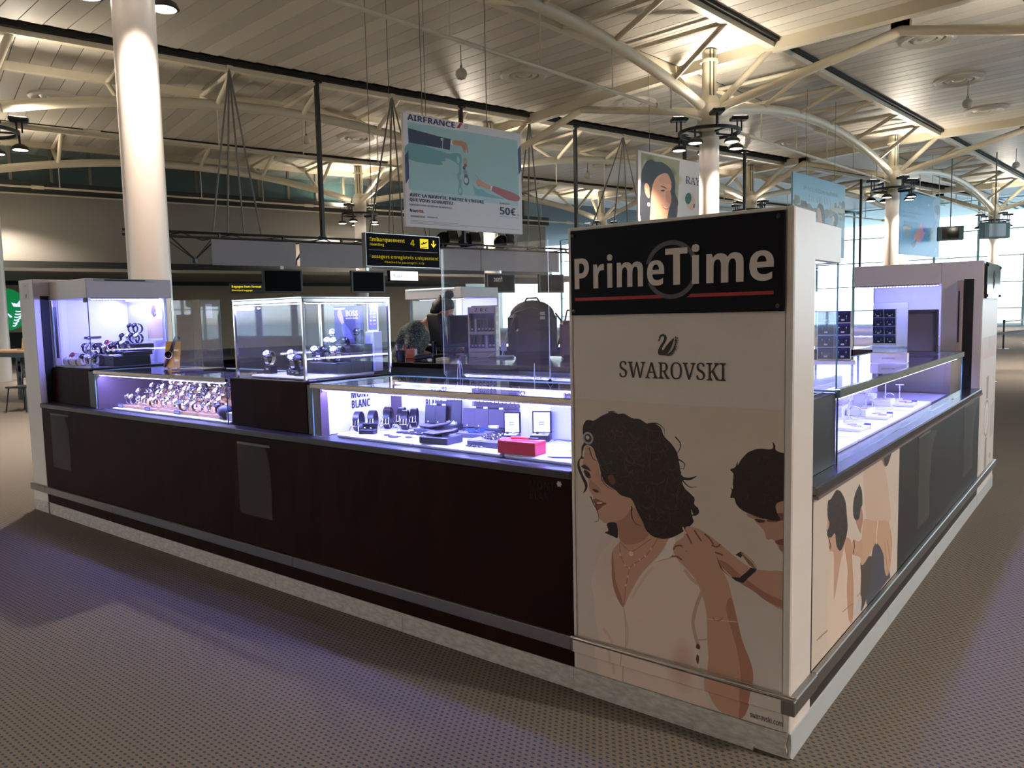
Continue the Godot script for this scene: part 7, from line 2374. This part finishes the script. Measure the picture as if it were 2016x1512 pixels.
	for i in range(5, 11):
		if i % 3 != 1 or true:
			tb.append([bones[i][0], bones[i][1], bones[i][2] + 0.014, bones[i][3] + 0.014])
	obj("trousers", nets([[V(0, 0.93, -0.04), V(0, 0.93, 0.04), 0.135, 0.135], tb[0], tb[1], tb[3], tb[4]], 0.025, 0.05), mt("trousers", "15161c", 0.8), o)
	obj("shoes", nets([[V(-0.05, 0.045, 0.11), V(0.15, 0.035, 0.12), 0.046, 0.034], [V(-0.05, 0.045, -0.11), V(0.15, 0.035, -0.12), 0.046, 0.034]], 0.014, 0.02), M.black, o)
	# hair pulled back, bun on the crown
	var hr := []
	hr.append([at.call(-0.035, 0.055, 0), at.call(-0.02, 0.075, 0), 0.098, 0.085])
	hr.append([at.call(-0.06, 0.0, 0), at.call(-0.07, -0.03, 0), 0.075, 0.05])
	for s in [-1.0, 1.0]:
		hr.append([at.call(-0.02, 0.07, 0.045 * s), at.call(-0.055, 0.0, 0.05 * s), 0.055, 0.045])
	var ho := obj("hair", nets(hr, 0.01, 0.03), mt("hair", "0d0b0e", 0.55), o)
	obj("bun", nets([[at.call(-0.06, 0.155, 0), at.call(-0.045, 0.165, 0.01), 0.034, 0.03], [at.call(-0.075, 0.185, 0.0), at.call(-0.05, 0.205, 0.005), 0.028, 0.022], [at.call(-0.03, 0.19, -0.012), at.call(-0.04, 0.2, 0.02), 0.022, 0.02]], 0.008, 0.016), M.hair, ho)
	for s in [[-0.07, 0.12, 0.03, -0.12, 0.15, 0.05], [-0.09, 0.1, -0.02, -0.13, 0.12, 0.0]]:
		obj("loose_lock", MB.new().tube([at.call(s[0], s[1], s[2]), at.call((s[0] + s[3]) * 0.5 - 0.01, (s[1] + s[4]) * 0.5 + 0.015, s[2]), at.call(s[3], s[4], s[5])], [0.006, 0.005, 0.001], 6), M.hair, ho)
	# face: eyes, brows, mask with ear loops
	for s in [-1.0, 1.0]:
		var ey := obj("eye", MB.new().ball(at.call(0.083, 0.012, 0.033 * s), V(0.009, 0.009, 0.011), 8, 10), mt("eye_white", "d8d2cc", 0.3), o)
		obj("iris", MB.new().ball(at.call(0.0895, 0.01, 0.034 * s), V(0.0045, 0.0045, 0.0045), 6, 8), mt("iris", "2a1a12", 0.2), ey)
		obj("brow", MB.new().tube([at.call(0.092, 0.036, 0.014 * s), at.call(0.089, 0.042, 0.034 * s), at.call(0.074, 0.036, 0.052 * s)], [0.003, 0.0042, 0.0018], 6), M.hair, o)
	var mk := obj("face_mask", nets([[at.call(0.045, -0.045, -0.012), at.call(0.045, -0.045, 0.012), 0.062, 0.062], [at.call(0.098, -0.036, -0.006), at.call(0.098, -0.036, 0.006), 0.018, 0.018], [at.call(0.055, -0.08, 0), at.call(0.06, -0.085, 0), 0.04, 0.04]], 0.009, 0.03), mt("mask_blue", "9fb0c4", 0.7), o)
	for s in [-1.0, 1.0]:
		obj("ear_loop", MB.new().tube([at.call(0.04, -0.02, 0.07 * s), at.call(0.0, 0.0, 0.086 * s), at.call(-0.016, 0.022, 0.088 * s)], 0.0022, 5), M.tag_white, mk)
	obj("necklace", MB.new().tube([V(0.33, 1.49, 0.06), V(0.40, 1.40, 0.04), V(0.415, 1.37, 0), V(0.40, 1.40, -0.04), V(0.33, 1.49, -0.06)], 0.0022, 5), M.rose_gold, o)
	desk_things()

func monitor(p: Vector3, turn: float, label: String, w := 0.36, h := 0.3) -> void:
	var o := thing("monitor", label, "monitor", p, turn, "till monitors")
	part_box("foot", V(0, 0.008, 0), V(0.2, 0.016, 0.17), M.black, o, 0.004)
	part_box("neck", V(0, 0.07, -0.03), V(0.05, 0.12, 0.03), M.black, o, 0.004)
	var tilt := Transform3D(Basis(Vector3.RIGHT, -0.14), V(0, 0.08 + h * 0.5, 0))
	var c := obj("shell", MB.new().box(Vector3.ZERO, V(w, h, 0.05), 0.01, tilt), M.black, o)
	obj("bezel", MB.new().box(V(0, 0, 0.026), V(w - 0.01, h - 0.01, 0.004), 0.0, tilt), mt("bezel_blue", "1c2232", 0.3), c)
	obj("screen_face", MB.new().box(V(0, 0.005, 0.0285), V(w - 0.05, h - 0.05, 0.002), 0.0, tilt), M.black_gloss, c)

func desk_things() -> void:
	var y := 1.2005
	monitor(V(-4.0, y, -2.5), 2.62, "dark till monitor seen edge-on in front of the saleswoman")
	monitor(V(-3.75, y, -2.62), 0.75, "second dark till monitor behind the clear screen", 0.34, 0.28)
	# cardboard strap stand with two shelves
	var o := thing("strap_stand", "white two-shelf watch strap stand with the letters Z R C", "display stand", V(-3.5, y, -2.56), 0.52)
	var w := 0.24
	var wh := mt("stand_white", "c5bdbb", 0.5)
	part_box("foot", V(0, 0.02, 0), V(w, 0.04, 0.17), wh, o, 0.002)
	part_box("rear", V(0, 0.23, -0.08), V(w, 0.42, 0.01), wh, o)
	part_box("side", V(-w * 0.5 + 0.005, 0.22, 0), V(0.01, 0.4, 0.17), wh, o)
	part_box("side", V(w * 0.5 - 0.005, 0.22, 0), V(0.01, 0.4, 0.17), mt("stand_pale", "b4b8b4", 0.5), o)
	part_box("shelf", V(0, 0.06, 0), V(w - 0.02, 0.03, 0.165), wh, o)
	part_box("shelf", V(0, 0.205, 0), V(w - 0.02, 0.022, 0.165), wh, o)
	var hd := part_box("header", V(0, 0.4, 0), V(w, 0.055, 0.17), wh, o, 0.001)
	letters("lettering", "Z R C", 0.12, 0.026, M.print_black, hd, Transform3D(Basis(), V(-0.06, -0.012, 0.0852)), "sans", 0.0006)
	for i in 4:
		part_box("side_print", V(w * 0.5 + 0.0005, 0.1 + i * 0.075, 0), V(0.001, 0.045, 0.1), mt("print_sage", "8f958c", 0.5), o)
	var cols := [M.leather_brown, M.leather_black, mt("strap_tan", "8a4f30", 0.5), M.leather_brown, M.strap_white, M.leather_black, mt("strap_blue", "2d355c", 0.5)]
	var bt := Transform3D(Basis(Vector3.UP, 0.52), V(-3.5, y, -2.56))
	for s in 2:
		for i in 7:
			var p := bt * V(-0.093 + i * 0.031, 0.0755 + s * 0.141, 0.045)
			var st := thing("packed_strap", "packed watch strap on the %s shelf of the strap stand, number %d" % ["lower" if s == 0 else "upper", i + 1], "watch strap", p, 0.52, "packed watch straps")
			part_box("strap", V(0, 0.055, 0.0), V(0.018, 0.105, 0.004), cols[(i + s * 3) % 7], st, 0.001)
			obj("sleeve", MB.new().quad(V(-0.013, 0, 0.004), V(0.013, 0, 0.004), V(0.013, 0.112, 0.004), V(-0.013, 0.112, 0.004)), M.plexi, st)
			part_box("label", V(0, 0.022, 0.0052), V(0.016, 0.016, 0.001), M.tag_white, st)
			part_box("foot", V(0, 0.001, 0), V(0.022, 0.002, 0.012), M.tag_white, st)
	# dark rucksack on the desk
	o = thing("backpack", "large black backpack standing on the desk beside the tower", "backpack", V(-2.93, y, -2.5), 0.55)
	var bg := mt("bag_black", "121319", 0.65)
	obj("body", MB.new().box(V(0, 0.2, 0), V(0.40, 0.40, 0.18), 0.07), bg, o)
	obj("hump", MB.new().ball(V(0, 0.34, 0), V(0.185, 0.13, 0.085), 10, 16), bg, o)
	obj("front_pocket", MB.new().box(V(0.02, 0.14, 0.1), V(0.30, 0.22, 0.06), 0.028), mt("bag_slate", "1d1f28", 0.6), o)
	obj("top_handle", MB.new().tube([V(-0.07, 0.44, 0), V(-0.04, 0.485, 0), V(0.04, 0.485, 0), V(0.07, 0.44, 0)], 0.009, 7), bg, o)
	obj("zip", MB.new().tube([V(-0.18, 0.2, 0.095), V(-0.13, 0.37, 0.092), V(0, 0.41, 0.088), V(0.13, 0.37, 0.092), V(0.18, 0.2, 0.095)], 0.004, 5), mt("zip_grey", "3a3d48", 0.4), o)
	for q in [[0.09, 0.36], [0.09, 0.325]]:
		part_box("reflective_tab", V(q[0], q[1], 0.094), V(0.04, 0.026, 0.004), mt("tab_grey", "8f928c", 0.4), o)
	obj("side_strap", MB.new().tube([V(0.19, 0.36, 0.03), V(0.235, 0.3, 0.05), V(0.24, 0.2, 0.06), V(0.2, 0.08, 0.06)], 0.008, 6), bg, o)
	o = thing("brown_handbag", "reddish brown handbag behind the clear screen by the tower", "handbag", V(-2.55, y, -2.55), 0.5)
	obj("body", MB.new().box(V(0, 0.15, 0), V(0.24, 0.3, 0.12), 0.03), mt("bag_brown", "4a2219", 0.5), o)
	obj("handle", MB.new().tube([V(-0.08, 0.29, 0), V(-0.06, 0.38, 0), V(0.06, 0.38, 0), V(0.08, 0.29, 0)], 0.009, 6), M.bag_brown, o)
	# table lamp or stand with slanted arm, cable and blue bottle
	o = thing("slanted_holder", "slim white slanted rod on a pale foot beside the strap stand", "holder", V(-3.2, y, -2.48), 0.5)
	part_box("foot", V(0, 0.008, 0), V(0.14, 0.016, 0.1), M.tray, o, 0.003)
	obj("rod", MB.new().tube([V(-0.03, 0.016, 0), V(0.05, 0.34, 0)], 0.006, 7), M.tray, o)
	part_box("clip", V(-0.015, 0.1, 0.0), V(0.05, 0.09, 0.02), M.tray, o, 0.004)
	o = thing("blue_bottle", "small royal blue bottle next to the slanted rod", "bottle", V(-3.13, y, -2.58), 0)
	obj("flask", MB.new().lathe([Vector2(0, 0), Vector2(0.035, 0), Vector2(0.035, 0.12), Vector2(0.015, 0.145), Vector2(0.013, 0.165), Vector2(0, 0.166)], 18), mt("bottle_blue", "14309c", 0.25), o)
	obj("label_band", MB.new().lathe([Vector2(0.0355, 0.04), Vector2(0.0355, 0.09)], 18), M.tag_white, o)
	o = thing("desk_cable", "white cable curling over the desk beside the strap stand", "cable", V(-3.33, y, -2.45), 0.5)
	obj("lead", MB.new().tube([V(-0.12, 0.004, 0.02), V(-0.02, 0.006, 0.05), V(0.05, 0.05, 0.03), V(0.09, 0.07, 0.01), V(0.12, 0.01, 0.0)], 0.004, 6), M.tray, o)
	# pen pot, calculator and small carton near the front edge
	o = thing("pen_pot", "black pen pot with scissors and red pen at the desk's front left", "pen pot", V(-3.78, y, -1.84), 0.3)
	obj("pot", MB.new().lathe([Vector2(0, 0), Vector2(0.035, 0), Vector2(0.04, 0.085), Vector2(0.036, 0.085), Vector2(0.032, 0.005)], 18), M.black, o)
	obj("red_pen", MB.new().tube([V(0.02, 0.02, 0.0), V(0.045, 0.14, 0.01)], 0.006, 7), M.strap_red, o)
	obj("white_pen", MB.new().tube([V(-0.02, 0.02, 0.0), V(-0.04, 0.13, 0.01)], 0.005, 7), M.tag_white, o)
	for s in [-1.0, 1.0]:
		obj("scissor_loop", MB.new().tube(circle(0.016, 12, V(s * 0.018, 0.155, 0), 1.4), 0.004, 6, false, true), M.black, o)
	o = thing("orange_carton", "small orange and white carton on the desk", "carton", V(-3.98, y, -2.12), 0.5)
	part_box("carton", V(0, 0.04, 0), V(0.13, 0.08, 0.07), mt("carton_orange", "b4652a", 0.5), o, 0.002)
	part_box("white_side", V(0.066, 0.04, 0), V(0.003, 0.08, 0.07), M.tag_white, o)
	o = thing("card_terminal", "dark card terminal lying beside the pen pot", "card terminal", V(-3.66, y, -1.98), 0.9)
	obj("shell", MB.new().box(V(0, 0.02, 0), V(0.16, 0.04, 0.08), 0.012, Transform3D(Basis(Vector3.BACK, 0.12), V(0, 0.008, 0))), mt("terminal_grey", "2a2b30", 0.4), o)
	obj("keypad", MB.new().box(V(-0.02, 0.041, 0), V(0.07, 0.004, 0.05), 0.001, Transform3D(Basis(Vector3.BACK, 0.12), V(0, 0.008, 0))), M.zip_grey, o)
	o = thing("yellow_pad", "pale yellow note pad on the desk", "note pad", V(-3.42, y, -1.95), 0.4)
	part_box("sheets", V(0, 0.012, 0), V(0.09, 0.024, 0.07), mt("note_yellow", "c9c48c", 0.6), o, 0.001)
	part_box("clip", V(0, 0.026, -0.03), V(0.05, 0.005, 0.01), M.chrome, o)
	o = thing("glass_tumbler", "small steel-rimmed tumbler on the desk edge", "tumbler", V(-3.12, y, -1.86), 0)
	obj("cup", MB.new().lathe([Vector2(0, 0), Vector2(0.028, 0), Vector2(0.032, 0.05), Vector2(0.029, 0.05), Vector2(0.025, 0.004)], 18), M.chrome, o)
	obj("rim_band", MB.new().lathe([Vector2(0.0325, 0.042), Vector2(0.0325, 0.05)], 18), M.steel_dark, o)

func chair(p: Vector3, turn: float, label: String, m: Material) -> void:
	var o := thing("cafe_chair", label, "chair", p, turn, "dark cafe chairs")
	part_box("seat", V(0, 0.45, 0), V(0.42, 0.03, 0.42), m, o, 0.01)
	for s in [-1.0, 1.0]:
		obj("leg", MB.new().tube([V(0.17 * s, 0.44, 0.17), V(0.21 * s, 0.0, 0.22)], 0.014, 6), M.black, o)
		obj("leg", MB.new().tube([V(0.17 * s, 0.44, -0.17), V(0.21 * s, 0.0, -0.22)], 0.014, 6), M.black, o)
	var b := MB.new()
	# back with a row of round holes left open between bars
	b.box(V(0, 0.80, -0.22), V(0.42, 0.05, 0.02), 0.008)
	b.box(V(0, 0.66, -0.21), V(0.42, 0.13, 0.02), 0.008)
	for i in 6:
		b.box(V(-0.19 + i * 0.076, 0.75, -0.215), V(0.028, 0.08, 0.018), 0.004)
	obj("backrest", b, m, o)
	for s in [-1.0, 1.0]:
		obj("back_post", MB.new().tube([V(0.2 * s, 0.44, -0.19), V(0.2 * s, 0.8, -0.22)], 0.013, 6), M.black, o)

func far_things() -> void:
	var dk := mt("chair_dark", "17161a", 0.5)
	chair(V(-14.9, 0, -3.0), 0.5, "dark cafe chair at the left picture edge by the table", dk)
	chair(V(-15.9, 0, -2.55), 0.2, "second dark cafe chair, pale seat, cut by the left edge", dk)
	chair(V(-17.3, 0, -4.2), 2.6, "dark cafe chair behind the cafe table", dk)
	var o := thing("cafe_table", "high cafe table with a wooden top at the left edge", "table", V(-16.4, 0, -3.75), 0.2)
	part_box("tabletop", V(0, 1.05, 0), V(2.4, 0.05, 0.8), mt("table_wood", "b58a58", 0.5), o, 0.01)
	part_box("apron", V(0, 0.98, 0), V(2.3, 0.09, 0.7), dk, o)
	for x in [-1.1, 1.1]:
		for z in [-0.33, 0.33]:
			part_box("leg", V(x, 0.47, z), V(0.06, 0.94, 0.06), dk, o)
	o = thing("red_bag", "red patterned bag standing on the cafe table", "bag", V(-15.85, 1.076, -3.85), 0.3)
	obj("sack", MB.new().lathe([Vector2(0, 0), Vector2(0.22, 0.0), Vector2(0.25, 0.12), Vector2(0.18, 0.34), Vector2(0.06, 0.46), Vector2(0.0, 0.46)], 16, Transform3D(), 0.6), mt("bag_red", "8e3a2c", 0.6), o)
	for i in 3:
		obj("handle", MB.new().tube([V(-0.1 + i * 0.06, 0.42, 0.02), V(-0.06 + i * 0.06, 0.56, 0.02), V(0.0 + i * 0.06, 0.44, 0.02)], 0.012, 6), M.bag_red, o)
	o = thing("open_laptop", "pale open laptop on the cafe table", "laptop", V(-16.5, 1.076, -3.7), 0.9)
	part_box("base", V(0, 0.01, 0), V(0.34, 0.02, 0.24), mt("laptop_tan", "a98d63", 0.5), o, 0.003)
	obj("lid", MB.new().box(V(0, 0.12, 0), V(0.34, 0.24, 0.012), 0.003, Transform3D(Basis(Vector3.RIGHT, -0.35), V(0, 0.01, -0.12))), M.laptop_tan, o)
	# dark dado of the cafe wall
	var bs := Basis(WALL_D, Vector3.UP, -WALL_N)
	o = thing("cafe_counter", "black cafe back counter under the round green sign", "counter", wp(-17.0, 6.2, 0))
	o.basis = bs
	part_box("body", V(0, 0.6, 0), V(9.0, 1.2, 0.8), M.black, o)
	part_box("worktop", V(0, 1.22, 0), V(9.1, 0.05, 0.9), M.wall_dark, o)
	# green round coffee sign
	o = thing("coffee_sign", "round green backlit coffee-house sign half hidden by the end post", "sign", V(-38.3, 2.3, -10.72) , 0)
	o.basis = bs
	var gm := mt("sign_green", "0d7a44", 0.5, 0.0, {"emit": ["0a7a40", 0.35]})
	var wm := mt("sign_pale", "d5daf0", 0.5, 0.0, {"emit": ["c9d0f5", 0.55]})
	var R := 0.95
	obj("sign_disc", MB.new().lathe([Vector2(R, -0.12), Vector2(R, 0.0), Vector2(0, 0.001)], 40, Transform3D(Basis(Vector3.RIGHT, PI / 2), Vector3.ZERO)), gm, o)
	# tail fin and wavy bands on both halves
	for s in [-1.0, 1.0]:
		obj("sign_fin", MB.new().prism(PackedVector2Array([Vector2(s * 0.78, 0.1), Vector2(s * 0.62, 0.42), Vector2(s * 0.5, 0.25), Vector2(s * 0.28, 0.3), Vector2(s * 0.36, 0.12)]), 0.002, 0.012), wm, o)
		for i in 6:
			var a := []
			for k in 6:
				var t := k / 5.0
				a.append(V(s * (0.84 - i * 0.08 - t * (0.42 - i * 0.05)), 0.02 - i * 0.13 - 0.12 * sin(t * 2.2), 0.008))
			obj("sign_band", MB.new().tube(a, 0.028, 5), wm, o)
	obj("sign_band", MB.new().tube([V(-0.25, -0.35, 0.008), V(-0.12, -0.2, 0.008), V(0, -0.38, 0.008), V(0.12, -0.2, 0.008), V(0.25, -0.35, 0.008)], 0.05, 6), wm, o)
	# round lamp over the exit
	o = thing("globe_lamp", "round lit globe lamp on the dark exit header at right", "lamp", V(-0.2, 3.75, -49.1), 0)
	obj("globe_light", MB.new().ball(Vector3.ZERO, V(0.34, 0.34, 0.34), 14, 20), mt("globe_on", "fff2e0", 0.4, 0.0, {"emit": ["fff0dd", 3.0]}), o)
	obj("back_plate", MB.new().lathe([Vector2(0.12, -0.3), Vector2(0.12, 0.0)], 16, Transform3D(Basis(Vector3.RIGHT, PI / 2), Vector3.ZERO)), M.lamp_black, o)
	var l := OmniLight3D.new()
	l.name = "globe_glow"
	o.add_child(l, true)
	l.light_color = Color(1.0, 0.93, 0.84)
	l.light_energy = 6.0
	l.light_size = 0.3
	l.omni_range = 60.0
	l.omni_attenuation = 2.0
	l.shadow_enabled = true
	# hanging televisions
	for q in [[V(-4.98, 4.97, -44.43), 0.15, 1.35, 0.8, "grey hanging television at right before the bright windows"], [V(-6.85, 4.9, -42.94), -0.3, 1.2, 0.7, "grey hanging television touching the fish poster"]]:
		o = thing("hanging_television", q[4], "television", q[0], 0.5 + q[1], "hanging televisions")
		part_box("casing", V(q[2] * 0.4, q[3] * 0.5, -0.2), V(q[2], q[3], 0.5), mt("tv_grey", "5d7472", 0.5), o, 0.03)
		part_box("screen_face", V(q[2] * 0.4, q[3] * 0.5, 0.052), V(q[2] * 0.62, q[3] * 0.8, 0.01), M.black_gloss, o)
		obj("drop_rod", MB.new().tube([V(q[2] * 0.4, q[3], -0.2), V(q[2] * 0.4, 9.34 - q[0].y, -0.2)], 0.03, 6), M.cable, o)
	# queue barriers
	var pp := [V(-1.3, 0, -15.6), V(-0.5, 0, -22.5), V(-2.5, 0, -29.5), V(-2.2, 0, -34.0), V(-1.9, 0, -39.0), V(1.2, 0, -24.5)]
	var pn := ["queue barrier post nearest the kiosk's far corner", "queue barrier post with low crossbar at the right edge", "queue barrier post, third away at right", "queue barrier post, fourth away at right", "queue barrier post farthest away at right", "queue barrier post cut by the right edge"]
	for i in 6:
		o = thing("barrier_post", pn[i], "barrier post", pp[i], 0, "queue barrier posts")
		obj("foot", MB.new().lathe([Vector2(0, 0.03), Vector2(0.17, 0.012), Vector2(0.17, 0.0)], 20), M.steel_dark, o)
		obj("pole", MB.new().tube([V(0, 0.02, 0), V(0, 0.98, 0)], 0.03, 10), M.steel_dark, o)
		obj("head", MB.new().tube([V(0, 0.9, 0), V(0, 1.02, 0)], 0.042, 10), mt("barrier_red", "8c3a30", 0.5) if i % 2 else M.black, o)
	for q in [[0, 1], [1, 5], [2, 3], [3, 4]]:
		var a: Vector3 = pp[q[0]] + V(0, 0.95, 0)
		var b: Vector3 = pp[q[1]] + V(0, 0.95, 0)
		o = thing("barrier_belt", "queue belt between %s and %s" % [["the nearest barrier posts", "barrier posts at the right edge", "third and fourth barrier posts", "the farthest barrier posts"][[0, 1, 2, 3][[[0, 1], [1, 5], [2, 3], [3, 4]].find(q)]], "its neighbour"], "belt", (a + b) * 0.5, 0, "queue belts")
		var d := (b - a).normalized() * 0.045
		var mb := MB.new()
		beam(mb, a + d - o.position, b - d - o.position, 0.006, 0.05)
		obj("webbing", mb, M.wall_dark if q[0] < 2 else mt("belt_tan", "9a7a4a", 0.6), o)
	o = thing("low_rail", "low dark rail between barrier posts at the right edge", "rail", V(0.35, 0.0, -23.5))
	obj("bar", MB.new().tube([V(-0.8, 0.45, 0.9), V(0.8, 0.45, -0.9)], 0.045, 8), M.steel_dark, o)
	for s in [-1.0, 1.0]:
		obj("stub", MB.new().tube([V(0.7 * s, 0.0, -0.79 * s), V(0.7 * s, 0.45, -0.79 * s)], 0.03, 8), M.steel_dark, o)
	# seats outside the picture whose outlines show in the glass of the cases
	for i in 4:
		chair(V(-29.0 + i * 3.4, 0, 14.2), 0.3 * i, "dark chair by the rear windows, number %d, behind the viewer" % (i + 1), dk)
